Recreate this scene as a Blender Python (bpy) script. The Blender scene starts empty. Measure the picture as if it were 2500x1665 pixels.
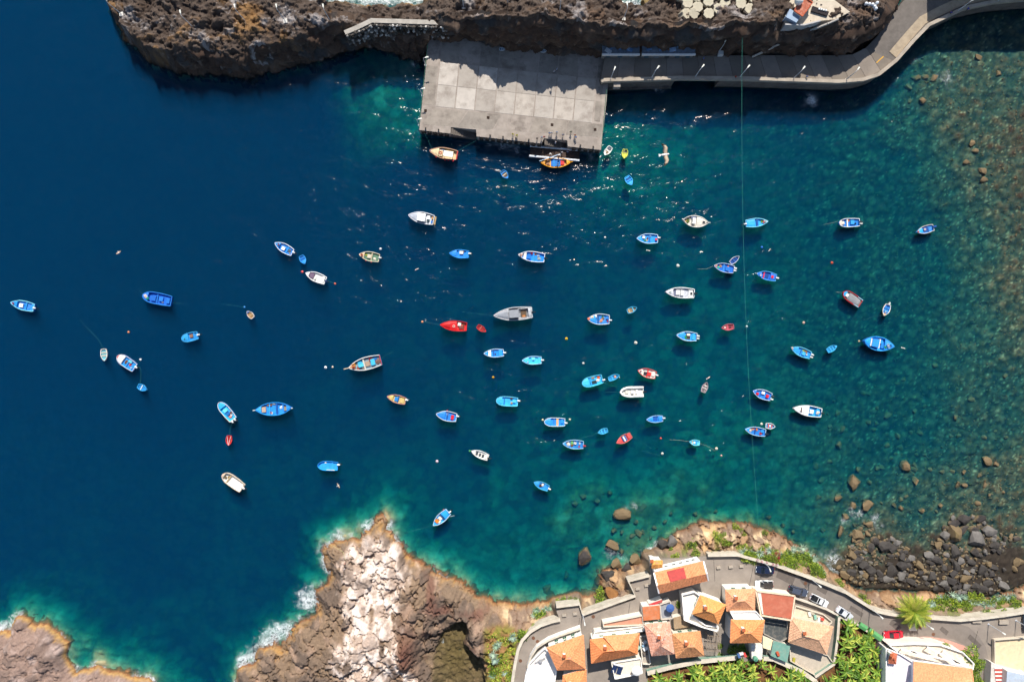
import bpy, bmesh, math, random
import numpy as np
from mathutils import Vector, Matrix

# ---------------------------------------------------------------- camera, sky, sun, exposure
SC = bpy.context.scene
COL = SC.collection
HCAM = 194.4                      # drone height above the water, looking straight down
cam_d = bpy.data.cameras.new('camera'); cam_d.lens = 28.0; cam_d.sensor_width = 36.0
cam_d.clip_start = 1.0; cam_d.clip_end = 3000.0
cam = bpy.data.objects.new('camera', cam_d); COL.objects.link(cam)
cam.location = (0, 0, HCAM); cam.rotation_euler = (0, 0, 0)
SC.camera = cam
SUN_EL, SUN_AZ = math.radians(48.0), math.radians(5.0)     # azimuth from +Y towards +X
W = bpy.data.worlds.new('World'); SC.world = W; W.use_nodes = True
nt = W.node_tree; nt.nodes.clear()
sky = nt.nodes.new('ShaderNodeTexSky'); sky.sky_type = 'NISHITA'; sky.sun_disc = False
sky.sun_elevation = SUN_EL; sky.sun_rotation = SUN_AZ; sky.altitude = 0
sky.air_density = 1.0; sky.dust_density = 0.6; sky.ozone_density = 1.0
bg = nt.nodes.new('ShaderNodeBackground'); bg.inputs['Strength'].default_value = 0.092
wo = nt.nodes.new('ShaderNodeOutputWorld')
nt.links.new(sky.outputs[0], bg.inputs['Color']); nt.links.new(bg.outputs[0], wo.inputs['Surface'])
sun_d = bpy.data.lights.new('sun', 'SUN'); sun_d.energy = 4.9; sun_d.angle = math.radians(0.53)
sun_d.color = (1.0, 0.94, 0.85)
sun = bpy.data.objects.new('sun', sun_d); COL.objects.link(sun)
SUN_DIR = Vector((math.sin(SUN_AZ)*math.cos(SUN_EL), math.cos(SUN_AZ)*math.cos(SUN_EL), math.sin(SUN_EL)))
sun.rotation_euler = SUN_DIR.to_track_quat('Z', 'Y').to_euler()
vs = SC.view_settings
vs.view_transform = 'Standard'; vs.look = 'None'; vs.exposure = 0.35; vs.gamma = 1.0; vs.use_curve_mapping = False
SC.render.engine = 'CYCLES'
cy = SC.cycles
cy.max_bounces = 4; cy.diffuse_bounces = 2; cy.glossy_bounces = 2; cy.transmission_bounces = 2
cy.volume_bounces = 0; cy.transparent_max_bounces = 8
cy.caustics_reflective = False; cy.caustics_refractive = False
cy.use_denoising = True; cy.use_light_tree = False
cy.use_adaptive_sampling = True; cy.adaptive_threshold = 0.02; cy.adaptive_min_samples = 16
cy.sample_clamp_direct = 0; cy.sample_clamp_indirect = 4

# ---------------------------------------------------------------- helpers
R = random.Random(7)
def P(px, py, z=0.0):
    """a place in the photograph and its height -> the point in the world (metres)"""
    k = 0.1*(HCAM - z)/HCAM
    return Vector(((px - 1250.0)*k, (832.5 - py)*k, z))
def PZ(pts, z): return [P(x, y, z) for x, y in pts]

def tag(o, label=None, cat=None, group=None, kind=None):
    if label: o['label'] = label
    if cat: o['category'] = cat
    if group: o['group'] = group
    if kind: o['kind'] = kind
    return o
def empty(name, loc=(0, 0, 0), rz=0.0, label=None, cat=None, group=None):
    o = bpy.data.objects.new(name, None); COL.objects.link(o)
    o.location = loc; o.rotation_euler = (0, 0, rz); o.empty_display_size = 0.3
    return tag(o, label, cat, group)
def link(name, me, parent=None, loc=None, rot=None, scale=None):
    o = bpy.data.objects.new(name, me); COL.objects.link(o)
    if parent is not None: o.parent = parent
    if loc is not None: o.location = loc
    if rot is not None: o.rotation_euler = rot
    if scale is not None: o.scale = scale
    return o
def copy_tree(o, parent=None):
    c = o.copy(); COL.objects.link(c); c.parent = parent
    for ch in o.children: copy_tree(ch, c)
    return c

class MB:
    """collects faces, then links them as one mesh object"""
    def __init__(s): s.v = []; s.f = []; s.m = []; s.mi = 0
    def add(s, vs_, fs_):
        n = len(s.v); s.v += [tuple(p) for p in vs_]
        for f in fs_: s.f.append(tuple(i + n for i in f)); s.m.append(s.mi)
        return s
    def box(s, x0, x1, y0, y1, z0, z1, c=0.0):
        if c > 0:      # chamfered top
            lo = [(x0,y0,z0),(x1,y0,z0),(x1,y1,z0),(x0,y1,z0)]
            mi = [(x0,y0,z1-c),(x1,y0,z1-c),(x1,y1,z1-c),(x0,y1,z1-c)]
            hi = [(x0+c,y0+c,z1),(x1-c,y0+c,z1),(x1-c,y1-c,z1),(x0+c,y1-c,z1)]
            return s.add(lo+mi+hi, [(3,2,1,0)]+[(i,(i+1)%4,4+(i+1)%4,4+i) for i in range(4)]
                         +[(4+i,4+(i+1)%4,8+(i+1)%4,8+i) for i in range(4)]+[(8,9,10,11)])
        v = [(x,y,z) for z in (z0,z1) for x,y in ((x0,y0),(x1,y0),(x1,y1),(x0,y1))]
        return s.add(v, [(3,2,1,0),(4,5,6,7),(0,1,5,4),(1,2,6,5),(2,3,7,6),(3,0,4,7)])
    def prism(s, pts, z0, z1, bottom=True):
        """closed outline (counter-clockwise or not) pulled from z0 to z1"""
        pts = [(p[0], p[1]) for p in pts]
        a = sum(pts[i][0]*pts[(i+1)%len(pts)][1]-pts[(i+1)%len(pts)][0]*pts[i][1] for i in range(len(pts)))
        if a < 0: pts = pts[::-1]
        n = len(pts)
        v = [(x,y,z0) for x,y in pts]+[(x,y,z1) for x,y in pts]
        f = [tuple(range(n, 2*n))]+[(i,(i+1)%n,n+(i+1)%n,n+i) for i in range(n)]
        if bottom: f.append(tuple(range(n-1,-1,-1)))
        return s.add(v, f)
    def bar(s, a, b, w, h=None):
        """a square bar from a to b"""
        a = Vector(a); b = Vector(b); h = h or w
        d = (b-a).normalized(); u = d.cross(Vector((0,0,1)))
        if u.length < 1e-3: u = Vector((1,0,0))
        u.normalize(); t = u.cross(d).normalized()
        v = [p+u*(sx*w/2)+t*(sy*h/2) for p in (a,b) for sx,sy in ((-1,-1),(1,-1),(1,1),(-1,1))]
        return s.add(v, [(3,2,1,0),(4,5,6,7),(0,1,5,4),(1,2,6,5),(2,3,7,6),(3,0,4,7)])
    def tube(s, pts, r, n=6, cap=True):
        pts = [Vector(p) for p in pts]; rs = r if isinstance(r, (list, tuple)) else [r]*len(pts)
        v = []; f = []
        for i, p in enumerate(pts):
            d = (pts[min(i+1,len(pts)-1)]-pts[max(i-1,0)]).normalized()
            u = d.cross(Vector((0,0,1)))
            if u.length < 1e-3: u = d.cross(Vector((0,1,0)))
            u.normalize(); t = u.cross(d).normalized()
            for k in range(n):
                a = 2*math.pi*k/n; v.append(p+(u*math.cos(a)+t*math.sin(a))*rs[i])
        for i in range(len(pts)-1):
            for k in range(n):
                f.append((i*n+k, i*n+(k+1)%n, (i+1)*n+(k+1)%n, (i+1)*n+k))
        if cap: f += [tuple(range(n-1,-1,-1)), tuple((len(pts)-1)*n+k for k in range(n))]
        return s.add(v, f)
    def lathe(s, prof, n=10, c=(0,0,0)):
        v = []; f = []
        for r, z in prof:
            for k in range(n):
                a = 2*math.pi*k/n; v.append((c[0]+r*math.cos(a), c[1]+r*math.sin(a), c[2]+z))
        for i in range(len(prof)-1):
            for k in range(n):
                f.append((i*n+k, i*n+(k+1)%n, (i+1)*n+(k+1)%n, (i+1)*n+k))
        f += [tuple(range(n-1,-1,-1)), tuple((len(prof)-1)*n+k for k in range(n))]
        return s.add(v, f)
    def mesh(s, name, mats, smooth=False):
        me = bpy.data.meshes.new(name); me.from_pydata(s.v, [], s.f)
        for m in (mats if isinstance(mats, (list, tuple)) else [mats]): me.materials.append(m)
        if any(s.m): me.polygons.foreach_set('material_index', s.m)
        if smooth: me.polygons.foreach_set('use_smooth', [True]*len(s.f))
        me.update(); return me
    def build(s, name, mats, parent=None, smooth=False, **k):
        return link(name, s.mesh(name, mats, smooth), parent, **k)

def center(pts):
    n = len(pts); return Vector((sum(p[0] for p in pts)/n, sum(p[1] for p in pts)/n, sum(p[2] for p in pts)/n))

# ---------------------------------------------------------------- materials
MATS = {}
def srgb(c):
    if isinstance(c, str): c = tuple(int(c[i:i+2], 16)/255 for i in (0, 2, 4))
    return tuple(x/12.92 if x <= 0.04045 else ((x+0.055)/1.055)**2.4 for x in c)
def N(nt, typ, **kw):
    n = nt.nodes.new(typ)
    for k, v in kw.items():
        if k in n.inputs: n.inputs[k].default_value = v
        else: setattr(n, k, v)
    return n
def mat(name, col, rough=0.7, var=0.12, scale=1.5, spec=0.3, metal=0.0, bump=0.0, bscale=8.0, dirt=None, dirt_amt=0.35, dscale=0.5):
    """a painted / mineral surface: base colour broken up by two noises in object space, fine relief"""
    if name in MATS: return MATS[name]
    m = bpy.data.materials.new(name); m.use_nodes = True; MATS[name] = m
    t = m.node_tree; b = t.nodes['Principled BSDF']
    b.inputs['Roughness'].default_value = rough; b.inputs['Metallic'].default_value = metal
    b.inputs['Specular IOR Level'].default_value = spec
    tc = N(t, 'ShaderNodeTexCoord')
    n1 = N(t, 'ShaderNodeTexNoise', Scale=scale, Detail=5.0, Roughness=0.65)
    t.links.new(tc.outputs['Object'], n1.inputs['Vector'])
    r = N(t, 'ShaderNodeMapRange'); r.inputs[1].default_value = 0.3; r.inputs[2].default_value = 0.7
    r.inputs[3].default_value = 1-var; r.inputs[4].default_value = 1+var
    t.links.new(n1.outputs[0], r.inputs[0])
    mul = N(t, 'ShaderNodeMix', data_type='RGBA', blend_type='MULTIPLY'); mul.inputs[0].default_value = 1.0
    mul.inputs[6].default_value = (*col, 1)
    cc = N(t, 'ShaderNodeCombineColor')
    for i in range(3): t.links.new(r.outputs[0], cc.inputs[i])
    t.links.new(cc.outputs[0], mul.inputs[7])
    out = mul.outputs[2]
    if dirt is not None:
        n2 = N(t, 'ShaderNodeTexNoise', Scale=dscale, Detail=6.0, Roughness=0.7)
        t.links.new(tc.outputs['Object'], n2.inputs['Vector'])
        r2 = N(t, 'ShaderNodeMapRange'); r2.inputs[1].default_value = 0.48; r2.inputs[2].default_value = 0.68
        r2.inputs[3].default_value = 0.0; r2.inputs[4].default_value = dirt_amt
        t.links.new(n2.outputs[0], r2.inputs[0])
        mx = N(t, 'ShaderNodeMix', data_type='RGBA'); mx.inputs[7].default_value = (*dirt, 1)
        t.links.new(r2.outputs[0], mx.inputs[0]); t.links.new(out, mx.inputs[6]); out = mx.outputs[2]
    t.links.new(out, b.inputs['Base Color'])
    if bump > 0:
        n3 = N(t, 'ShaderNodeTexNoise', Scale=bscale, Detail=4.0)
        t.links.new(tc.outputs['Object'], n3.inputs['Vector'])
        bp = N(t, 'ShaderNodeBump', Strength=1.0, Distance=bump)
        t.links.new(n3.outputs[0], bp.inputs['Height']); t.links.new(bp.outputs[0], b.inputs['Normal'])
    return m
def M(hexcol, rough=0.6, **k):
    return mat('paint_'+hexcol, srgb(hexcol), rough, **k)
def attr_mat(name, attr='Col', rough=0.9, bump=0.08, bscale=2.5, var=0.3, scale=1.2, spec=0.2):
    """colour from the mesh's own colour layer, broken up by noise"""
    m = bpy.data.materials.new(name); m.use_nodes = True; MATS[name] = m
    t = m.node_tree; b = t.nodes['Principled BSDF']; b.inputs['Roughness'].default_value = rough
    b.inputs['Specular IOR Level'].default_value = spec
    a = N(t, 'ShaderNodeAttribute', attribute_name=attr)
    tc = N(t, 'ShaderNodeTexCoord')
    n1 = N(t, 'ShaderNodeTexNoise', Scale=scale, Detail=5.0, Roughness=0.72)
    t.links.new(tc.outputs['Object'], n1.inputs['Vector'])
    r = N(t, 'ShaderNodeMapRange'); r.inputs[1].default_value = 0.28; r.inputs[2].default_value = 0.72
    r.inputs[3].default_value = 1-var; r.inputs[4].default_value = 1+var
    t.links.new(n1.outputs[0], r.inputs[0])
    mul = N(t, 'ShaderNodeVectorMath', operation='SCALE')
    t.links.new(a.outputs['Color'], mul.inputs[0]); t.links.new(r.outputs[0], mul.inputs['Scale'])
    t.links.new(mul.outputs[0], b.inputs['Base Color'])
    n3 = N(t, 'ShaderNodeTexNoise', Scale=bscale, Detail=4.0, Roughness=0.7)
    t.links.new(tc.outputs['Object'], n3.inputs['Vector'])
    bp = N(t, 'ShaderNodeBump', Strength=1.0, Distance=bump)
    t.links.new(n3.outputs[0], bp.inputs['Height']); t.links.new(bp.outputs[0], b.inputs['Normal'])
    return m

# ---------------------------------------------------------------- numpy noise
_rng = np.random.RandomState(3)
_PERM = np.concatenate([_rng.permutation(256)]*3)
_GRAD = np.stack([np.cos(np.arange(256)*2*np.pi/256*37), np.sin(np.arange(256)*2*np.pi/256*37)], 1)
_RND = _rng.rand(256, 3)
def pnoise(x, y):
    xi = np.floor(x).astype(int); yi = np.floor(y).astype(int); xf = x-xi; yf = y-yi
    xi &= 255; yi &= 255
    u = xf*xf*xf*(xf*(xf*6-15)+10); v = yf*yf*yf*(yf*(yf*6-15)+10)
    def g(ix, iy, fx, fy):
        h = _PERM[_PERM[ix & 255]+(iy & 255)]
        return _GRAD[h, 0]*fx+_GRAD[h, 1]*fy
    a = g(xi, yi, xf, yf); b = g(xi+1, yi, xf-1, yf); c = g(xi, yi+1, xf, yf-1); d = g(xi+1, yi+1, xf-1, yf-1)
    return ((a*(1-u)+b*u)*(1-v)+(c*(1-u)+d*u)*v)*1.5
def fbm(x, y, oct=4, gain=0.5):
    s = 0; a = 1; t = 0
    for o in range(oct):
        s = s+a*pnoise(x*2**o+17.3*o, y*2**o-9.1*o); t += a; a *= gain
    return s/t
def worley(x, y):
    """distance to the nearest and second nearest cell point, and a random number of the cell"""
    xi = np.floor(x).astype(int); yi = np.floor(y).astype(int)
    f1 = np.full(x.shape, 9.0); f2 = np.full(x.shape, 9.0); cid = np.zeros(x.shape)
    for dx in (-1, 0, 1):
        for dy in (-1, 0, 1):
            h = _PERM[_PERM[(xi+dx) & 255]+((yi+dy) & 255)]
            px = xi+dx+_RND[h, 0]; py = yi+dy+_RND[h, 1]
            d = np.hypot(px-x, py-y)
            n = d < f1
            f2 = np.where(n, f1, np.minimum(f2, d)); cid = np.where(n, _RND[h, 2], cid); f1 = np.where(n, d, f1)
    return f1, f2, cid
def sstep(a, b, x):
    t = np.clip((x-a)/(b-a), 0, 1); return t*t*(3-2*t)
def poly_sdf(X, Y, poly):
    """distance to the outline, positive inside"""
    p = np.array([(q[0], q[1]) for q in poly]); q = np.roll(p, -1, 0)
    d2 = np.full(X.shape, 1e9); ins = np.zeros(X.shape, bool)
    for (ax, ay), (bx, by) in zip(p, q):
        ex, ey = bx-ax, by-ay; l = ex*ex+ey*ey+1e-12
        t = np.clip(((X-ax)*ex+(Y-ay)*ey)/l, 0, 1)
        d2 = np.minimum(d2, (X-ax-t*ex)**2+(Y-ay-t*ey)**2)
        c = ((ay > Y) != (by > Y)) & (X < (bx-ax)*(Y-ay)/(by-ay+1e-12)+ax)
        ins ^= c
    d = np.sqrt(d2); return np.where(ins, d, -d)
def ctrl(X, Y, pts, p=3.0):
    """heights interpolated between measured spots (px, py, z)"""
    num = np.zeros(X.shape); den = np.zeros(X.shape)
    for px, py, z in pts:
        w0 = P(px, py, max(z, 0)); w = 1.0/(((X-w0.x)**2+(Y-w0.y)**2+1.5)**(p/2))
        num += w*z; den += w
    return num/den
def mixc(a, b, t): return a*(1-t[..., None])+np.array(b)*t[..., None]
# ---------------------------------------------------------------- terrain: coast lines traced at their real height
HEAD = [P(x, y, 0) for x, y in [(250,-350),(262,-30),(263,19),(273,50),(292,76),(297,99),(326,118),(353,149),(383,164),(437,180),(475,185),
        (525,183),(574,191),(609,197),(632,183),(678,172),(735,157),(773,153),(830,134),(880,118),(926,118),(964,130),(1002,150),(1030,152)]] + \
       [P(x, y, z) for x, y, z in [(1046,112,2),(1082,104,3),(1140,108,3),(1230,126,3),(1330,132,3),(1460,138,4),(1700,140,5),(1870,140,5),
        (2045,140,5),(2092,124,5.2),(2140,92,5.6),(2172,52,6.2),(2205,5,6.6),(2230,-40,7)]] + \
       [P(x, y, 0) for x, y in [(2240,-350)]]
NOTCH = [[P(x, y, 0) for x, y in pts] for pts in (
        [(770,-350),(772,-8),(800,6),(835,10),(870,4),(900,14),(940,10),(962,22),(975,8),(1010,12),(1040,2),(1062,-10),(1090,-350)],
        [(1392,-350),(1395,-6),(1415,10),(1450,16),(1480,26),(1520,30),(1548,36),(1560,26),(1572,8),(1590,-10),(1700,-20),(1780,-60),(1800,-350)])]
PROM = [P(x, y, 0) for x, y in [(560,1900),(572,1665),(577,1646),(580,1625),(589,1619),(618,1616),(633,1583),(660,1566),(669,1551),(687,1572),(696,1554),
        (715,1521),(758,1506),(776,1497),(770,1467),(765,1435),(800,1426),(806,1402),(788,1378),(785,1343),(788,1325),(817,1314),(859,1310),
        (880,1316),(883,1289),(898,1286),(922,1262),(939,1253),(951,1265),(951,1286),(966,1301),(972,1319),(996,1349),(1014,1366),(1055,1381),
        (1085,1402),(1115,1405),(1145,1426),(1162,1447),(1204,1459),(1261,1466),(1300,1469),(1350,1460),(1430,1455),(1466,1438),(1469,1413),
        (1464,1394),(1489,1385),(1519,1380),(1550,1377),(1569,1371),(1597,1341),(1608,1324),(1633,1305),(1649,1291),(1688,1280),(1727,1272),
        (1799,1272),(1830,1275),(1859,1286),(1892,1298),(1919,1310),(1940,1325),(1978,1334),(1999,1349),(2008,1364),(2032,1385),(2056,1405),
        (2097,1435),(2112,1440),(2172,1436),(2246,1440),(2305,1448),(2365,1458),(2424,1450),(2500,1425),(2700,1420),(2900,1900)]]
CORN = [P(x, y, 0) for x, y in [(-300,1550),(-40,1545),(0,1537),(18,1532),(30,1512),(38,1501),(53,1496),(76,1503),(89,1519),(107,1516),(138,1534),(153,1549),(173,1570),
        (178,1588),(183,1618),(194,1633),(217,1628),(239,1616),(270,1626),(306,1633),(334,1646),(367,1649),(385,1672),(420,1700),(430,1900),(-300,1900)]]
ZT = 6.0      # level of the road and the town
TOWN = [P(x, y, ZT) for x, y in [(1258,1760),(1253,1665),(1262,1600),(1275,1570),(1300,1545),(1335,1524),(1366,1512),(1358,1490),(1412,1474),(1420,1500),(1552,1462),
        (1536,1424),(1588,1402),(1586,1372),(1600,1366),(1720,1358),(1842,1354),(1862,1368),(1905,1392),(1962,1414),(2035,1432),(2080,1462),
        (2132,1496),(2200,1506),(2300,1509),(2380,1512),(2460,1504),(2560,1494),(2900,1494),(2900,1900),(1258,1900)]]
LAND_CTRL = [(263,10,4),(300,40,6),(330,85,6),(380,120,6.5),(450,80,8.5),(450,150,6.5),(600,60,9),(560,145,7),(610,160,6.5),(650,120,8.5),(750,40,9),(740,100,8),(820,60,8.5),
    (840,100,7.5),(860,25,5.5),(930,30,5.5),(1000,28,6),(930,95,6.5),(1020,90,6.5),(1060,50,9),(1100,45,11),(1090,85,8.5),(1150,60,13),(1150,20,10),(1230,60,15),(1250,10,11),
    (1330,65,16),(1380,20,12),(1420,75,15.5),(1450,40,12),(1520,80,15.5),(1540,45,11),(1600,75,16),(1640,30,11),(1700,80,16.5),(1720,35,12),(1800,60,17),
    (1800,25,12),(1880,55,17),(1900,20,15),(1960,20,14),(2020,30,14.5),(1960,70,13),(1900,100,10),(2000,95,9.5),(2050,60,13.5),(2100,40,14),(2080,95,9),(2130,60,11),(2150,20,12),(2100,5,13),
    (2185,10,7.5),(2160,50,7.5),(1300,-100,6),(1700,-60,7),(600,-100,6),(2100,-120,14),
    (820,1350,2.6),(900,1335,2.4),(935,1275,1.3),(880,1420,4),(800,1340,2.4),(970,1400,3.4),(900,1500,5),(1000,1450,5.5),(1080,1450,5),(1130,1440,3.5),(850,1600,6),(750,1560,4.2),
    (650,1630,3),(960,1600,6.2),(1035,1400,2.8),(1020,1540,5),(1060,1560,2),(1065,1620,1.4),(1100,1550,0.7),(1110,1600,0.45),(1110,1650,0.4),(1130,1530,0.8),(1165,1490,3),(1150,1558,8.5),(1166,1572,9),(1185,1588,8),(1140,1540,6.5),
    (1195,1490,5),(1230,1500,5.6),(1180,1560,5.5),(1185,1640,5.2),(1230,1570,5.2),(1270,1490,4.6),(1330,1480,4.6),(1330,1500,5.4),(1400,1465,4.4),(1450,1445,4.2),
    (1500,1410,3.6),(1520,1440,4.8),(1560,1400,4.2),(1600,1360,3.2),(1650,1330,3.8),(1700,1310,4),(1750,1300,3.4),(1750,1340,5),(1850,1320,4),(1850,1345,5.4),
    (1900,1340,4.6),(1950,1380,4.8),(1980,1370,4),(2040,1410,3.6),(2060,1435,5),(2110,1465,4.2),(2180,1460,3.2),(2200,1490,5.2),(2300,1475,3.6),(2300,1495,5),(2400,1475,3.6),(2480,1470,3.8),
    (2450,1490,4.8),(2450,1460,2.6),
    (60,1520,1.8),(90,1560,3.6),(40,1600,4.2),(130,1600,4.4),(150,1640,2.8),(20,1660,4.6),(220,1650,2.6),(300,1655,2.8)]
LAND_CTRL = [(a, b, z+2.2 if (1170 < a < 1500 and -20 < b < 100 and z > 9) else z) for a, b, z in LAND_CTRL]
BED_CTRL = [(-100,200,-30),(0,500,-24),(0,800,-22),(0,1200,-15),(300,400,-26),(300,900,-20),(600,800,-19),(600,500,-22),(900,1000,-13),(1000,500,-17),(700,300,-20),(1250,830,-11.5),(1500,700,-9.5),
    (1250,600,-14),(1500,1100,-6.5),(1750,900,-5.8),(1750,550,-7),(2000,600,-3.9),(2000,900,-3.2),(2150,850,-2.6),(2250,650,-2.1),(2200,520,-2.2),(2250,1000,-1.6),(2150,1050,-1.9),(2380,1000,-0.9),(2380,800,-1.0),(2380,600,-0.9),
    (2480,800,-0.5),(2480,1200,-0.4),(2480,560,-0.35),(2180,420,-2.4),(2220,300,-1.2),(2300,250,-0.5),(2350,300,-0.4),(2300,450,-1.0),(2380,420,-0.45),(2480,350,-0.25),(2480,450,-0.3),(2480,680,-0.35),(2400,180,-0.5),(2100,230,-2.8),(1600,390,-5),(1520,360,-3.5),(1650,300,-5.5),(1900,330,-5),(1300,420,-9),
    (950,220,-3.6),(960,280,-4),(900,200,-4),(1450,1200,-4.6),(1300,1180,-6.5),(1100,1150,-9),(1000,1250,-6),(1300,1400,-4),(1450,1290,-2.8),(1560,1330,-0.9),(1540,1280,-1.6),
    (1850,1180,-3.6),(1950,1150,-2.4),(2060,1100,-1.5),(2050,1250,-0.9),(2150,1330,-0.3),(2250,1250,-0.8),(2300,1340,-0.15),(2350,1300,-0.4),(2450,1370,0.12),(2500,1300,-0.3),
    (300,1400,-14),(450,1600,-9),(700,1300,-11),(200,1500,-9),(900,-30,-3),(1480,-10,-3),(100,50,-25),(2200,1400,0.3),(2350,1430,0.5),(2080,1390,0.1),(1980,1290,-1.4)]

def land_fields(X, Y):
    wx = fbm(X*0.25, Y*0.25, 3)*1.2; wy = fbm(X*0.25+40, Y*0.25-31, 3)*1.2
    wx += fbm(X*0.9+5, Y*0.9, 3)*0.45; wy += fbm(X*0.9, Y*0.9+77, 3)*0.45
    dA = poly_sdf(X+wx, Y+wy, HEAD)
    for nn in NOTCH: dA = np.minimum(dA, -poly_sdf(X+wx, Y+wy, nn))
    dB = poly_sdf(X+wx*0.7, Y+wy*0.7, PROM); dD = poly_sdf(X+wx, Y+wy, CORN)
    return dA, dB, dD

def rock_relief(X, Y):
    f1, f2, c = worley(X*0.30+fbm(X*0.3, Y*0.3, 4)*0.9, Y*0.30+fbm(X*0.3+9, Y*0.3, 4)*0.9)
    g1, g2, c2 = worley(X*0.85+3+fbm(X*0.8, Y*0.8+5, 3)*0.6, Y*0.85+fbm(X*0.8+20, Y*0.8, 3)*0.6)
    e1, e2, c3 = worley(X*2.1+30, Y*2.1+8)
    return f1, f2, c, g1, g2, c2, e1, e2, c3

GRIDS = []
def ground(x, y):
    z = -99.0
    for x0, y0, sx, sy, G in GRIDS:
        i = int((x-x0)/sx); j = int((y-y0)/sy)
        if 0 <= j < G.shape[0] and 0 <= i < G.shape[1]: z = max(z, float(G[j, i]))
    return z
def make_land(name, x0, x1, y0, y1, step, which):
    nx = int((x1-x0)/step)+1; ny = int((y1-y0)/step)+1
    X, Y = np.meshgrid(np.linspace(x0, x1, nx), np.linspace(y0, y1, ny))
    dA, dB, dD = land_fields(X, Y)
    f1, f2, c, g1, g2, c2, e1, e2, c3 = rock_relief(X, Y)
    big = ctrl(X, Y, LAND_CTRL)
    lo = fbm(X*0.12, Y*0.12, 4); mid = fbm(X*0.5, Y*0.5, 4); hi = fbm(X*1.8, Y*1.8, 3)
    col = np.zeros(X.shape+(3,))
    if which == 'A':
        d = dA
        steep = 2.6+1.8*lo
        # clumpy lava: knobs on knobs
        lump = (0.75-f1)*2.6*(0.4+c)+(0.7-g1)*1.1*(0.3+c2)+(0.6-e1)*0.75+mid*1.0
        east = sstep(-25, 0, X)
        amp = np.clip(d*0.5, 0, 1)
        # leave the cliff above the quay nearly vertical
        wall = np.where(X > -21, 7.0, steep)
        h = np.minimum(big+lump*amp*0.8-0.4, -1.2+(d-0.9*(X > -21))*wall+lump*0.35*(1-0.6*east))
        h = h+hi*0.18
        base = np.array(srgb('51463f'))
        col[:] = base
        col = mixc(col, srgb('372c26'), sstep(0.35, 0.75, f1)*0.6)
        och = sstep(0.05, 0.5, fbm(X*0.09+3, Y*0.16, 4)+0.35*mid)*sstep(-10, -60, X)+0.6*sstep(0.1, 0.5, fbm(X*0.12+30, Y*0.2, 4))*sstep(30, 60, X)
        col = mixc(col, srgb('8a6840'), np.clip(och, 0, 1)*0.75)
        col = mixc(col, srgb('b07a3a'), sstep(0.28, 0.5, fbm(X*0.2+9, Y*0.3+2, 4))*np.clip(och, 0, 1)*0.7)
        pal = sstep(0.12, 0.45, fbm(X*0.16+80, Y*0.22, 4)+0.3*hi)
        col = mixc(col, srgb('a9a4a4'), pal*0.6)
        warm = sstep(0.0, 0.4, fbm(X*0.2-50, Y*0.25, 3))*sstep(-20, 0, X)
        col = mixc(col, srgb('66503f'), warm*0.5)
        tide = sstep(1.6, 0.2, h+0.5*mid)
        col = mixc(col, srgb('8c5f33'), tide*0.6*sstep(66, 78, Y))
        col = mixc(col, srgb('2d2722'), tide*0.7*sstep(78, 66, Y))
        nb = sstep(78, 84, Y)*sstep(-50, -40, X)*sstep(-15, -22, X)
        col = mixc(col, srgb('94764a'), nb*0.7)
        # shelf under the small building and below the quay
        keep = d > -3.0
    elif which == 'B':
        d = dB
        town = poly_sdf(X, Y, TOWN)
        plates = (c-0.5)*1.1+(c2-0.5)*0.55+(c3-0.5)*0.18
        crack = np.maximum(sstep(0.09, 0.0, f2-f1)*0.65, np.maximum(sstep(0.09, 0.0, g2-g1)*0.22, sstep(0.1, 0.0, e2-e1)*0.06))
        # long bedded ridges running down the promontory
        ru = X*0.82-Y*0.57
        ridge = (np.abs(fbm(ru*0.32+fbm(X*0.2, Y*0.2, 2)*0.6, (X*0.57+Y*0.82)*0.07, 3))-0.15)*-2.2
        east_prom = sstep(-28, -20, X)*sstep(2, -8, X)*sstep(-72, -60, Y)
        rid = 0.5-np.abs(fbm(X*0.55+31, Y*0.42, 4))*2.6
        big2 = fbm(X*0.12+3, Y*0.12, 3); rough_m = sstep(0.0, 0.4, fbm(X*0.13+50, Y*0.13, 2))
        lump = (c-0.5)*1.5+((c2-0.5)*0.5+rid*0.45+(c3-0.5)*0.15)*(0.12+0.88*rough_m)+big2*1.6+mid*0.3-sstep(0.10, 0.0, f2-f1)*1.1-crack*0.8*rough_m+ridge*(0.2+1.3*east_prom)
        lump = lump*(1+0.7*sstep(20, 40, X))
        amp = np.clip(d*0.55, 0.15, 1)
        slope = np.where(X > 28, 1.25, 1.15)+0.5*lo
        h = np.minimum(big+lump*amp, -0.5+d*slope+lump*0.5)+hi*0.14
        qq = h/0.95+mid*0.7+big2*0.8; fr_ = qq-np.floor(qq); ht = 0.95*(np.floor(qq)+sstep(0.55, 1.0, fr_)-mid*0.7-big2*0.8)
        h = h+(ht-h)*(0.35+0.5*rough_m)*sstep(0.4, 1.4, h)
        flat = sstep(-1.6, 0.4, town)
        h = h*(1-flat)+(ZT-0.25)*flat
        gp = poly_sdf(X+0.8*mid, Y+0.8*big2, PZ([(1050,1760),(1055,1600),(1075,1540),(1112,1512),(1138,1502),(1148,1530),(1138,1566),(1160,1578),(1184,1592),(1190,1640),(1192,1760)], 1.0))
        gul = sstep(-0.2, 0.9, gp); h = h*(1-gul)+(0.4+0.9*mid+0.35*hi+(0.5-g1)*0.5)*gul
        # the dark knob and the smooth crusted floor beside it
        kn = P(985, 1600, 6); q = ((X-kn.x)/2.4)**2+((Y-kn.y)/6.5)**2
        h = h+np.where(town < 0, np.exp(-q*1.3)*2.6*(0.75+0.5*mid), 0)
        tr = np.abs(X-P(968, 0, 6).x-np.where(Y < P(0,1620,6).y, (P(0,1620,6).y-Y)*0.6, 0.0))
        grey = np.array(srgb('82705f')); col[:] = grey
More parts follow.
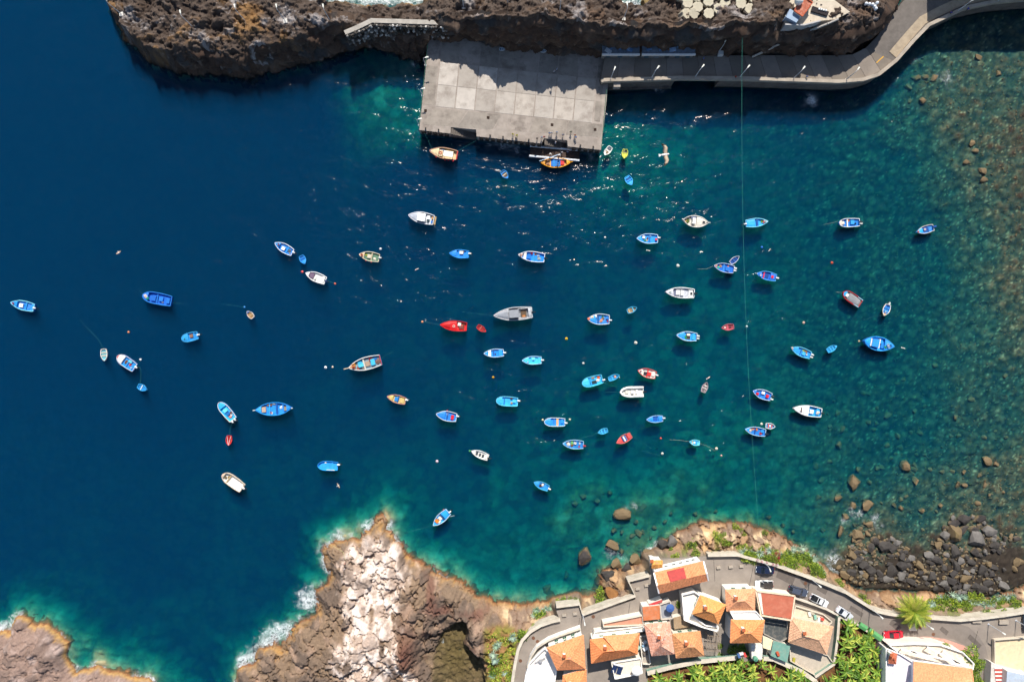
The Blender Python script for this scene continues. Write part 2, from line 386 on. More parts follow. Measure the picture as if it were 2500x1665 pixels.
        col = mixc(col, srgb('5f544e'), sstep(0.3, 0.7, c)*0.8)
        col = mixc(col, srgb('9a8474'), sstep(0.0, 0.5, fbm(X*0.3+11, Y*0.3, 4)))
        red = sstep(0.05, 0.4, fbm(X*0.18+60, Y*0.18, 3))*sstep(-30, -18, X)*sstep(8, -5, X)
        col = mixc(col, srgb('6e4f46'), red*0.8)
        col = mixc(col, srgb('6a4a40'), np.exp(-q*1.0)*0.9)
        # salt and guano crust down the middle of the promontory
        axis = P(905, 1500, 5); wv = np.abs(X-(axis.x+(Y-axis.y)*0.03+fbm(Y*0.12, Y*0.05+X*0.04, 2)*3))
        white = sstep(9.5, 3.0, wv+8.0*fbm(X*0.13, Y*0.10, 5)+3.0*fbm(X*0.5, Y*0.3, 3))*sstep(-44, -52, Y+3*mid)*sstep(-18, -23, X)
        white = np.clip(white-sstep(0.12, 0.45, fbm(X*0.4+5, Y*0.2+70, 5))*0.95*sstep(-50,-66,Y), 0, 1)
        white = np.maximum(white, np.exp(-(tr/1.5)**4)*sstep(P(0,1560,6).y, P(0,1580,6).y, Y)*(q > 0.55))
        white *= 0.35+0.65*sstep(-0.2, 0.25, fbm(X*0.4+77, Y*0.3, 4))
        col = mixc(col, srgb('c9b8ae'), sstep(0.0, 0.5, white)*0.7); col = mixc(col, srgb('dfd6d1'), sstep(0.3, 1.0, white)*0.92*(1-np.clip(crack*1.4, 0, 0.8)))
        # warm pale rock east of the cove
        east = sstep(-8, 2, X)
        colE = np.zeros_like(col); colE[:] = srgb('bd9c76')
        colE = mixc(colE, srgb('7f6f64'), sstep(0.35, 0.75, c)*0.9); colE = mixc(colE, srgb('dcc4a0'), sstep(0.05, 0.45, fbm(X*0.35, Y*0.35+8, 4)))
        colE = mixc(colE, srgb('806a5c'), sstep(0.3, 0.0, f2-f1)*0.75)
        colE = mixc(colE, srgb('6b584c'), sstep(0.0, 0.5, -lump)*0.5)
        col = col*(1-east[..., None])+colE*east[..., None]
        grass = sstep(0.12, 0.32, fbm(X*0.28+21, Y*0.28, 4))*sstep(2.6, 4.0, h)*sstep(18, 26, X)
        slope_s = sstep(P(1175,0,5).x, P(1192,0,5).x, X)*sstep(P(1270,0,5).x, P(1255,0,5).x, X)*sstep(P(0,1520,5).y, P(0,1538,5).y, Y)
        col = mixc(col, srgb('8a6a42'), slope_s*0.85)
        grass = np.maximum(grass, slope_s*sstep(-0.1, 0.25, fbm(X*0.4, Y*0.4, 3))*0.8)
        col = mixc(col, srgb('6f7a2c'), grass*0.8)
        tide = sstep(1.5, 0.3, h+0.9*mid+0.5*big2)*sstep(7, 3, d)*(0.5+0.5*sstep(-0.3, 0.2, fbm(X*0.35+90, Y*0.35, 3)))
        gold = sstep(-0.1, 0.35, fbm(X*0.16+7, Y*0.16, 3))
        col = mixc(col, srgb('a8834e'), tide*(0.55+0.35*gold)*sstep(30, 10, X))
        col = mixc(col, srgb('7a5138'), sstep(0.45, 0.05, h)*0.85*sstep(5, 2, d))
        col = mixc(col, srgb('6d543e'), tide*0.6*sstep(10, 30, X))
        col = col*np.array([1.03, 0.98, 0.92])
        col = mixc(col, srgb('574c36'), gul*0.85); col = mixc(col, srgb('8a7458'), gul*sstep(0.1, 0.4, fbm(X*0.6, Y*0.6, 3))*0.6)
        # wet hollow of the cove
        cv = P(1115, 1590, 0); qc = ((X-cv.x)/6)**2+((Y-cv.y)/9)**2
        col = mixc(col, srgb('5c5030'), np.exp(-qc)*sstep(1.5, 0.4, h)*0.9)
        col = mixc(col, srgb('6d6a60'), flat*0.8)
        keep = d > -2.5
    else:
        d = dD
        plates = (c-0.5)*0.9+(c2-0.5)*0.5+(c3-0.5)*0.16
        crack = np.maximum(sstep(0.12, 0.0, f2-f1)*0.5, sstep(0.14, 0.0, g2-g1)*0.2)
        h = np.minimum(big+(plates+mid*0.6-crack)*np.clip(d*0.5, 0.15, 1), -0.5+d*1.1+plates*0.5-crack*0.5)+hi*0.14
        pit = P(158, 1612, 3); h = h-np.exp(-(((X-pit.x)/2.2)**2+((Y-pit.y)/1.6)**2))*2.6
        col[:] = srgb('8d776c'); col = mixc(col, srgb('6b5b54'), sstep(0.3, 0.7, c)*0.6)
        col = mixc(col, srgb('a39088'), sstep(0.0, 0.5, fbm(X*0.3+11, Y*0.3, 4)))
        tide = sstep(1.3, 0.35, h+0.5*mid)
        col = mixc(col, srgb('b48d4e'), tide*0.75); col = mixc(col, srgb('7a4f36'), sstep(0.4, 0.05, h)*0.8)
        keep = d > -2.5
    keep &= h > -2.6
    GRIDS.append((x0, y0, (x1-x0)/(nx-1), (y1-y0)/(ny-1), np.where(keep, h, -99)))
    idx = np.arange(nx*ny).reshape(ny, nx)
    k = keep[:-1, :-1] | keep[1:, :-1] | keep[:-1, 1:] | keep[1:, 1:]
    a = idx[:-1, :-1][k]; b = idx[:-1, 1:][k]; cc = idx[1:, 1:][k]; dd = idx[1:, :-1][k]
    F = np.stack([a, b, cc, dd], 1)
    used = np.unique(F); remap = np.full(nx*ny, -1); remap[used] = np.arange(len(used)); F = remap[F]
    h = np.maximum(h, -6)
    V = np.stack([X.ravel(), Y.ravel(), h.ravel()], 1)[used]
    return grid_mesh(name, V, F, col.reshape(-1, 3)[used])

def grid_mesh(name, V, F, C, material=None):
    me = bpy.data.meshes.new(name)
    me.vertices.add(len(V)); me.vertices.foreach_set('co', V.ravel().astype(np.float32))
    me.loops.add(len(F)*4); me.loops.foreach_set('vertex_index', F.ravel().astype(np.int32))
    me.polygons.add(len(F)); me.polygons.foreach_set('loop_start', (np.arange(len(F))*4).astype(np.int32))
    me.polygons.foreach_set('loop_total', np.full(len(F), 4, np.int32))
    me.update(calc_edges=True)
    at = me.color_attributes.new('Col', 'FLOAT_COLOR', 'POINT')
    at.data.foreach_set('color', np.concatenate([np.clip(C, 0, 1), np.ones((len(C), 1))], 1).ravel().astype(np.float32))
    me.polygons.foreach_set('use_smooth', [True]*len(F))
    return me

ROCK = attr_mat('rock', bump=0.12, bscale=3.0, var=0.28, scale=1.6)
BEDM = attr_mat('seabed', bump=0.05, bscale=2.0, var=0.35, scale=0.9)
LANDS = {}
for nm, box, which in (('lava_headland', (-102, 102, 56, 90), 'A'), ('rocky_promontory', (-72, 135, -92, -38), 'B'), ('rocky_corner', (-135, -80, -92, -62), 'D')):
    me = make_land(nm, *box, 0.2 if which != 'D' else 0.22, which); me.materials.append(ROCK)
    LANDS[which] = tag(link(nm, me), kind='structure')

# the rock face above the quay, knobbly and overhanging
def make_cliff():
    base = [p.copy() for p in HEAD[9:-2]]
    pts = []
    for a, b in zip(base[:-1], base[1:]):
        n = max(1, int((b-a).length/0.25))
        for k in range(n): pts.append(a.lerp(b, k/n))
    pts.append(base[-1]); n = len(pts); XY = np.array([(p.x, p.y) for p in pts])
    ker = np.ones(9)/9; sm = np.stack([np.convolve(np.pad(XY[:, i], 4, mode='edge'), ker, 'valid') for i in (0, 1)], 1)
    T = np.gradient(sm, axis=0); T /= np.linalg.norm(T, axis=1)[:, None]; I = np.stack([-T[:, 1], T[:, 0]], 1)
    slope = np.where(sm[:, 0] > -21, 0.10, 0.34)
    top = np.zeros(n)
    for i in range(n):
        zs = [ground(sm[i, 0]+I[i, 0]*q, sm[i, 1]+I[i, 1]*q) for q in (2.0, 3.0, 4.0)]; top[i] = max(2.0, min(max(zs)-0.2, 18.5))
    top = np.convolve(np.pad(top, 4, mode='edge'), ker, 'valid')
    m = 64; Vv = np.linspace(0, 1, m)[None, :]; Z = -1.5+Vv*(top[:, None]+1.5); Sx = np.arange(n)[:, None]*0.25+0*Vv
    wx = fbm(Sx*0.2, Z*0.2, 3)*1.2; f1, f2, c = worley(Sx*0.28+wx, Z*0.36); g1, g2, c2 = worley(Sx*0.8+wx, Z*0.9+5); mid = fbm(Sx*0.5, Z*0.4+9, 4); hi = fbm(Sx*1.6, Z*1.6, 3)
    bul = (0.7-f1)*1.5+(0.6-g1)*0.6+mid*0.9+hi*0.25-0.15
    ins = 0.45+slope[:, None]*np.maximum(Z, 0)-bul*(0.35+0.65*sstep(1.0, 0.75, Vv))+3.0*sstep(0.9, 1.02, Vv)
    X = sm[:, :1]+I[:, :1]*ins; Y = sm[:, 1:]+I[:, 1:]*ins
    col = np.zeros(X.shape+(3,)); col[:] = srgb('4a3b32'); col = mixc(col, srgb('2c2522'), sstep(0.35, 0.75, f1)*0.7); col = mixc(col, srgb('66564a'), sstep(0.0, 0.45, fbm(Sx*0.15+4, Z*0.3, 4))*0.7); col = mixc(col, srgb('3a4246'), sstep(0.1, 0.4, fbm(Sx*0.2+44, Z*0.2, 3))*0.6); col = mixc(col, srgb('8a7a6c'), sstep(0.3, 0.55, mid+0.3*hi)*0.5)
    idx = np.arange(n*m).reshape(n, m); F = np.stack([idx[:-1, :-1].ravel(), idx[1:, :-1].ravel(), idx[1:, 1:].ravel(), idx[:-1, 1:].ravel()], 1)
    me = grid_mesh('cliff_face', np.stack([X.ravel(), Y.ravel(), Z.ravel()], 1), F, col.reshape(-1, 3)); me.materials.append(ROCK); return me
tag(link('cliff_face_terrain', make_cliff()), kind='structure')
# the sea bed
def make_bed():
    st = 0.4
    xs = np.arange(-145, 172.1, st); ys = np.arange(-95, 95.1, st)
    X, Y = np.meshgrid(xs, ys); ny, nx = X.shape
    dA, dB, dD = land_fields(X, Y); d = -np.maximum(dA, np.maximum(dB, dD))      # distance from the shore
    z = ctrl(X, Y, BED_CTRL, 3.4); z = np.where(z < -1.5, -1.5+(z+1.5)*0.50, z)
    mid = fbm(X*0.3, Y*0.3, 4); lo = fbm(X*0.07, Y*0.07, 4)
    f1, f2, c = worley(X*0.42, Y*0.42); g1, g2, c2 = worley(X*0.9+40, Y*0.9)
    z = z*(1+0.07*lo)
    rim = -0.6-d*(0.6+0.4*lo)+mid*0.8
    rim = np.where(Y > 45, -0.8-d*2.6, rim); rim = np.where((X > 55) & (Y > 40), -9, rim)
    z = np.maximum(z, np.where(d < 9, rim, -99)); z = np.minimum(z, np.where(d < 0, -0.6, 99))
    shal = sstep(-5, -1.5, z)
    st_amp = (0.2+0.45*shal*sstep(20, 60, X))
    z = z+(0.55-f1)*0.55*st_amp*(c > 0.35)*1.4+(0.5-g1)*0.45*st_amp+mid*0.35
    # submerged rock humps off the south shore and beside the quay
    for px, py, r, hh in [(1212,1190,2.6,2.2),(1205,1240,2,1.6),(1440,1210,3.2,1.8),(1405,1225,2.6,1.8),(1470,1205,2.5,1.8),(1380,1260,2.4,1.8),(1345,1275,2.0,2.0),(1560,1235,2.4,1.5),(1640,1225,2,1.6),
            (1655,1165,2,1.5),(1720,1200,1.8,1.4),(1325,1210,2,1.6),(1370,1300,2.2,1.4),(960,1270,2.5,2),(845,1285,3,2.5),(1130,1350,2.4,1.5),(1180,1350,2,1.4),(930,205,3,.8),(925,250,3,.8),(1560,370,3,1.2),(1650,390,3,1.0),
            (395,1505,3,2.4),(355,1490,2,2),(352,1560,2.2,3),(1955,650,1.6,1.0),(1860,895,1.4,1.2),(560,1250,2.4,3),(215,1570,2.5,3.5),(245,1600,2.5,3)]:
        q = P(px, py, 0); z = z+hh*0.5*np.exp(-((X-q.x)**2+(Y-q.y)**2)/(r*r)*(1+0.5*mid))
    z = np.where(d > 0.5, np.minimum(z, np.where(X > 70, 0.5, -0.35)), z)
    GRIDS.append((-145, -95, st, st, z))
    col = np.zeros(X.shape+(3,)); col[:] = srgb('8f8a66')
    col = mixc(col, srgb('5f5a40'), sstep(0.3, 0.8, c)*0.8); col = mixc(col, srgb('9c7f52'), sstep(0.55, 0.9, c2)*0.6)
    h1, h2, c3 = worley(X*1.5+7, Y*1.5); east = sstep(45, 85, X+0.15*Y)
    col = mixc(col, srgb('47443a'), east*0.85)
    col = mixc(col, srgb('8f886c'), sstep(0.55, 0.95, c)*sstep(0.6, 0.2, f1)*east*0.4); col = mixc(col, srgb('786b52'), sstep(0.6, 0.9, c2)*sstep(0.5, 0.2, g1)*east*0.5); col = mixc(col, srgb('b0a684'), sstep(0.8, 0.95, c3)*sstep(0.5, 0.2, h1)*east*0.8)
    col = mixc(col, srgb('2c281e'), sstep(0.38, 0.7, f1)*0.3); col = mixc(col, srgb('241f18'), sstep(0.4, 0.65, g1)*0.5*east)
    col = mixc(col, srgb('b9b690'), sstep(0.15, 0.5, fbm(X*0.2+4, Y*0.2, 4))*0.6*sstep(60, 20, X)*sstep(-4.5, -2.5, z))
    col = mixc(col, srgb('b5ac8c'), sstep(6, 1.5, d)*sstep(30, 10, X)*0.35)
    beach = sstep(-0.25, 0.05, z)*sstep(60, 90, X)
    col = mixc(col, srgb('2e2723'), beach*0.9)
    idx = np.arange(nx*ny).reshape(ny, nx)
    F = np.stack([idx[:-1, :-1].ravel(), idx[:-1, 1:].ravel(), idx[1:, 1:].ravel(), idx[1:, :-1].ravel()], 1)
    me = grid_mesh('seabed', np.stack([X.ravel(), Y.ravel(), z.ravel()], 1), F, col.reshape(-1, 3))
    me.materials.append(BEDM); return me
BED = tag(link('seabed_terrain', make_bed()), kind='structure')
# coarse sea floor far outside, so the bay does not end at the picture's edge
far = MB(); far.add([(-1500,-1500,-34),(1500,-1500,-34),(1500,1500,-34),(-1500,1500,-34)], [(0,1,2,3)])
tag(far.build('deep_seabed_terrain', mat('deep_bed', srgb('6a6850'), 0.95)), kind='structure')

# ---------------------------------------------------------------- water: a body with a real surface and a clear blue-green volume
def make_water():
    st = 0.5
    xs = np.arange(-140, 140.1, st); ys = np.arange(-93, 93.1, st)
    X, Y = np.meshgrid(xs, ys); ny, nx = X.shape
    dA, dB, dD = land_fields(X, Y); d = -np.maximum(dA, np.maximum(dB, dD))
    foam = np.zeros(X.shape)
    def spot(px, py, r, s=1.0, sx=1.0):
        q = P(px, py, 0); return s*np.exp(-(((X-q.x)/sx)**2+(Y-q.y)**2)/(r*r))
    near = sstep(2.6, 0.0, d)
    exp_ = sstep(-0.25, 0.35, fbm(X*0.14+3, Y*0.14, 3))
    side = sstep(-12, -20, X)*sstep(-40, -44, Y)            # the exposed south west shores
    foam += near*side*(0.0+0.55*exp_)
    foam += near*0.18*sstep(-40, -44, Y)
    for px, py, r, s in [(745,1470,3.2,1.1),(760,1460,2.6,1.0),(735,1440,2.4,.5),(668,1535,2.4,1.0),(650,1555,2.6,1.0),(690,1545,2.4,1.0),(700,1530,2,.8),(612,1605,2.6,.9),(590,1600,2.5,.6),(625,1580,2.6,.7),
            (825,1300,2.2,.9),(20,1530,2.2,1.0),(10,1545,2.2,.9),(885,1275,1.6,.4),(2085,1245,2.2,.7),(2100,1260,2.0,.7),(2140,1265,2.0,.8),(2145,1290,2,.7),(2040,1365,2.8,.7),(2025,1350,2.2,.6),(2050,1385,2.2,.8),
            (2060,1268,1.8,.8),(1530,1240,1.8,.7),(1550,1235,1.4,.7),(1485,1350,2.2,.9),(1520,1360,2,.7),(1580,1345,2.2,.9),(1600,1330,1.6,.8),(1545,1370,1.6,.6),
            (1610,215,2.2,1.0),(1975,240,2.4,1.0),(1985,250,2.0,.8),(1195,352,2,.8),(1228,356,2,.9),(1258,362,2.2,.9),(1288,366,1.5,.6),(1440,382,2.6,.7),(2230,150,2,.5),
            (2300,190,3,.6),(2330,200,3,.5),(2400,1275,2,.5),(2460,1275,1.8,.7),(2225,1400,2,.5),(2190,1390,1.6,.5),(1015,150,2,.7),(1000,170,2.5,.4)]:
        foam += spot(px, py, r*0.85, s*0.62)
    for q0 in ((-60, 800, 1040, -35, 22), (0, 1390, 1580, -25, 34)):
        a = P(q0[1], 0, 0).x; b = P(q0[2], 0, 0).x; yb = P(0, q0[4], 0).y
        foam += sstep(a-2, a+2, X)*sstep(b+2, b-2, X)*sstep(yb-1.0, yb+2.5, Y)*0.75
    foam += sstep(6, 1, d)*sstep(80, 84, Y)*sstep(-70, -50, X)*0.25
    foam *= sstep(139, 134, np.abs(X))*sstep(92.5, 89, np.abs(Y))
    z = fbm(X*0.12, Y*0.2, 3)*0.05
    V = np.stack([X.ravel(), Y.ravel(), z.ravel()], 1)
    idx = np.arange(nx*ny).reshape(ny, nx)
    F = np.stack([idx[:-1, :-1].ravel(), idx[:-1, 1:].ravel(), idx[1:, 1:].ravel(), idx[1:, :-1].ravel()], 1)
    C = np.repeat(np.clip(foam*0.5, 0, 0.46).ravel()[:, None], 3, 1)
    # skirt out to the open sea, then walls and floor: one closed body
    ring = np.concatenate([idx[0, :], idx[1:, -1], idx[-1, -2::-1], idx[-2:0:-1, 0]])
    n0 = len(V); m = len(ring)
    o = V[ring].copy(); o[:, 0] *= 8; o[:, 1] *= 10; o[:, 2] = 0
    lowv = o.copy(); lowv[:, 2] = -60
    V = np.concatenate([V, o, lowv, [[0, 0, -60]]]); C = np.concatenate([C, np.zeros((2*m+1, 3))])
    i = np.arange(m); j = (i+1) % m
    F1 = np.stack([ring[j], ring[i], n0+i, n0+j], 1); F2 = np.stack([n0+j, n0+i, n0+m+i, n0+m+j], 1)
    ev = np.arange(0, m-1, 2)
    F3 = np.stack([n0+m+(ev+2) % m, n0+m+ev+1, n0+m+ev, np.full(len(ev), n0+2*m)], 1)
    me = grid_mesh('sea_water', V, np.concatenate([F, F1, F2, F3]), C)
    return me
def water_mat():
    m = bpy.data.materials.new('sea_water'); m.use_nodes = True; t = m.node_tree; t.nodes.clear()
    out = N(t, 'ShaderNodeOutputMaterial')
    geo = N(t, 'ShaderNodeNewGeometry')
    def wave(scale, sx, sy, rot, dist, det=2.0, prev=None, rough=0.5):
        mp = N(t, 'ShaderNodeMapping'); mp.inputs['Scale'].default_value = (sx, sy, 1); mp.inputs['Rotation'].default_value = (0, 0, rot)
        t.links.new(geo.outputs['Position'], mp.inputs['Vector'])
        n = N(t, 'ShaderNodeTexNoise', Scale=scale, Detail=det, Roughness=rough); t.links.new(mp.outputs[0], n.inputs['Vector'])
        b = N(t, 'ShaderNodeBump', Strength=1.0, Distance=dist); t.links.new(n.outputs[0], b.inputs['Height'])
        if prev: t.links.new(prev.outputs[0], b.inputs['Normal'])
        return b
    w1 = wave(0.22, 0.6, 1.0, 0.25, 0.75)
    w2 = wave(0.95, 0.6, 1.0, -0.2, 0.242, 3.0, w1, 0.62)
    gn = N(t, 'ShaderNodeTexNoise', Scale=0.025, Detail=2.0); t.links.new(geo.outputs['Position'], gn.inputs['Vector'])
    gu = N(t, 'ShaderNodeMapRange'); gu.inputs[1].default_value = 0.35; gu.inputs[2].default_value = 0.65; gu.inputs[3].default_value = 0.55; gu.inputs[4].default_value = 1.1
    t.links.new(gn.outputs[0], gu.inputs[0]); t.links.new(gu.outputs[0], w2.inputs['Strength'])
    fr = N(t, 'ShaderNodeFresnel', IOR=1.24); t.links.new(w2.outputs[0], fr.inputs['Normal'])
    gl = N(t, 'ShaderNodeBsdfGlossy', Roughness=0.12); t.links.new(w2.outputs[0], gl.inputs['Normal'])
    tr = N(t, 'ShaderNodeBsdfTransparent'); tr.inputs['Color'].default_value = (0.97, 0.97, 0.97, 1)
    mx = N(t, 'ShaderNodeMixShader'); t.links.new(fr.outputs[0], mx.inputs[0]); t.links.new(tr.outputs[0], mx.inputs[1]); t.links.new(gl.outputs[0], mx.inputs[2])
    # foam: lacy white water where the swell breaks
    at = N(t, 'ShaderNodeAttribute', attribute_name='Col')
    sp = N(t, 'ShaderNodeSeparateColor'); t.links.new(at.outputs['Color'], sp.inputs[0])
    wn = N(t, 'ShaderNodeTexNoise', Scale=0.55, Detail=3.0, Roughness=0.65); t.links.new(geo.outputs['Position'], wn.inputs['Vector'])
    vo = N(t, 'ShaderNodeTexNoise', Scale=1.1, Detail=4.0, Roughness=0.7, Distortion=1.5); t.links.new(geo.outputs['Position'], vo.inputs['Vector'])
    rdg = N(t, 'ShaderNodeMath', operation='SUBTRACT'); rdg.inputs[1].default_value = 0.5; t.links.new(vo.outputs[0], rdg.inputs[0])
    ab = N(t, 'ShaderNodeMath', operation='ABSOLUTE'); t.links.new(rdg.outputs[0], ab.inputs[0])
    lace = N(t, 'ShaderNodeMapRange'); lace.inputs[1].default_value = 0.0; lace.inputs[2].default_value = 0.16; lace.inputs[3].default_value = 0.55; lace.inputs[4].default_value = 0.0
    t.links.new(ab.outputs[0], lace.inputs[0])
    s1 = N(t, 'ShaderNodeMath', operation='ADD'); t.links.new(lace.outputs[0], s1.inputs[0]); t.links.new(wn.outputs[0], s1.inputs[1])
    s2 = N(t, 'ShaderNodeMath', operation='ADD'); t.links.new(s1.outputs[0], s2.inputs[0]); t.links.new(sp.outputs[0], s2.inputs[1])
    rg = N(t, 'ShaderNodeMapRange'); rg.inputs[1].default_value = 1.12; rg.inputs[2].default_value = 1.62; rg.inputs[4].default_value = 0.92
    t.links.new(s2.outputs[0], rg.inputs[0])
    gate = N(t, 'ShaderNodeMath', operation='MULTIPLY'); gt = N(t, 'ShaderNodeMapRange'); gt.inputs[1].default_value = 0.05; gt.inputs[2].default_value = 0.25
    t.links.new(sp.outputs[0], gt.inputs[0]); t.links.new(rg.outputs[0], gate.inputs[0]); t.links.new(gt.outputs[0], gate.inputs[1])
    fo = N(t, 'ShaderNodeBsdfDiffuse'); fo.inputs['Color'].default_value = (0.82, 0.86, 0.88, 1)
    m2 = N(t, 'ShaderNodeMixShader'); t.links.new(gate.outputs[0], m2.inputs[0]); t.links.new(mx.outputs[0], m2.inputs[1]); t.links.new(fo.outputs[0], m2.inputs[2])
    t.links.new(m2.outputs[0], out.inputs['Surface'])
    # clear sea: reds go first, blue is scattered back
    va = N(t, 'ShaderNodeVolumeAbsorption', Density=1.45); va.inputs['Color'].default_value = (1-0.62, 1-0.115, 1-0.06, 1)
    vsn = N(t, 'ShaderNodeVolumeScatter', Density=1.45); vsn.inputs['Color'].default_value = (0.0010, 0.0255, 0.066, 1)
    ad = N(t, 'ShaderNodeAddShader'); t.links.new(va.outputs[0], ad.inputs[0]); t.links.new(vsn.outputs[0], ad.inputs[1])
    t.links.new(ad.outputs[0], out.inputs['Volume'])
    return m
wm = make_water(); wm.materials.append(water_mat())
WATER = tag(link('sea_water', wm), kind='structure')
# ---------------------------------------------------------------- boats
def half_breadth(kind, t, B):
    if kind == 'double':
        return B/2*max(0.0, 1-abs(2*t-1)**2.3)
    if kind == 'round':
        s = 0.86+0.14*math.sin(min(t/0.4, 1)*math.pi/2)
        return B/2*s*(1.0 if t < 0.55 else max(0.0, 1-((t-0.55)/0.45)**2.6)**0.62)
    if kind == 'rib':
        return B/2*(0.97 if t < 0.5 else max(0.0, 1-((t-0.5)/0.5)**2.4)**0.6)
    if kind == 'dinghy':
        s = 0.72+0.28*math.sin(min(t/0.45, 1)*math.pi/2)
        return B/2*s*(1.0 if t < 0.45 else max(0.0, 1-((t-0.45)/0.55)**1.9)**0.95)
    s = 0.80+0.20*math.sin(min(t/0.42, 1)*math.pi/2)
    return B/2*s*(1.0 if t < 0.42 else max(0.0, 1-((t-0.42)/0.58)**2.1)**0.92)
def az(h):
    r, g, b = (int(h[i:i+2], 16) for i in (0, 2, 4))
    return '%02x%02x%02x' % (int(r*.9), min(255, int(g*1.13)), b) if b > r*1.5 and b > g*1.2 else h
class Boat:
    def __init__(s, bow, stern, beam, kind, hull, rim, deck, label, inner=None, fb=None, group=None, cat='boat', name=None):
        a = P(*stern, 0); b = P(*bow, 0); hull, rim, deck = az(hull), az(rim), az(deck)
        s.L = (b-a).length; s.B = beam*0.1; s.kind = kind
        s.c = (a+b)/2; s.rz = math.atan2(b.y-a.y, b.x-a.x)
        s.fb = fb or (0.34+0.075*s.L)
        s.root = empty(name or ('rowing_dinghy' if s.L < 3.3 else 'motor_boat'), s.c, s.rz, label, cat, group)
        s.zf = 0.16+0.10*s.fb
        s.hull = hull; s.rimc = rim; s.deckc = deck
        n = 22; ts = [1-(1-i/n)**1.25 if kind != 'double' else i/n for i in range(n+1)]
        s.ts = ts
        L = s.L; rw = 0.065+0.006*L
        s.rw = rw
        def bx(t): return (t-0.5)*L
        b_ = [half_breadth(kind, t, s.B) for t in ts]; z_ = [s.sheer(t) for t in ts]
        m = MB()
        # outer shell and inner lining: one hull
        for sg in (1, -1):
            ring = []
            for i, t in enumerate(ts):
                ring.append([(bx(t)*0.97-0.02, sg*b_[i]*0.72, -0.35), (bx(t), sg*b_[i]*0.96, 0.05), (bx(t), sg*b_[i], z_[i])])
            v = [p for r_ in ring for p in r_]; f = []
            for i in range(n):
                for k in range(2):
                    q = (i*3+k, (i+1)*3+k, (i+1)*3+k+1, i*3+k+1); f.append(q if sg < 0 else q[::-1])
            m.add(v, f)
        if kind != 'double':
            m.add([(bx(0)*0.97-0.02, b_[0]*0.72, -0.35), (bx(0), b_[0]*0.96, 0.05), (bx(0), b_[0], z_[0]), (bx(0)*0.97-0.02, -b_[0]*0.72, -0.35), (bx(0), -b_[0]*0.96, 0.05), (bx(0), -b_[0], z_[0])],
                  [(0,1,4,3), (1,2,5,4)])
        m.mi = 1
        inn = [max(0.0, q-rw) for q in b_]
        s.inn = inn
        x0 = bx(0)+rw if kind != 'double' else bx(0)
        def ix(i): return max(bx(ts[i]), x0) if ts[i] < 0.5 else min(bx(ts[i]), bx(1)-rw*1.6)
        for sg in (1, -1):
            v = []; f = []
            for i in range(n+1): v += [(ix(i), sg*inn[i], z_[i]-0.01), (ix(i), sg*inn[i]*0.93, s.zf)]
            for i in range(n):
                q = (i*2, (i+1)*2, (i+1)*2+1, i*2+1); f.append(q if sg > 0 else q[::-1])
            m.add(v, f)
        if kind != 'double': m.add([(x0, inn[0], z_[0]-0.01), (x0, -inn[0], z_[0]-0.01), (x0, -inn[0]*0.93, s.zf), (x0, inn[0]*0.93, s.zf)], [(0,1,2,3)])
        m.build('hull', [M(hull, 0.5, var=.2, dirt=srgb('8f9698'), dirt_amt=.35, dscale=1.6), M(az(inner or deck), 0.65, var=.25, dirt=srgb('6f7a80'), dirt_amt=.4, dscale=1.8)], s.root)
        fl = MB(); v = []; f = []
        for i in range(n+1): v += [(ix(i), inn[i]*0.935, s.zf), (ix(i), -inn[i]*0.935, s.zf)]
        for i in range(n): f.append((i*2+1, (i+1)*2+1, (i+1)*2, i*2))
        fl.add(v, f); fl.build('floor', M(deck, 0.65, var=0.25, scale=2.0), s.root)
        g = MB()
        for sg in (1, -1):
            v = []; f = []
            for i in range(n+1):
                o = b_[i]+0.03
                v += [(bx(ts[i]), sg*o, z_[i]-0.07), (bx(ts[i]), sg*o, z_[i]+0.04), (ix(i), sg*inn[i], z_[i]+0.04), (ix(i), sg*inn[i], z_[i]-0.07)]
            for i in range(n):
                for k in range(3):
                    q = (i*4+k, (i+1)*4+k, (i+1)*4+k+1, i*4+k+1); f.append(q if sg < 0 else q[::-1])
            g.add(v, f)
        if kind != 'double': g.box(bx(0)-0.02, x0, -b_[0], b_[0], z_[0]-0.07, z_[0]+0.04)
        g.build('gunwale', M(rim, 0.5), s.root)
    def sheer(s, t):
        if s.kind == 'double': return s.fb*(0.85+0.55*abs(2*t-1)**2.2)
        if s.kind == 'rib': return s.fb*(0.8+0.15*t)
        return s.fb*(0.88+0.42*max(0, t-0.25)**1.6)
    def w(s, t, z=None):
        return max(0.05, half_breadth(s.kind, t, s.B)-s.rw)*0.96
    def x(s, t): return (t-0.5)*s.L
    def deck(s, t0, t1, col, dz=-0.05, name='foredeck', n=8, inset=0.0, rough=0.55):
        m = MB(); v = []; f = []
        for i in range(n+1):
            t = t0+(t1-t0)*i/n; x = s.x(t); z = s.sheer(t)+dz; h = max(0.01, s.w(t)-inset)
            if t > 0.97: h = max(0.0, h*0.5)
            v += [(x, h, z), (x, h*0.5, z+0.05*s.B), (x, -h*0.5, z+0.05*s.B), (x, -h, z)]
        for i in range(n):
            for k in range(3): f.append((i*4+k+1, (i+1)*4+k+1, (i+1)*4+k, i*4+k)[::-1])
        m.add(v, f)
        for t, e in ((t0, 0), (t1, n)):
            h = max(0.01, s.w(t)-inset); z = s.sheer(t)+dz
            m.add([(s.x(t), h, z), (s.x(t), h*0.5, z+0.05*s.B), (s.x(t), -h*0.5, z+0.05*s.B), (s.x(t), -h, z), (s.x(t), -h*0.93, s.zf), (s.x(t), h*0.93, s.zf)], [(0,1,2,3,4,5)])
        return m.build(name, M(az(col), rough, var=0.22), s.root)
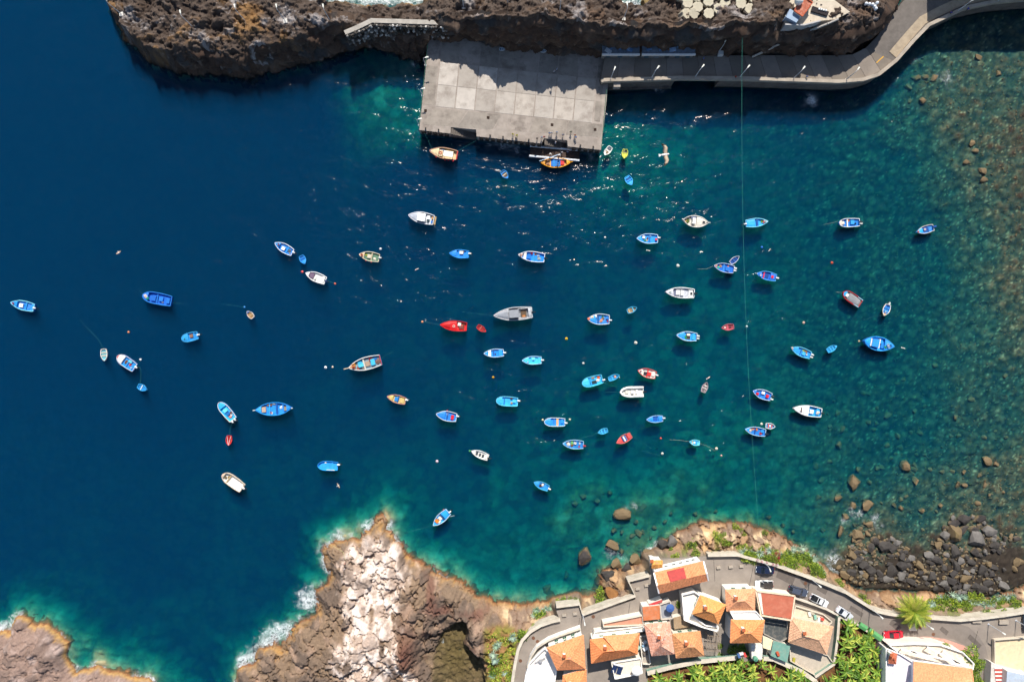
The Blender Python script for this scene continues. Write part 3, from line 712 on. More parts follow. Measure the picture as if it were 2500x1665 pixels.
    def thwart(s, t, col, wd=0.28):
        h = s.w(t); z = s.zf+(s.sheer(t)-s.zf)*0.62
        return MB().box(s.x(t)-wd/2, s.x(t)+wd/2, -h, h, z-0.05, z).build('thwart', M(az(col), 0.6), s.root)
    def box(s, t, y, lx, wy, h, col, name='locker', z=None, rz=0.0, c=0.03, rough=0.55):
        z0 = s.zf if z is None else z
        m = MB().box(-lx/2, lx/2, -wy/2, wy/2, 0, h, min(c, h*0.4))
        return m.build(name, M(az(col), rough), s.root, loc=(s.x(t), y*s.w(t), z0), rot=(0, 0, rz))
    def engine(s, y=0.0, col='e8e8e6', leg='30343a', tilt=0.25):
        e = bpy.data.objects.new('outboard_engine', None)
        m = MB()
        m.add([(-0.62,-0.16,0.30),(-0.62,0.16,0.30),(0.02,0.2,0.30),(0.02,-0.2,0.30),(-0.68,-0.15,0.52),(-0.68,0.15,0.52),(0.06,0.19,0.55),(0.06,-0.19,0.55),(-0.55,-0.1,0.72),(-0.55,0.1,0.72),(-0.04,0.13,0.74),(-0.04,-0.13,0.74)],
              [(0,1,2,3)]+[(i,(i+1)%4,4+(i+1)%4,4+i)[::-1] for i in range(4)]+[(4+i,4+(i+1)%4,8+(i+1)%4,8+i)[::-1] for i in range(4)]+[(11,10,9,8)])
        o = m.build('outboard_engine', M(col, 0.35), s.root, loc=(s.x(0)-0.05, y*s.B/2, s.sheer(0)-0.35), rot=(0, tilt, 0))
        k = MB().box(-0.32, -0.12, -0.06, 0.06, -0.55, 0.3).box(-0.75, -0.05, -0.10, 0.10, -0.56, -0.50).box(-0.14, 0.06, -0.12, 0.12, 0.05, 0.28)
        k.build('engine_leg', M(leg, 0.4), o)
        return o
    def ring(s, t, y, r, col, z=None):
        m = MB(); v = []; f = []; n1, n2 = 14, 6; rr = r*0.24
        for i in range(n1):
            a = 2*math.pi*i/n1
            for k in range(n2):
                b = 2*math.pi*k/n2; v.append(((r+rr*math.cos(b))*math.cos(a), (r+rr*math.cos(b))*math.sin(a), rr*math.sin(b)))
        for i in range(n1):
            for k in range(n2): f.append((i*n2+k, ((i+1)%n1)*n2+k, ((i+1)%n1)*n2+(k+1)%n2, i*n2+(k+1)%n2))
        return m.add(v, f).build('life_ring', M(col, 0.5), s.root, True, loc=(s.x(t), y*s.w(t), (z if z else s.sheer(t))+0.1))
    def fender(s, t, side, col='d8402f', r=0.17):
        return MB().lathe([(0.02,-r),(r*0.75,-r*0.65),(r,0),(r*0.75,r*0.65),(0.02,r)], 8).build('fender', M(col, 0.4), s.root, True, loc=(s.x(t), side*(half_breadth(s.kind, t, s.B)+r*0.9), s.sheer(t)*0.75))
    def cabin(s, t0, t1, wf, h, col, win='1c2630', roof=None, z=None):
        """a wheelhouse with sloping sides, its windows and a roof plate"""
        x0, x1 = s.x(t0), s.x(t1); wd = s.w((t0+t1)/2)*wf; z0 = s.zf if z is None else z; zt = s.sheer((t0+t1)/2)+h
        m = MB(); m.add([(x0,-wd,z0),(x1,-wd*0.86,z0),(x1,wd*0.86,z0),(x0,wd,z0),(x0+0.05,-wd*0.9,zt),(x1-0.28,-wd*0.76,zt),(x1-0.28,wd*0.76,zt),(x0+0.05,wd*0.9,zt)],
                        [(0,1,5,4),(1,2,6,5),(2,3,7,6),(3,0,4,7),(4,5,6,7)])
        o = m.build('cabin', M(col, 0.4), s.root)
        zw = zt-0.42
        def lerp(a, b, q): return Vector(a)*(1-q)+Vector(b)*q
        A, B_, C, D = Vector((x1,-wd*0.86,z0)), Vector((x1,wd*0.86,z0)), Vector((x1-0.28,wd*0.76,zt)), Vector((x1-0.28,-wd*0.76,zt))
        nrm = (B_-A).cross(D-A).normalized()*0.02
        q0, q1 = 0.55, 0.93
        p = [A.lerp(D, q0).lerp(B_.lerp(C, q0), 0.07), A.lerp(D, q0).lerp(B_.lerp(C, q0), 0.93), A.lerp(D, q1).lerp(B_.lerp(C, q1), 0.93), A.lerp(D, q1).lerp(B_.lerp(C, q1), 0.07)]
        MB().add([q+nrm for q in p], [(0,1,2,3)]).build('windscreen', M(win, 0.1, spec=0.6), o)
        for sg in (-1, 1):
            A, B_, C, D = Vector((x0,sg*wd,z0)), Vector((x1,sg*wd*0.86,z0)), Vector((x1-0.28,sg*wd*0.76,zt)), Vector((x0+0.05,sg*wd*0.9,zt))
            off = Vector((0, sg*0.02, 0.01))
            p = [A.lerp(D, q0).lerp(B_.lerp(C, q0), .1), A.lerp(D, q0).lerp(B_.lerp(C, q0), .9), A.lerp(D, q1).lerp(B_.lerp(C, q1), .9), A.lerp(D, q1).lerp(B_.lerp(C, q1), .1)]
            MB().add([q+off for q in p], [(0,1,2,3) if sg < 0 else (3,2,1,0)]).build('side_window', M(win, 0.1, spec=0.6), o)
        if roof: MB().box(x0-0.12, x1-0.2, -wd*0.95, wd*0.95, zt+0.003, zt+0.07, 0.03).build('cabin_roof', M(roof, 0.4), o)
        return o
    def world(s, t, y, z):
        m = Matrix.Translation(s.c) @ Matrix.Rotation(s.rz, 4, 'Z'); return m @ Vector((s.x(t), y*s.w(t), z))

NETS = {}
def net_heap(b, t, y, r, col, label, z=None):
    key = (col,)
    if key not in NETS:
        m = MB(); rr = random.Random(hash(col) % 999); v = []; f = []
        n = 12
        for j, (q, hh) in enumerate(((1.0, 0.0), (0.86, 0.2), (0.55, 0.36), (0.2, 0.42))):
            for k in range(n):
                a = 2*math.pi*k/n; w_ = q*(0.8+0.4*rr.random()); v.append((w_*math.cos(a), w_*math.sin(a), hh*(0.7+0.6*rr.random())))
        for j in range(3):
            for k in range(n): f.append((j*n+k, j*n+(k+1)%n, (j+1)*n+(k+1)%n, (j+1)*n+k))
        f.append(tuple(3*n+k for k in range(n)))
        NETS[key] = m.add(v, f).mesh('net_heap', M(col, 0.9, var=0.5, scale=9.0, bump=0.05, bscale=14))
    o = link('net_heap', NETS[key], None, b.world(t, y, (z if z is not None else b.zf)+0.01), (0, 0, R.random()*6), (r, r*0.8, r))
    return tag(o, label, 'fishing net', 'nets and gear heaped in the boats')
CRATES = {}
def crate(b, t, y, lx, wy, h, col, label, z=None):
    key = (col, round(lx, 2), round(wy, 2), h)
    if key not in CRATES:
        m = MB(); m.box(-lx/2, lx/2, -wy/2, wy/2, 0, 0.04)
        for a in ((-lx/2, lx/2, -wy/2, -wy/2+.04), (-lx/2, lx/2, wy/2-.04, wy/2), (-lx/2, -lx/2+.04, -wy/2+.04, wy/2-.04), (lx/2-.04, lx/2, -wy/2+.04, wy/2-.04)): m.box(*a, 0.041, h)
        CRATES[key] = m.mesh('fish_crate', M(col, 0.5))
    o = link('fish_crate', CRATES[key], None, b.world(t, y, (z if z is not None else b.zf)+0.01), (0, 0, b.rz+R.uniform(-.3, .3)))
    return tag(o, label, 'crate', 'crates and boxes in the boats')
BUCK = {}
def bucket(b, t, y, r, col, label, z=None):
    if col not in BUCK:
        BUCK[col] = MB().lathe([(0.75,0),(1.0,1.5),(0.88,1.5),(0.7,0.2)], 10).mesh('bucket', M(col, 0.45))
    o = link('bucket', BUCK[col], None, b.world(t, y, (z if z is not None else b.zf)+0.01), None, (r, r, r))
    return tag(o, label, 'bucket', 'buckets in the boats')

BL, LB, NB, WH, RD = '1f6fd6', '3f9be6', '1c50b4', 'ebe9e4', 'c8202a'
def std(b, fore=0.70, dk=None, th=(0.45,), thc=None, st=None, eng=0.0, engc='e4e4e2'):
    """the common fit-out of the small blue boats: foredeck, thwarts, stern seat, outboard"""
    dk = dk or b.deckc
    if fore: b.deck(fore, 0.985, dk)
    for t in th: b.thwart(t, thc or dk)
    if st: b.box(st/2+0.03, 0, st*b.L, b.w(0.06)*1.9, (b.sheer(0)-b.zf)*0.6, thc or dk, 'stern_seat')
    if eng is not None: b.engine(eng, engc)
BOATS = {}
def B(key, *a, **k): BOATS[key] = Boat(*a, **k); return BOATS[key]

b = B(1, (31,739), (87,752), 23, 'transom', BL, '9cc4ee', BL, 'blue motor boat with white box amidships, farthest out at the left edge of the bay')
std(b, 0.72, th=(0.35,), st=0.12); b.box(.55, .15, .9, .95, .5, WH, 'engine_box'); bucket(b, .86, 0, .22, 'c84a42', 'red tub on the bow of the leftmost blue boat', z=b.sheer(.86)+.03)
b = B(2, (352,722), (422,736), 28, 'round', NB, '2f6fd0', '1d58c2', 'large dark blue barge-like boat with rounded bow at the left of the bay', fb=0.95)
b.deck(.80, .97, '2a66cc'); b.box(.62, .1, 1.1, 1.3, .5, '2158bd', 'hatch'); b.box(.36, .0, 1.0, 1.0, .55, '2a6ad2', 'engine_box'); b.box(.12, .1, .8, 1.2, .5, '2563c6', 'locker'); b.thwart(.5, '2563c6')
net_heap(b, .88, 0, .55, 'c9b9b0', 'pale net heap in the bow of the dark blue barge-like boat', z=b.sheer(.88)); net_heap(b, .8, .4, .4, '1f8f74', 'green net heap beside the pale one on the dark blue barge', z=b.sheer(.8)); bucket(b, .3, .5, .2, 'e8e8e6', 'white bucket on the deck of the dark blue barge-like boat')
b = B(3, (258,881), (255,852), 16, 'dinghy', 'e3d9c9', 'efe6d8', '6b95b8', 'small cream dinghy with pale blue inside, leftmost of the dinghies, bow pointing down')
b.thwart(.3, 'd8c7ae', .22); b.thwart(.55, 'd8c7ae', .22); b.deck(.82, .98, '7db0d8')
b = B(4, (290,869), (332,898), 25, 'round', BL, 'c4c8d2', '2a78d4', 'blue boat with red-rimmed bow, white foredeck and gear, beside the leftmost dinghies')
b.deck(.66, .93, 'e9e4dc'); b.deck(.93, .975, 'b2433f', .02, 'bow_cap'); b.engine(-.3); b.thwart(.42, '3a84dc'); b.box(.35, -.55, .9, .55, .4, '6fa9e0', 'seat_box')
net_heap(b, .5, .1, .55, '6a4a38', 'brown net heap in the red-rimmed blue boat'); net_heap(b, .28, .1, .38, 'c93a2c', 'red net heap at the stern of the red-rimmed blue boat'); bucket(b, .15, .5, .2, 'dfe4e6', 'pale bucket at the stern of the red-rimmed blue boat')
b = B(5, (360,952), (339,941), 15, 'dinghy', '2f86da', '3f97e6', '2670c0', 'tiny blue dinghy trailing on a line below the red-rimmed blue boat')
b.thwart(.4, 'dfe2e0', .18)
b = B(6, (673,594), (716,618), 22, 'transom', '2567cf', 'dfe6ee', BL, 'blue boat with white rail, red tub at bow, upper left of the moorings')
std(b, .72, th=(.3,), eng=-.2); b.box(.5, .2, .85, .8, .5, WH, 'engine_box'); bucket(b, .78, -.2, .25, 'b8594c', 'red tub on the foredeck of the upper left blue boat', z=b.sheer(.78)); net_heap(b, .2, 0, .5, '53606e', 'grey net heap at the stern of the upper left blue boat'); bucket(b, .12, .5, .2, 'd8cfc2', 'cream bucket at the stern of the upper left blue boat')
b = B(7, (746,645), (736,625), 15, 'dinghy', '2674d6', '3a8ae6', '1d58b4', 'small blue dinghy tied behind the upper left blue boat with red tub'); b.deck(.55, .98, '2f80de'); b.thwart(.3, '2f80de', .2)
b = B(8, (748,667), (796,686), 23, 'transom', 'e4e6ec', 'f2f2f0', 'd9d7d2', 'white speedboat with purple-brown cover over its bow seats between two red buoys', name='speedboat', cat='speedboat')
b.deck(.82, .985, 'f0f0ee'); b.box(.68, 0, 1.1, 1.25, .42, '6d5a6e', 'seat_cover'); b.box(.5, .35, .4, .5, .6, 'e6e3dc', 'console'); b.box(.12, 0, .5, 1.5, .4, 'f2f1ee', 'stern_seat'); b.engine(0, '2b3a66')
b = B(9, (878,622), (927,631), 23, 'transom', 'b9ab92', 'd8cbb0', '587a62', 'weathered cream boat with green floor and fishing gear right of the speedboat')
std(b, .74, 'c7b394', th=(.38,), thc='b6a98f', eng=-.1); b.box(.5, .0, .9, .9, .45, 'c9bda6', 'engine_box'); bucket(b, .85, 0, .28, 'd06a4e', 'orange tub on the bow of the weathered cream boat', z=b.sheer(.85)); b.fender(.62, 1); b.fender(.35, 1); net_heap(b, .22, .4, .4, 'cfc6b6', 'pale net heap at the stern of the weathered cream boat'); net_heap(b, .66, -.2, .3, 'a3a83a', 'yellow-green net heap behind the bow of the weathered cream boat')
b = B(10, (605,760), (619,776), 14, 'dinghy', '8a90b0', 'dcd8d0', '9a7650', 'tiny dinghy with wooden inside and blue bow, alone among the left moorings'); b.deck(.8, .98, '2f5fc0'); b.thwart(.4, 'c8a878', .2)
b = B(11, (446,828), (485,818), 21, 'round', '1f63bd', '4a94dd', '2a76c8', 'blue boat with brown cockpit and white outboard, left of centre below the barge')
b.deck(.58, .96, '2f82d2'); b.thwart(.22, '2a76c8', .3); b.box(.4, -.2, .8, .8, .3, '8a6450', 'cockpit_seat'); b.engine(0, 'f0f0ee'); bucket(b, .8, .2, .16, '4f9a4a', 'green bucket on the foredeck of the blue boat with brown cockpit', z=b.sheer(.8)+.03)
b = B(12, (853,898), (931,878), 31, 'transom', '2c7fc8', 'e4e0da', '7f93a0', 'long cluttered fishing boat with blue sides, red-white stern and bowsprit at centre left', fb=1.05, name='fishing_boat', cat='fishing boat')
b.deck(.80, .97, 'b9977a'); MB().bar((b.x(.95), 0, b.sheer(.95)+.05), (b.x(1.0)+1.1, 0, b.sheer(1)+.25), .16).build('bowsprit', M('d9c3a0', .7), b.root)
b.box(.62, .05, 1.3, 1.0, .7, '58a8dc', 'engine_box'); b.box(.64, -.45, .9, .5, .75, '3c93d4', 'locker'); b.box(.42, .1, 1.1, 1.2, .35, 'a48c78', 'hatch'); b.box(.25, .05, 1.0, 1.5, .6, '4b9fe0', 'seat_box'); MB().box(b.x(0)-.03, b.x(0)+.14, -b.w(0)-.1, b.w(0)+.1, b.sheer(0)+.041, b.sheer(0)+.1).build('stern_rail', M('b8353a'), b.root); b.thwart(.52, 'c8beb0', .3)
crate(b, .82, -.45, .85, .7, .5, 'e8a020', 'yellow crate at the bow of the long cluttered fishing boat', z=b.sheer(.82)); crate(b, .84, .15, .6, .5, .4, 'c9453a', 'red crate at the bow of the long cluttered fishing boat', z=b.sheer(.84)+.08); bucket(b, .72, .6, .35, 'c8705a', 'pinkish tub beside the engine box of the long fishing boat'); bucket(b, .56, .62, .3, 'd9cfc4', 'pale tub amidships in the long fishing boat'); crate(b, .3, -.55, .7, .6, .4, 'b93028', 'red crate aft in the long cluttered fishing boat'); net_heap(b, .1, .2, .8, '7a5f58', 'brown net heap at the stern of the long fishing boat'); net_heap(b, .16, -.4, .5, '2d6bb0', 'blue net heap at the stern of the long fishing boat'); bucket(b, .52, -.6, .22, '9cc8e4', 'pale blue bucket amidships in the long fishing boat')
b = B(13, (537,982), (572,1024), 23, 'round', '2a82d8', 'd8cfc8', '3a96e4', 'blue boat with pale rails and two outboards above the red dinghy', fb=.85)
b.deck(.72, .95, '3f9be8'); b.box(.55, .1, .9, 1.0, .5, '6fb4ee', 'engine_box'); b.box(.36, .1, .8, .8, .4, '1d5cae', 'locker'); b.engine(.35); b.engine(-.35, 'd6d6d4'); net_heap(b, .2, .3, .42, 'c47c6e', 'pinkish net heap at the stern of the blue boat above the red dinghy'); bucket(b, .22, -.4, .26, 'eceae6', 'white tub at the stern of the blue boat above the red dinghy'); crate(b, .32, -.5, .5, .4, .3, '8a5a50', 'brown crate in the blue boat above the red dinghy')
b = B(14, (627,1000), (715,995), 32, 'double', '1f66cc', '2f80de', '2a7ade', 'long blue double-ended boat with white stem posts, lower left of the moorings', fb=.95, name='fishing_boat', cat='fishing boat')
for t, e in ((1.0, 1), (0.0, -1)): MB().bar((b.x(t)-e*.15, 0, b.sheer(t)-.3), (b.x(t)+e*.35, 0, b.sheer(t)+.55), .2).build('stem_post', M('e9e4da', .6), b.root)
b.deck(.84, .97, '3b8ee8'); b.deck(.03, .14, '2a7ade', name='stern_deck'); b.thwart(.42, '174a9e', .5); b.thwart(.62, '3b8ee8', .25); b.thwart(.25, '2a7ade', .3); b.box(.78, .05, 1.0, 1.3, .5, 'b59c8a', 'wooden_hatch'); b.box(.18, .1, .8, 1.0, .45, '8d8474', 'wooden_hatch'); b.box(.62, -.7, 1.2, .4, .35, '7d5a44', 'plank_seat'); bucket(b, .60, .6, .26, 'c8303a', 'red bucket in the long blue double-ended boat'); bucket(b, .56, .7, .24, 'eceae8', 'white bucket beside the red one in the long double-ended boat'); net_heap(b, .3, -.2, .5, 'cdd8e2', 'pale net heap aft in the long blue double-ended boat'); crate(b, .5, -.85, .6, .3, .3, 'e8e6e2', 'white crate along the side of the long double-ended boat')
b = B(15, (560,1087), (561,1063), 15, 'dinghy', 'c81f22', 'd8302c', 'a81c1e', 'red dinghy with a white V of rails, trailing below a blue boat'); b.deck(.72, .97, 'd83430'); b.thwart(.3, 'c02426', .2)
for sg in (-1, 1): MB().bar((b.x(.06), sg*b.w(.06)*.9, b.sheer(.1)+.07), (b.x(.93), sg*.05, b.sheer(.93)+.07), .07).build('rail', M('f0e4e0'), b.root)
b = B(16, (546,1156), (594,1191), 26, 'round', 'd9cdbb', 'cdb79c', 'e9e3da', 'cream-white open boat with brown rim, lowest at the left, bow up left', fb=.9)
b.box(.82, .3, .5, .4, .4, '6b5a3c', 'anchor_box'); b.thwart(.68, 'b09a74', .3); b.box(.1, -.3, .6, 1.0, .35, 'f1eee8', 'stern_seat'); b.engine(-.25, 'f0ede6'); net_heap(b, .72, -.2, .4, '8a7448', 'brown net heap behind the bow of the cream-white boat'); b.deck(.90, .985, 'c9b79f')
b = B(17, (777,1135), (826,1137), 23, 'round', '2b7ddc', '2a78d6', '2f86e4', 'plain blue boat with empty deck and one white rail, alone at lower centre left')
b.box(.35, .95, 2.0, .12, .12, 'f0efec', 'white_rail', z=b.sheer(.3)); b.box(.62, -.7, .4, .3, .25, 'eceae4', 'cushion'); b.thwart(.28, '3a90ea', .2); b.engine(-.35)
b = B(18, (946,967), (991,979), 20, 'transom', '8f8aa0', 'c98a84', 'c4ad74', 'colourful boat with yellow decks, red rim and blue cockpit right of the cluttered fishing boat')
b.deck(.68, .985, 'cbb46e'); b.box(.5, .1, .8, 1.0, .4, '2a72c8', 'cockpit_seat'); b.thwart(.4, '1c4f9c', .3); b.box(.18, .1, .9, 1.2, .35, 'c9b070', 'stern_deck'); b.engine(-.4, 'f0f0ee'); bucket(b, .55, .2, .22, 'e8eef2', 'white bucket in the cockpit of the colourful yellow-decked boat')
b = B(19, (998,527), (1060,539), 28, 'transom', 'b9c4d2', 'd9dade', 'c3c6cc', 'white cabin cruiser with grey foredeck, uppermost boat left of centre', fb=1.1, name='cabin_cruiser', cat='cabin cruiser')
b.deck(.60, .985, 'a9afba'); b.cabin(.34, .66, .8, .85, 'ececea', roof='f4f4f2'); b.box(.22, .3, .6, .6, .5, '2a3442', 'helm_seat'); b.box(.22, -.3, .7, 1.0, .45, 'f2f2ef', 'bench'); MB().box(b.x(0)-.45, b.x(0)-.02, -1.0, 1.0, .22, .32).build('swim_platform', M('a98a60'), b.root); b.box(.07, .5, .4, .6, .45, '2b62b8', 'locker'); b.box(.07, -.45, .4, .7, .4, 'b98a55', 'wooden_bench')
b = B(20, (1097,619), (1145,622), 21, 'transom', '1f63cc', '2f7cdc', '2672d6', 'blue boat with plain foredeck and white stern box, below the cabin cruiser')
std(b, .62, '2a76da', th=(.5,), st=.12, eng=-.2); b.box(.38, -.35, .9, .7, .45, 'e9e4da', 'engine_box'); crate(b, .3, -.6, .4, .4, .3, '9a4a30', 'rusty crate beside the white box in the blue boat below the cruiser')
b = B(21, (1265,623), (1329,631), 25, 'transom', '2a70cc', 'dfe2e6', '2176e0', 'large blue boat with white rim and pale box near its bow, upper centre', fb=.95)
b.deck(.84, .985, 'c0aca0'); b.box(.74, 0, .65, 1.7, .6, 'dcd9d4', 'wheel_box'); b.box(.58, .05, .9, 1.2, .5, '1f62c4', 'engine_box'); b.thwart(.42, '2a80ea', .3); b.engine(.0, '2a2e34'); bucket(b, .5, -.75, .28, 'c8282c', 'red tub along the side of the large blue boat, upper centre'); net_heap(b, .36, -.65, .4, 'a86a4a', 'orange-brown net heap in the large blue boat, upper centre'); net_heap(b, .2, .3, .5, '97a4a2', 'grey net heap at the stern of the large blue boat, upper centre'); crate(b, .24, -.4, .5, .4, .35, 'd8e4ec', 'pale crate at the stern of the large blue boat, upper centre'); bucket(b, .9, .1, .24, 'd9a48c', 'pinkish tub on the bow of the large blue boat, upper centre', z=b.sheer(.9))
b = B(22, (1205,771), (1299,763), 32, 'transom', '8f98a6', 'c9c9ca', '8b8f96', 'long grey motor yacht with pale rim and cabin, largest boat in the middle', fb=1.35, name='motor_yacht', cat='yacht')
b.deck(.60, .985, '9a9ca2'); b.deck(.62, .88, '8a8e96', .06, 'cabin_top', inset=.25); b.cabin(.36, .62, .72, .75, '9a9ca0', roof='8f9298'); b.box(.22, .1, 1.4, 1.7, .3, '5c4a38', 'cockpit_sole'); b.box(.22, .55, .7, .5, .5, 'b8763e', 'wooden_seat'); b.deck(.02, .1, 'a8abb0', name='stern_deck'); b.engine(.0, '24282c'); MB().tube([(b.x(.05), b.w(.05), b.sheer(.05)), (b.x(.05), b.w(.05)+.1, b.sheer(.05)+1.2)], .05).build('mast', M('e8e8e6'), b.root)
for sg in (-1, 1): MB().box(b.x(.1), b.x(.36), sg*b.w(.2)*.86-.06, sg*b.w(.2)*.86+.06, b.sheer(.2)-.02, b.sheer(.2)+.1).build('cockpit_coaming', M('d6d6d6'), b.root)
b = B(23, (1075,793), (1140,798), 25, 'transom', 'b5141a', 'c41c20', 'c8191d', 'bright red motor boat with life ring on its foredeck in the middle of the bay', fb=1.0)
b.deck(.38, .985, 'cc1a1e'); b.deck(.60, .86, 'b8161a', .07, 'cabin_top', inset=.3); b.ring(.48, .1, .26, 'e6cfc0', b.sheer(.48)+.1); b.box(.22, .25, .9, .7, .35, '7a4038', 'cockpit_seat'); b.box(.28, -.45, .8, .8, .45, 'e2ddd4', 'engine_box'); b.thwart(.12, '6a3028', .3); b.box(.14, -.3, .4, .5, .3, 'a07850', 'wooden_seat')
b = B(24, (1187,810), (1166,796), 13, 'dinghy', 'c01c20', 'd0282a', '8a1a1c', 'red dinghy towed behind the bright red motor boat'); b.thwart(.35, 'c86a60', .2); b.thwart(.6, 'b02022', .2); b.deck(.85, .97, 'c82024')
b = B(25, (1181,863), (1230,861), 20, 'transom', '2a7cda', 'b9d2ea', '2379dc', 'blue boat with white panel across its bow, left of a similar light blue boat')
b.deck(.80, .985, '3a8ee6'); b.box(.70, 0, .65, 1.5, .48, WH, 'bow_panel'); b.thwart(.5, '1a4fa6', .3); b.box(.16, 0, .9, 1.5, .4, '2f86e2', 'stern_seat'); b.engine(0); bucket(b, .42, .3, .16, '6a3c30', 'brown bucket in the blue boat with white bow panel')
b = B(26, (1274,880), (1322,879), 20, 'transom', '3f9ae6', 'a9d6f4', '46a4ee', 'light blue boat with pale rim, right of the boat with white bow panel')
std(b, .64, '4ca8f0', th=(.5,), st=.14); b.box(.42, -.4, .7, .6, .4, '7cc4f6', 'locker'); crate(b, .42, -.75, .5, .3, .25, 'e4ded4', 'white crate in the light blue pale-rimmed boat'); bucket(b, .7, .5, .15, 'e8e4da', 'white bucket on the foredeck of the light blue pale-rimmed boat', z=b.sheer(.7))
b = B(27, (1211,977), (1264,981), 23, 'round', '2f86de', '7ab8ee', '3a94e8', 'blue boat with rounded bow, square locker and dark thwart, lower centre')
b.deck(.72, .96, '3f9aee'); b.thwart(.62, '1b55aa', .25); b.box(.28, .35, .5, .5, .35, 'a08a70', 'wooden_box'); b.box(.16, -.1, .8, .7, .4, '55a8f0', 'locker'); b.box(.3, -.75, .6, .35, .35, '4a3c34', 'battery_box'); b.engine(-.3)
b = B(28, (1065,1010), (1115,1019), 24, 'transom', '1f60c4', 'd8dde4', '2a6ed0', 'blue boat with red seat cover at its stern and red-white side fender, lower centre')
b.deck(.56, .985, '2f74d8'); b.box(.2, .1, .7, 1.1, .4, 'd01f2e', 'seat_cover'); b.thwart(.45, '174696', .3); b.engine(-.35, 'e8e6e2'); b.fender(.5, -1, 'c8304a'); bucket(b, .46, -.5, .2, 'e8ecf2', 'white bucket in the blue boat with red stern cover')
b = B(29, (1328,1029), (1379,1030), 21, 'round', '2468c8', 'cfe0f0', '2a7ade', 'blue round-bowed boat with one tan plank seat between two cream buoys')
b.deck(.68, .96, '3584e6'); b.thwart(.36, 'd8a978', .55); b.thwart(.52, '2468c8', .2); b.box(.14, -.2, .6, .9, .35, '2f80e0', 'stern_seat'); b.engine(.15)
b = B(30, (1373,1082), (1424,1085), 22, 'transom', '2f80d4', '9cc8ea', '2a6cc0', 'blue boat crammed with white and green gear, lower centre right')
b.deck(.86, .985, '4a90d8'); b.engine(.2, 'b83a48'); b.thwart(.32, '2a6cc0', .3); net_heap(b, .72, .1, .55, 'e0d2c4', 'pale net heap in the bow of the crammed blue boat'); net_heap(b, .55, -.3, .5, '6fae6a', 'green net heap in the crammed blue boat'); net_heap(b, .54, .4, .4, '7a4a2a', 'brown net heap in the crammed blue boat'); crate(b, .4, -.3, .6, .5, .4, 'f0ece4', 'white crate in the crammed blue boat'); bucket(b, .2, .5, .22, 'd45a50', 'red bucket at the stern of the crammed blue boat'); bucket(b, .18, -.4, .22, 'eceae6', 'white bucket at the stern of the crammed blue boat')
b = B(31, (1151,1100), (1192,1116), 18, 'transom', 'e6e4dc', 'f2f0ea', 'eae7df', 'white rowing boat with three dark seat wells, lower centre')
b.deck(.78, .985, 'f2f0ec')
for t in (.3, .48, .66): b.box(t, .2, .5, .8, .18, '3a4048', 'seat_well')
b.box(.12, -.1, .5, 1.0, .35, 'efece6', 'stern_seat'); b.engine(.1, '3a3a3a')
b = B(32, (1303,1176), (1339,1191), 18, 'transom', '2a72cc', '5a9ee0', '2b78d4', 'small blue boat with dark cockpit, lowest of the blue boats left of the cove rocks')
std(b, .66, '3a88de', th=(.25,)); b.box(.52, .2, .6, .7, .2, '332c2c', 'cockpit_well'); b.box(.42, -.3, .5, .6, .3, 'd8d0c4', 'engine_box'); bucket(b, .55, .1, .14, 'c83a2a', 'red bucket in the small blue boat with dark cockpit')
b = B(33, (1058,1281), (1095,1247), 22, 'transom', '2f86da', 'bcd6ec', '3a90e2', 'blue boat with orange mat in its bow, moored beside the rocky promontory')
b.deck(.88, .985, '4a9cea'); b.deck(.04, .34, '2f88e4', -.08, 'stern_deck'); b.thwart(.42, '1c3f78', .35); b.box(.72, -.2, .8, .9, .4, 'e0802e', 'mat_box'); b.box(.66, .5, .7, .5, .35, 'e4dccc', 'cushion'); b.box(.52, -.1, .7, .9, .4, 'd9cfc0', 'engine_box'); b.engine(.3, 'e4e4e2'); b.fender(.12, -1, 'c84a4a'); MB().bar((b.x(.1), b.B/2+.1, b.sheer(.1)), (b.x(-.1), b.B/2+.6, b.sheer(.1)+.2), .06).build('oar', M('c9d2d6'), b.root)
b = B(34, (1553,583), (1605,584), 24, 'transom', '2a78d6', 'b8d4ee', '2f80dc', 'blue boat with white square hatch, red engine cover and gear, upper right of centre')
b.deck(.78, .985, '3d90e6'); b.box(.66, -.35, .6, .6, .4, 'eceae6', 'hatch'); b.thwart(.38, '1d5cb2', .35); b.engine(-.2); b.box(.08, .2, .5, .5, .55, 'd0405a', 'engine_cover'); net_heap(b, .6, .4, .4, '3f8a78', 'green net heap in the blue boat with white square hatch'); net_heap(b, .5, .35, .35, 'b8a68c', 'tan net heap in the blue boat with white square hatch'); bucket(b, .48, -.1, .2, '9a2a30', 'dark red bucket in the blue boat with white square hatch'); bucket(b, .34, -.6, .18, 'd8e8f0', 'pale bucket in the blue boat with white square hatch')
b = B(35, (1665,538), (1727,546), 28, 'double', 'c9beb0', 'e0dbd2', 'cdc6ba', 'cream double-ended boat with white wheelhouse box, upper right moorings', fb=.95)
for t, e in ((1.0, 1), (0.0, -1)): MB().bar((b.x(t)-e*.15, 0, b.sheer(t)-.3), (b.x(t)+e*.25, 0, b.sheer(t)+.4), .18).build('stem_post', M('eee9e0', .6), b.root)
b.cabin(.52, .66, .6, .5, 'eeece6', roof='f4f2ee'); b.deck(.08, .46, 'cfc8bc', -.14, 'aft_deck'); b.box(.58, -.7, 1.2, .6, .5, '66708a', 'side_locker'); b.box(.18, 0, .6, .6, .12, '3c3c40', 'hatch', z=b.sheer(.18)); net_heap(b, .78, .1, .55, '5c6a3a', 'green-brown net heap in the bow of the cream double-ended boat'); net_heap(b, .86, .2, .4, 'c8a070', 'tan net heap in the bow of the cream double-ended boat')
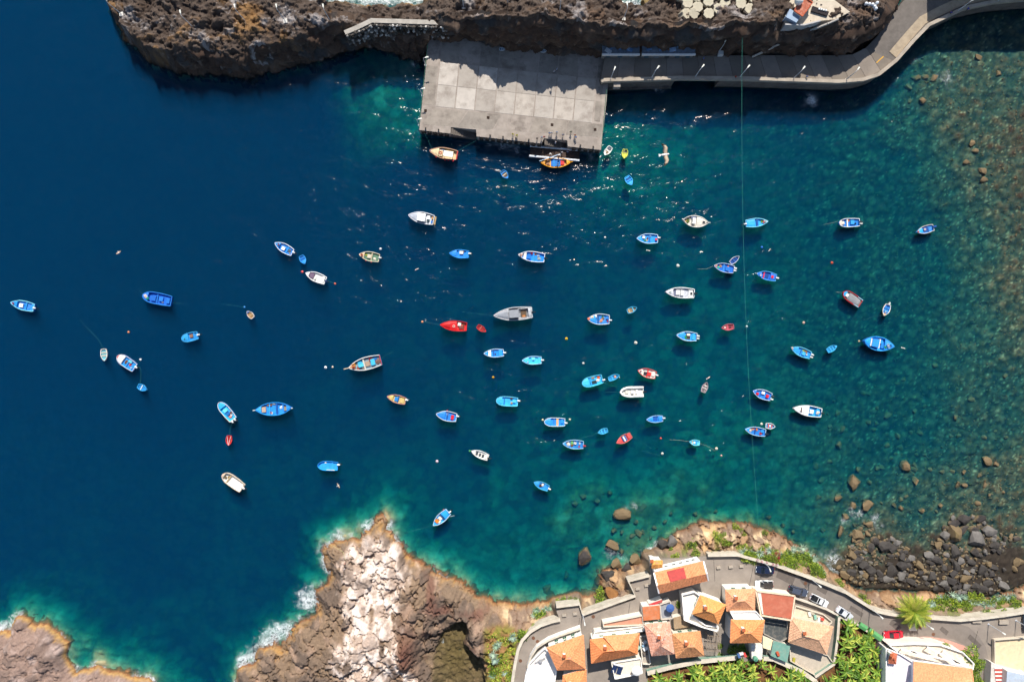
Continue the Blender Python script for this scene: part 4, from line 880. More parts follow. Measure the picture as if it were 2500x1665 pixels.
b = B(36, (1741,649), (1790,659), 22, 'transom', '2360c4', 'a8b8d0', '1f5cc0', 'blue boat with green and orange gear, a navy dinghy tied to its stern')
b.deck(.84, .985, 'c08a74'); b.thwart(.5, '2f74d6', .3); b.box(.3, .1, .9, 1.0, .35, '2668cc', 'engine_box'); b.engine(.2); b.engine(-.35, 'f0eeea'); net_heap(b, .74, .3, .34, '3fbf8a', 'bright green net heap in the boat with the navy dinghy'); net_heap(b, .66, -.3, .4, 'b08a70', 'tan net heap in the boat with the navy dinghy'); net_heap(b, .3, -.35, .36, 'e07a2a', 'orange net heap in the boat with the navy dinghy'); bucket(b, .24, .5, .2, 'e0d8d0', 'pale bucket at the stern of the boat with the navy dinghy')
b = B(37, (1803,626), (1782,643), 13, 'dinghy', '5f6a90', 'c9ccd8', '1e3f8e', 'navy dinghy with white rim tied to the stern of a blue boat'); b.thwart(.4, '2a55b0', .2); b.thwart(.65, '2a55b0', .2)
b = B(38, (1623,713), (1693,717), 26, 'transom', 'dcdcda', 'f0efec', 'b9bcc4', 'long white open boat with grey deck and white console, right of centre', fb=1.0)
b.deck(.74, .985, 'c6c8d0'); b.box(.56, 0, 1.0, 1.1, .55, 'eeece6', 'seat'); b.box(.42, .05, .75, 1.2, .85, 'f4f2ee', 'console'); b.box(.12, .1, 1.0, 1.7, .4, 'e6e4e0', 'stern_bench'); b.box(.1, .1, .5, .6, .5, '2a2e34', 'battery_box'); b.engine(0, '2a2e34'); b.ring(.84, .2, .2, '3c6a58', b.sheer(.84)+.06); b.box(.66, 0, .5, 1.6, .2, '6a7088', 'bow_cushion')
b = B(39, (1433,779), (1487,780), 26, 'transom', '2a74d0', 'd2dae2', '2a72cc', 'blue boat heaped with orange and white gear along its side, centre right')
b.deck(.62, .985, '2f80dc'); b.thwart(.5, '173f86', .3); b.engine(.15); b.box(.1, -.4, .6, .7, .4, '2468c8', 'stern_seat'); net_heap(b, .93, -.1, .38, 'e07a52', 'orange net heap on the bow tip of the gear-heaped blue boat', z=b.sheer(.93)); net_heap(b, .78, -.6, .42, 'd8c8a8', 'cream net heap on the foredeck of the gear-heaped blue boat', z=b.sheer(.78)); net_heap(b, .62, -.7, .42, 'e4e0d8', 'white net heap along the side of the gear-heaped blue boat', z=b.sheer(.6)-.1); net_heap(b, .36, .3, .5, 'c98a70', 'pinkish net heap aft in the gear-heaped blue boat'); net_heap(b, .28, -.2, .4, '7a6a58', 'brown net heap aft in the gear-heaped blue boat'); bucket(b, .3, -.7, .2, '3f9a6a', 'green bucket aft in the gear-heaped blue boat'); bucket(b, .08, .4, .2, 'd04a6a', 'pink bucket at the stern of the gear-heaped blue boat')
b = B(40, (1554,751), (1531,761), 14, 'dinghy', '2f86d0', '4aa0e4', '8a7258', 'small dinghy with blue rim and brown inside, upper right of the gear-heaped boat'); b.thwart(.6, '5aa8e4', .2); b.thwart(.2, 'c8ac80', .3)
b = B(41, (1650,818), (1700,823), 23, 'transom', '2a78d4', 'c2d8ec', '3288e0', 'blue boat with green net, cream box and two outboards, right of centre')
b.deck(.62, .985, '2f84e0'); b.box(.42, .1, 1.1, 1.3, .12, '4a4038', 'cockpit_sole'); b.box(.42, -.35, .8, .55, .5, 'e6dcc4', 'engine_box'); b.box(.16, 0, .7, 1.5, .4, '3a92e8', 'stern_seat'); b.engine(.3, 'd8d8d6'); b.engine(-.25, 'e8e8e6'); net_heap(b, .52, .35, .42, '1f8f5e', 'green net heap in the blue boat with two outboards and cream box')
b = B(42, (1760,801), (1790,797), 15, 'dinghy', 'b84a5a', 'd06a76', 'a83f4c', 'pinkish red dinghy alone right of centre'); b.thwart(.5, 'c85a68', .25); b.box(.28, 0, .5, .6, .12, '5a3038', 'floor_well'); b.box(.7, 0, .5, .5, .12, 'd8b8b0', 'cushion')
b = B(43, (1420,937), (1470,924), 24, 'round', '2f86d4', '6ab4ea', '3a98e4', 'light blue round-bowed boat with dark cockpit and orange gear beside a light blue dinghy')
b.deck(.66, .96, '4aa6ee'); b.box(.45, .35, 1.6, .8, .14, '26303c', 'cockpit_well'); b.thwart(.56, '2f88d8', .3); b.engine(.3); net_heap(b, .22, .1, .5, 'd8d2cc', 'white net heap at the stern of the light blue round-bowed boat'); net_heap(b, .16, -.5, .42, 'e0602a', 'orange net heap at the stern of the light blue round-bowed boat'); crate(b, .42, -.7, .7, .3, .3, 'e4dcc8', 'cream crate along the side of the light blue round-bowed boat')
b = B(44, (1512,915), (1485,926), 13, 'dinghy', '3f98e0', '55aaf0', '2f78c4', 'light blue dinghy behind the round-bowed boat with orange gear'); b.thwart(.35, '55aaf0', .2); b.box(.6, 0, .5, .6, .2, 'c89a80', 'wooden_seat')
b = B(45, (1556,904), (1600,916), 22, 'transom', 'b83038', 'd8574e', 'd8cfc6', 'red and white boat with dark windscreen above the white inflatable')
b.deck(.74, .985, 'd9d2ca'); b.box(.56, .25, .8, .8, .3, '2e2a34', 'windscreen_cover'); b.thwart(.46, 'c82a2c', .3); b.box(.34, .15, .8, .9, .4, 'cc2f2e', 'engine_box'); b.box(.14, -.2, .7, 1.1, .35, 'e0d6cc', 'stern_seat'); b.engine(-.1, 'e6e4e0'); bucket(b, .84, -.1, .18, 'b8282c', 'red bucket on the foredeck of the red and white boat', z=b.sheer(.84)+.03)
b = B(46, (1514,957), (1570,956), 26, 'rib', 'e6e4da', 'f2f0e8', 'e2dfd6', 'white inflatable boat with fat tubes and rounded bow, right of centre', name='inflatable_boat', cat='inflatable boat')
pts = [(b.x(t), b.B/2*.86*(half_breadth('rib', t, 1)*2), b.sheer(t)+.06) for t in [i/14 for i in range(15)]]
tb = [(x, y, z) for x, y, z in pts]+[(x, -y, z) for x, y, z in pts[::-1][1:]]
MB().tube([Vector(p) for p in tb], .26, 8).build('inflated_tube', M('f4f2ea', .45), b.root, True); b.box(.48, 0, .7, .8, .6, 'efece4', 'console'); b.box(.3, 0, .5, 1.0, .45, 'f4f2ec', 'seat'); b.box(.72, 0, .8, .9, .3, 'c9c6be', 'bow_locker'); b.engine(0, '24282c')
b = B(47, (1725,933), (1715,957), 14, 'dinghy', 'a58f96', 'b9a2a6', '6f6468', 'small greyish pink dinghy with a long pole across it, bow up'); b.thwart(.4, 'd8cfca', .2); b.thwart(.65, 'd8cfca', .2); MB().bar((b.x(.05), -.35, b.sheer(.2)+.1), (b.x(.8), .25, b.sheer(.8)+.08), .06).build('oar', M('e4d8cc'), b.root)
b = B(48, (1577,1024), (1617,1021), 17, 'transom', '2468cc', '9cc0e8', '2a74da', 'narrow blue boat with plain dark blue cockpit, right of the white inflatable below')
b.deck(.60, .985, '2f7ee0'); b.box(.44, 0, 1.0, 1.0, .1, '1c4da8', 'cockpit_sole'); b.deck(.04, .26, '2a78dc', -.06, 'stern_deck'); b.engine(-.1, 'c9d0dc')
b = B(49, (1459,1056), (1483,1049), 13, 'dinghy', '2f8ada', '58aef0', '2a70b8', 'small blue dinghy on a rope above the crammed blue boat'); b.thwart(.3, '58aef0', .2); b.thwart(.6, '58aef0', .2); b.thwart(.8, '58aef0', .15)
b = B(50, (1504,1081), (1540,1061), 19, 'dinghy', 'b8383c', 'd8736c', 'c84a48', 'red wooden boat with blue and white cross seat, lower right of centre', fb=.6)
b.deck(.62, .985, 'd84f4e'); b.box(.46, 0, .35, 1.3, .35, 'e4e8ee', 'thwart'); b.box(.36, 0, .3, 1.3, .33, '2a5fa8', 'thwart'); b.box(.54, 0, .25, 1.3, .3, '22508f', 'thwart'); b.box(.14, 0, .8, 1.2, .35, 'd05250', 'stern_seat')
b = B(51, (1682,1078), (1707,1081), 14, 'dinghy', '5aaee8', '8ccaf4', '6ab4e8', 'tiny pale blue boat with blue seat trailing a long rope, lower right of centre'); b.thwart(.7, 'd89a70', .15); b.box(.36, 0, .7, .8, .2, '3a8ad0', 'seat_box'); b.box(.5, .1, .4, .5, .3, 'e6eef2', 'cushion')
b = B(52, (1873,542), (1819,547), 21, 'transom', '2a78d2', '8cbcec', '328ce4', 'blue boat pointing right just right of the overhead cable')
b.deck(.82, .985, 'b8c4d0'); b.thwart(.52, '174a9a', .5); b.deck(.05, .42, '3a94ea', -.12, 'aft_deck'); b.engine(-.1); net_heap(b, .74, .3, .4, '7a9a4a', 'olive net heap in the bow of the blue boat pointing right'); net_heap(b, .82, -.1, .34, 'd85a48', 'red net heap in the bow of the blue boat pointing right', z=b.sheer(.8)-.1); crate(b, .86, .2, .5, .4, .3, 'e8e4de', 'white crate in the bow of the blue boat pointing right', z=b.sheer(.86))
b = B(53, (2045,546), (2096,544), 21, 'round', '2a6cc4', 'd8dce0', '2468c4', 'blue boat with white gear in its bow and a white divider, upper right')
b.deck(.86, .96, 'd0c4b8'); b.thwart(.58, 'e8e4dc', .3); b.box(.34, -.1, .9, 1.0, .4, '3a88dc', 'engine_box'); b.engine(-.1, '3a3c44'); b.engine(.35, 'd8d4ce'); net_heap(b, .82, .1, .6, 'd9ccc0', 'white net heap in the bow of the upper right blue boat', z=b.sheer(.8)-.1); net_heap(b, .52, -.6, .36, 'd87a4c', 'orange net heap along the side of the upper right blue boat'); bucket(b, .2, .3, .2, '1c2c4a', 'navy bucket at the stern of the upper right blue boat')
b = B(54, (2235,568), (2276,556), 19, 'transom', '2f84d8', 'c9c0b4', '2a72cc', 'blue boat with purple-blue cockpit, farthest right of the moored boats')
b.deck(.66, .985, '3a94e6'); b.box(.44, 0, 1.0, 1.1, .12, '3a4a9a', 'cockpit_sole'); b.box(.5, -.1, .5, .5, .35, 'b9a6a0', 'engine_box'); b.thwart(.3, '2058b0', .25); b.engine(-.1, '3a60b8'); bucket(b, .95, 0, .2, 'e0705a', 'orange tub on the bow tip of the farthest right boat', z=b.sheer(.95))
b = B(55, (1845,668), (1893,679), 21, 'transom', '2058c4', '5a8ee0', '1f56bc', 'blue boat with red thwart and red stern mat, right of the cable')
b.deck(.76, .985, '2a68d2'); b.thwart(.62, 'c8202e', .28); b.box(.46, 0, .8, 1.2, .1, '143c86', 'cockpit_sole'); b.deck(.04, .3, '2562cc', -.08, 'stern_deck'); b.box(.2, .0, .6, .7, .06, 'd01a2a', 'red_mat', z=b.sheer(.2)+.05); b.engine(0, 'ecebe8'); bucket(b, .8, .4, .26, 'e8eef4', 'white tub on the foredeck of the blue boat with red thwart', z=b.sheer(.8)); MB().bar((b.x(.95), 0, b.sheer(.95)), (b.x(1.1), .1, b.sheer(1)+.2), .1).build('bowsprit', M('c8d0d8'), b.root)
b = B(56, (2056,714), (2098,742), 23, 'round', 'b8242c', 'c82a30', '7a7c7c', 'red-rimmed boat with grey tarpaulin over its deck, right side of the bay')
b.deck(.08, .70, '85878a', -.12, 'tarpaulin', inset=.14, rough=.8); b.box(.78, .05, .9, .8, .45, 'e8e6e2', 'cushion'); b.deck(.84, .96, '3a8ed8'); MB().box(b.x(0)-.04, b.x(.28), b.B*.42, b.B*.47, b.sheer(.1)+.045, b.sheer(.1)+.09).build('rail', M('a8d8f0'), b.root); MB().box(b.x(0)-.04, b.x(.28), -b.B*.47, -b.B*.42, b.sheer(.1)+.045, b.sheer(.1)+.09).build('rail', M('a8d8f0'), b.root)
b = B(57, (2155,771), (2167,744), 17, 'dinghy', 'c8a878', 'eae6de', '2a66c0', 'small white-rimmed boat with blue inside, bow down, right side of the bay'); b.deck(.80, .97, 'd8a468'); b.thwart(.3, '3a78d0', .25); b.thwart(.55, '5a90d8', .25); b.engine(0, 'e4e2de'); bucket(b, .65, .1, .18, 'dfe4e8', 'white bucket in the small white-rimmed boat at the right')
b = B(58, (1929,849), (1977,868), 22, 'transom', '2672cc', '7ab0e0', '2f80d8', 'blue boat with brown gear at its stern beside a light blue dinghy near the cable')
b.deck(.66, .985, '3488e0'); b.thwart(.5, '1c5098', .25); b.box(.34, .2, .8, .8, .4, '4a9ae4', 'engine_box'); b.engine(-.3); b.engine(.3, 'd8d4d0'); net_heap(b, .26, -.5, .45, '8a6a50', 'brown net heap at the stern of the boat beside the light blue dinghy'); net_heap(b, .38, -.5, .36, '8aa058', 'green net heap aft in the boat beside the light blue dinghy'); bucket(b, .2, .1, .22, 'e6e4e2', 'white tub at the stern of the boat beside the light blue dinghy'); net_heap(b, .94, .2, .34, 'c8a890', 'tan net heap on the bow of the boat beside the light blue dinghy', z=b.sheer(.94)-.05)
b = B(59, (2041,844), (2018,857), 14, 'dinghy', '3a90dc', '4fa4ee', '2f7cc8', 'light blue dinghy left of the large double-ended boat with white frame'); b.thwart(.35, '4fa4ee', .2); b.thwart(.6, '4fa4ee', .2); b.deck(.8, .97, '4fa4ee')
b = B(60, (2103,832), (2177,846), 34, 'double', '1f68cc', '3a8ae4', '2c82e4', 'large blue double-ended boat with white cabin frame, right side of the bay', fb=1.1, name='fishing_boat', cat='fishing boat')
b.deck(.76, .97, '2f86e8'); b.deck(.03, .3, '2a7cde', name='stern_deck'); b.cabin(.52, .76, .7, .5, '2f88e8', win='f0eeea', roof='3490ea'); b.box(.50, 0, .3, 2.2, 1.25, 'ece9e4', 'white_frame'); b.box(.77, 0, .22, 1.9, 1.35, 'ece9e4', 'white_frame'); b.box(.34, .3, .8, 1.0, .4, '2a70c8', 'hatch'); b.box(.4, -.4, .7, .9, .45, '2f80dc', 'engine_box'); net_heap(b, .26, .45, .4, '2f8a5a', 'green net heap aft in the large boat with white cabin frame', z=b.sheer(.26)); bucket(b, .22, -.1, .3, 'e8e6e2', 'white tub aft in the large boat with white cabin frame', z=b.sheer(.2)); bucket(b, .18, .35, .28, 'dcd8d2', 'cream tub near the stern of the large boat with white cabin frame', z=b.sheer(.2)); bucket(b, .14, -.05, .26, '2c3440', 'black tub near the stern of the large boat with white cabin frame', z=b.sheer(.16))
b = B(61, (1836,954), (1881,969), 23, 'transom', '2460c8', 'c0d0e6', '2a6cd0', 'blue boat with two red seats and a white box crossed by the cable, lower right')
b.deck(.82, .985, '2f74d8'); b.box(.72, .35, .6, .6, .42, 'd01c2c', 'red_seat'); b.box(.2, .1, .7, .8, .45, 'd01c2c', 'red_seat'); b.box(.46, -.35, .8, .65, .45, 'e8e8ea', 'engine_box'); b.thwart(.56, '1b50ac', .25); b.engine(-.25, '3a3c40'); b.engine(.4, 'e8e4dc')
b = B(62, (1934,996), (2002,1007), 26, 'transom', 'e2e0dc', 'f2f0ee', '2f86d8', 'white motor cruiser with blue cockpit, lower right of the bay', fb=1.1, name='cabin_cruiser', cat='cabin cruiser')
b.deck(.46, .985, 'efedea'); b.deck(.56, .80, 'f4f2f0', .08, 'cabin_top', inset=.3); b.box(.74, 0, .35, 1.1, .06, '4a3434', 'hatch', z=b.sheer(.74)+.16); b.box(.34, .1, .9, 1.0, .5, 'f2f0ec', 'engine_box'); b.box(.12, -.1, .8, 1.6, .45, '3a92de', 'stern_bench'); b.engine(0, '30343a'); net_heap(b, .12, .1, .5, 'c9c0b4', 'pale net heap on the stern bench of the white cruiser with blue cockpit', z=b.zf+.46)
b = B(63, (1817,1047), (1867,1056), 21, 'transom', '2a74cc', 'b0d0ea', '2468c4', 'blue boat with orange net inside, a white dinghy beside its stern, under the cable')
b.deck(.80, .985, '3a8ade'); b.thwart(.5, '163f88', .3); b.engine(.2, '2a2c34'); b.box(.16, -.3, .7, .7, .4, '2f7cd4', 'stern_seat'); net_heap(b, .46, -.5, .48, 'e0802c', 'orange net heap in the blue boat beside the white dinghy'); net_heap(b, .72, .1, .4, 'd8c8b0', 'cream net heap in the bow of the blue boat beside the white dinghy'); net_heap(b, .62, -.4, .34, 'cf8a6a', 'pinkish net heap in the blue boat beside the white dinghy'); crate(b, .22, .35, .55, .5, .35, 'd0484a', 'red crate at the stern of the blue boat beside the white dinghy')
b = B(64, (1891,1041), (1868,1038), 14, 'dinghy', 'd8dce2', 'eceef0', '4a6ea8', 'white dinghy with red seats beside a blue boat under the cable'); b.thwart(.3, 'd0504a', .22); b.thwart(.65, 'd0504a', .22); b.box(.48, 0, .4, .5, .1, 'e6eaee', 'floor_mat')
b = B(65, (1049,371), (1117,382), 27, 'transom', '8a3a34', 'b98f74', 'cbb48c', 'wooden tour boat with tan decks, white awning and red stern below the concrete quay', fb=1.15, name='tour_boat', cat='boat')
b.deck(.66, .95, 'd2bc94'); b.deck(.94, .99, '2a4f9c', .02, 'bow_cap'); b.box(.58, .1, .9, 1.5, .9, 'd6bf9c', 'cabin_box'); b.ring(.59, .1, .3, 'c85a3a', b.zf+.92); b.box(.30, .25, 2.3, 1.3, .08, 'f0eee8', 'awning', z=b.sheer(.3)+1.3)
for t in (.16, .46):
    for y in (-.2, .65): MB().bar((b.x(t), y*b.w(t), b.zf), (b.x(t), y*b.w(t), b.sheer(.3)+1.3), .06).build('awning_post', M('dcdad4'), b.root)
b.box(.28, -.5, 1.8, .5, .5, 'c9a468', 'side_bench'); b.box(.28, -.45, 1.2, .35, .06, '3c3020', 'bench_top', z=b.zf+.501); b.box(.56, -.65, .9, .35, .5, '2f4a8c', 'locker'); MB().box(b.x(0)-.1, b.x(0)+.2, -b.w(0)-.08, b.w(0)+.08, b.sheer(0)+.042, b.sheer(0)+.2).build('stern_rail', M('a8332e'), b.root)
for t in (.72, .4, .28, .12): b.fender(t, 1, 'd03038', .2 if t > .2 else .28)
b = B(66, (1320,400), (1393,399), 24, 'double', 'c97a1a', 'e8a020', 'c8955a', 'orange and yellow double-ended rowing boat alongside the floating platform', fb=.95, name='rowing_boat', cat='boat')
b.box(.5, -.05, 2.3, 1.7, .25, '1f62bc', 'blue_mat', c=.02); b.thwart(.42, '2a78cc', .25); b.thwart(.56, '2a78cc', .25); b.thwart(.68, 'd8a050', .25); b.deck(.04, .14, 'e8b040', name='stern_deck'); b.deck(.86, .96, 'd89a4a'); b.box(.28, .0, .9, 1.0, .3, 'c83434', 'red_mat'); MB().bar((b.x(1.0)+.35, -.25, b.sheer(1)+.3), (b.x(.34), -b.B/2-.85, b.sheer(.5)+.25), .14).build('mast_spar', M('a9c4dc'), b.root); MB().bar((b.x(0)+.1, 0, b.sheer(0)-.2), (b.x(0)-.35, 0, b.sheer(0)+.4), .16).build('stem_post', M('e8a020'), b.root); b.box(.76, .2, .9, .6, .25, 'b88a68', 'wooden_seat')
b = B(67, (1240,437), (1226,419), 15, 'dinghy', '2468cc', '2f80e0', '5a4638', 'small blue dinghy with dark inside below the quay, left of the platform'); b.thwart(.45, 'd8c8b0', .18); b.thwart(.2, '2f80e0', .2); b.deck(.78, .97, '2f80e0')
b = B(68, (1475,381), (1491,360), 14, 'dinghy', 'e4e2dc', 'f2f0ec', 'd8d4cc', 'small white dinghy beside the right corner of the concrete quay'); b.box(.22, 0, .5, .8, .2, '5a6470', 'seat_well'); b.thwart(.45, 'eceae4', .2); b.box(.62, .1, .4, .4, .2, '8a6a48', 'wooden_seat'); b.deck(.78, .97, 'f2f0ec')
b = B(69, (1523,389), (1526,366), 15, 'dinghy', 'b4b83a', 'c8cc50', '3c4434', 'small yellow-green dinghy right of the white dinghy near the quay'); b.deck(.48, .97, 'c4c84a'); b.thwart(.4, 'd4d86a', .15); b.box(.2, -.5, .6, .12, .4, 'd8dc90', 'rail')
b = B(70, (1542,453), (1529,432), 17, 'dinghy', '2a84e0', '3f98f0', '1d5cb4', 'small bright blue dinghy floating below the yellow-green dinghy'); b.deck(.6, .97, '3a94ee'); b.thwart(.45, '3f98f0', .2); b.thwart(.12, '3f98f0', .25); b.box(.3, 0, .6, .7, .08, '164690', 'floor_well')

# ---------------------------------------------------------------- buoys, mooring lines, floating platform
BUOYS = {}
def buoy(px, py, col, r, label):
    k = (col,)
    if k not in BUOYS:
        BUOYS[k] = (MB().lathe([(0.05,-1),(0.7,-0.7),(1,0),(0.75,0.65),(0.25,0.95),(0.14,1.1)], 10).mesh('float', M(col, .4)), MB().lathe([(0.10,1.1),(0.22,1.15),(0.22,1.3),(0.08,1.4)], 8).mesh('eye', M('3a3f44', .5)))
    e = empty('mooring_buoy', P(px, py, .1), 0, label, 'buoy', 'mooring buoys')
    link('float', BUOYS[k][0], e, scale=(r, r, r)); link('eye', BUOYS[k][1], e, scale=(r, r, r))
for a in [(314,811,'d88a58',.3,'orange buoy above the red-rimmed blue boat at the left'),(343,878,'e8e8e4',.3,'white buoy right of the red-rimmed blue boat'),(738,664,'d8605a',.34,'red and pale buoy at the bow of the white speedboat'),
          (818,693,'d86a50',.28,'small red buoy behind the white speedboat'),(929,608,'ececea',.32,'white buoy above the weathered cream boat'),(597,750,'3a8ac8',.28,'blue buoy above the tiny wooden dinghy'),
          (795,897,'f0f0ec',.36,'larger white buoy left of the long fishing boat'),(812,896,'e8cfb4',.26,'small cream buoy left of the long fishing boat'),(1031,786,'e0a070',.3,'pale orange buoy left of the bright red boat'),
          (1383,827,'e0b020',.36,'yellow buoy in open water right of the grey yacht'),(1204,921,'d8a020',.3,'small yellow buoy below the boat with white bow panel'),(1325,1025,'d8cfa0',.28,'cream buoy at the bow of the boat with tan plank seat'),(1391,1024,'d8cfb0',.28,'cream buoy behind the boat with tan plank seat'),
          (1147,1101,'4a9a60',.3,'green buoy at the bow of the white rowing boat'),(1067,1126,'e8c8d0',.36,'pinkish white buoy in open water above the promontory'),(1655,649,'e8e4d4',.42,'cream buoy left of the boat with the navy dinghy'),(1552,837,'e0dcc8',.42,'cream buoy above the red and white boat'),
          (1477,580,'e8e6dc',.26,'white buoy left of the boat with red engine cover'),(1613,1070,'d0503c',.28,'red buoy below the narrow blue boat'),(1617,1107,'d8d4c4',.34,'cream buoy at the end of the red boat\'s rope'),(1749,1095,'e4d8c0',.36,'cream buoy at the end of the pale blue boat\'s rope'),
          (1761,1112,'d8a8a0',.26,'pink buoy below the pale blue boat\'s rope'),(2031,642,'d0583c',.34,'orange red buoy in green water at the right'),(1962,788,'e0b8a0',.34,'pinkish buoy between cable and red-rimmed tarpaulin boat'),(1860,604,'3a78d8',.28,'blue buoy just right of the cable'),
          (1859,1035,'e0d8c0',.34,'cream buoy left of the white dinghy under the cable'),(1424,887,'d8d4cc',.3,'white buoy above the light blue round-bowed boat'),(1823,797,'dfe6e4',.26,'small white buoy on the pinkish dinghy\'s line'),(2097,833,'c8b08a',.26,'tan buoy at the bow of the large boat with white frame')]:
    buoy(*a)
ROPE = mat('rope_green', srgb('2f7a76'), .8); ROPE2 = mat('rope_tan', srgb('b9b49a'), .8)
def line(pts, label, r=.02, m=None, z=None, name='mooring_line', cat='rope'):
    zs = z or [.25]*len(pts); n = len(pts)
    MBp = [P(x, y, zz) for (x, y), zz in zip(pts, zs)]
    q = []
    for i in range(n-1):
        for k in range(4): q.append(MBp[i].lerp(MBp[i+1], k/4))
    q.append(MBp[-1]); o = MB().tube(q, r, 4).build(name, m or ROPE); return tag(o, label, cat, 'mooring lines')
line([(1205,771),(1165,766),(1128,762)], 'green mooring line from the bow of the grey yacht', z=[1.3,.4,.06])
line([(1075,793),(1050,788),(1032,786)], 'mooring line from the bright red boat to its buoy', z=[1.0,.3,.1])
line([(1140,797),(1152,798),(1166,797)], 'tow line between the red boat and its red dinghy', z=[.8,.2,.5])
line([(352,722),(344,713),(340,707)], 'short green line at the bow of the dark blue barge', z=[.9,.3,.06])
line([(422,740),(435,741),(448,741)], 'green line from the stern of the dark blue barge', z=[.7,.2,.06])
line([(252,850),(240,828),(222,810),(196,782)], 'faint line leading up left from the cream dinghy', z=[.5,.08,.08,.08])
line([(332,890),(344,900),(344,925),(342,940)], 'line from the red-rimmed boat down to its tiny dinghy', z=[.6,.1,.1,.4])
line([(595,750),(570,746),(541,742)], 'long green line left of the blue buoy', z=[.15,.08,.06])
line([(796,683),(808,689),(818,693)], 'line from the speedboat stern to the red buoy', z=[.7,.2,.1])
line([(1058,1281),(1030,1290),(1000,1297),(985,1303)], 'line from the boat with orange mat to the promontory', z=[.7,.5,.8,1.4])
line([(931,876),(945,865),(960,858)], 'line from the stern of the long fishing boat', z=[1.0,.4,.06])
line([(561,1063),(562,1045),(568,1027)], 'tow line from the blue boat down to the red dinghy', z=[.5,.15,.6])
line([(1741,650),(1725,657),(1705,657)], 'weedy tan line at the bow of the boat with the navy dinghy', m=ROPE2, z=[.8,.2,.06])
line([(1650,818),(1638,816),(1627,814)], 'pale line at the bow of the boat with cream box', z=[.7,.3,.06])
line([(1793,797),(1812,798),(1830,799)], 'line from the pinkish dinghy past the cable', z=[.4,.15,.06])
line([(1542,1063),(1565,1077),(1590,1095)], 'rope from the stern of the red wooden boat', z=[.5,.12,.06])
line([(1566,1099),(1592,1107),(1612,1112)], 'floating rope near the cream buoy below the red boat', z=[.08,.08,.08])
line([(1682,1078),(1665,1075),(1635,1073)], 'long rope ahead of the tiny pale blue boat', m=ROPE2, z=[.4,.12,.06])
line([(1707,1082),(1722,1087),(1738,1095),(1746,1101)], 'rope behind the tiny pale blue boat', m=ROPE2, z=[.4,.12,.1,.06])
line([(2045,541),(2030,545),(2010,549)], 'line at the bow of the upper right blue boat', z=[.7,.3,.06], m=ROPE2)
line([(2097,538),(2125,550),(2155,563),(2180,572)], 'long line from the stern of the upper right blue boat', z=[.7,.3,.1,.06])
line([(2177,846),(2190,849),(2205,851)], 'line from the stern of the large boat with white frame', z=[1.1,.3,.1])
line([(2153,770),(2135,773),(2110,780)], 'line from the small white-rimmed boat at the right', z=[.5,.1,.06])
line([(2056,714),(2050,714),(2040,713)], 'short line at the bow of the tarpaulin boat', z=[.7,.4,.08], m=ROPE2)
line([(1459,1056),(1445,1063),(1430,1066),(1414,1072)], 'wavy rope from the blue dinghy to the crammed boat', z=[.4,.1,.1,.5])
line([(1473,933),(1485,940),(1505,945)], 'rope from the light blue round-bowed boat towards the inflatable', z=[.6,.15,.06])
line([(1514,957),(1495,957),(1475,958)], 'faint line at the bow of the white inflatable', z=[.6,.2,.06])
line([(1054,363),(1046,345),(1036,325)], 'rope from the tour boat up to the quay', z=[1.3,1.8,3.2])
line([(1117,370),(1138,358),(1160,345),(1166,335)], 'rope from the tour boat stern to the quay step', z=[1.2,1.2,2.0,3.2])
line([(1478,385),(1500,395),(1515,412),(1530,432)], 'rope between the white dinghy and the bright blue dinghy', z=[.4,.08,.08,.4])

pf = empty('floating_platform', P(1354, 376, 0), math.atan2(-(372-361), 120)+0.0, 'dark planked floating platform with two white beams below the quay steps', 'platform')
for k in range(38):
    MB().box(-6.0+k*0.317, -6.0+k*0.317+0.29, -0.98, 0.98, .50, .58).build('plank', M('4a3b33', .85, var=.4, scale=5), pf) if k == 0 else None
    if k: 
        o = link('plank', bpy.data.objects[[c.name for c in pf.children if c.name.startswith('plank')][0]].data, pf, loc=(k*0.317, 0, 0))
for sg in (-1, 1): MB().box(-6.15, 6.15, sg*1.22-.22, sg*1.22+.22, .1, .85, .06).build('beam', M('c9cdd2', .5), pf)

# the overhead cable across the bay
cab = []
pa, pb = P(1812, 93, 17.5), P(1852, 1282, 4.6)
for i in range(41):
    q = i/40; p = pa.lerp(pb, q); p.z -= 4*q*(1-q)*2.2; p.x += 4*q*(1-q)*-0.7; cab.append(p)
tag(MB().tube(cab, .024, 6).build('overhead_cable', mat('cable', srgb('3f9686'), .5)), 'long thin cable strung across the whole bay from the lava cliff to the south shore', 'cable')
# ---------------------------------------------------------------- concrete quay (the square dock)
ZD = 3.2
CONC = mat('concrete_dock', srgb('9a9087'), .9, var=.22, scale=.5, bump=.012, bscale=6, dirt=srgb('6b6058'), dirt_amt=.55, dscale=.22)
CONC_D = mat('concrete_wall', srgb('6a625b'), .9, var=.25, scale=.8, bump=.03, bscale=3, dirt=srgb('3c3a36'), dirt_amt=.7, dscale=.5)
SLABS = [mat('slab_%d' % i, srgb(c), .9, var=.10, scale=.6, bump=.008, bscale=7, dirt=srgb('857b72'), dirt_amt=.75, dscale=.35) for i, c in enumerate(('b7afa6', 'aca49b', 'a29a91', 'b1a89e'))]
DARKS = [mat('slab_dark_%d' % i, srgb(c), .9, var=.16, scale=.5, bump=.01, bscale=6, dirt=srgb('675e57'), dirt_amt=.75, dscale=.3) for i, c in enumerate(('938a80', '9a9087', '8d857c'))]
dock = empty('concrete_quay', P(1250, 230, 0), 0, 'large square concrete quay with pale slabs jutting out below the lava cliff', 'quay')
def child_prism(name, pts, z0, z1, material, parent, **k):
    base = parent.matrix_basis.translation if parent is not None else Vector()
    o = MB().prism([(p.x-base.x, p.y-base.y) for p in pts], z0-base.z, z1-base.z).build(name, material, parent, **k); return o
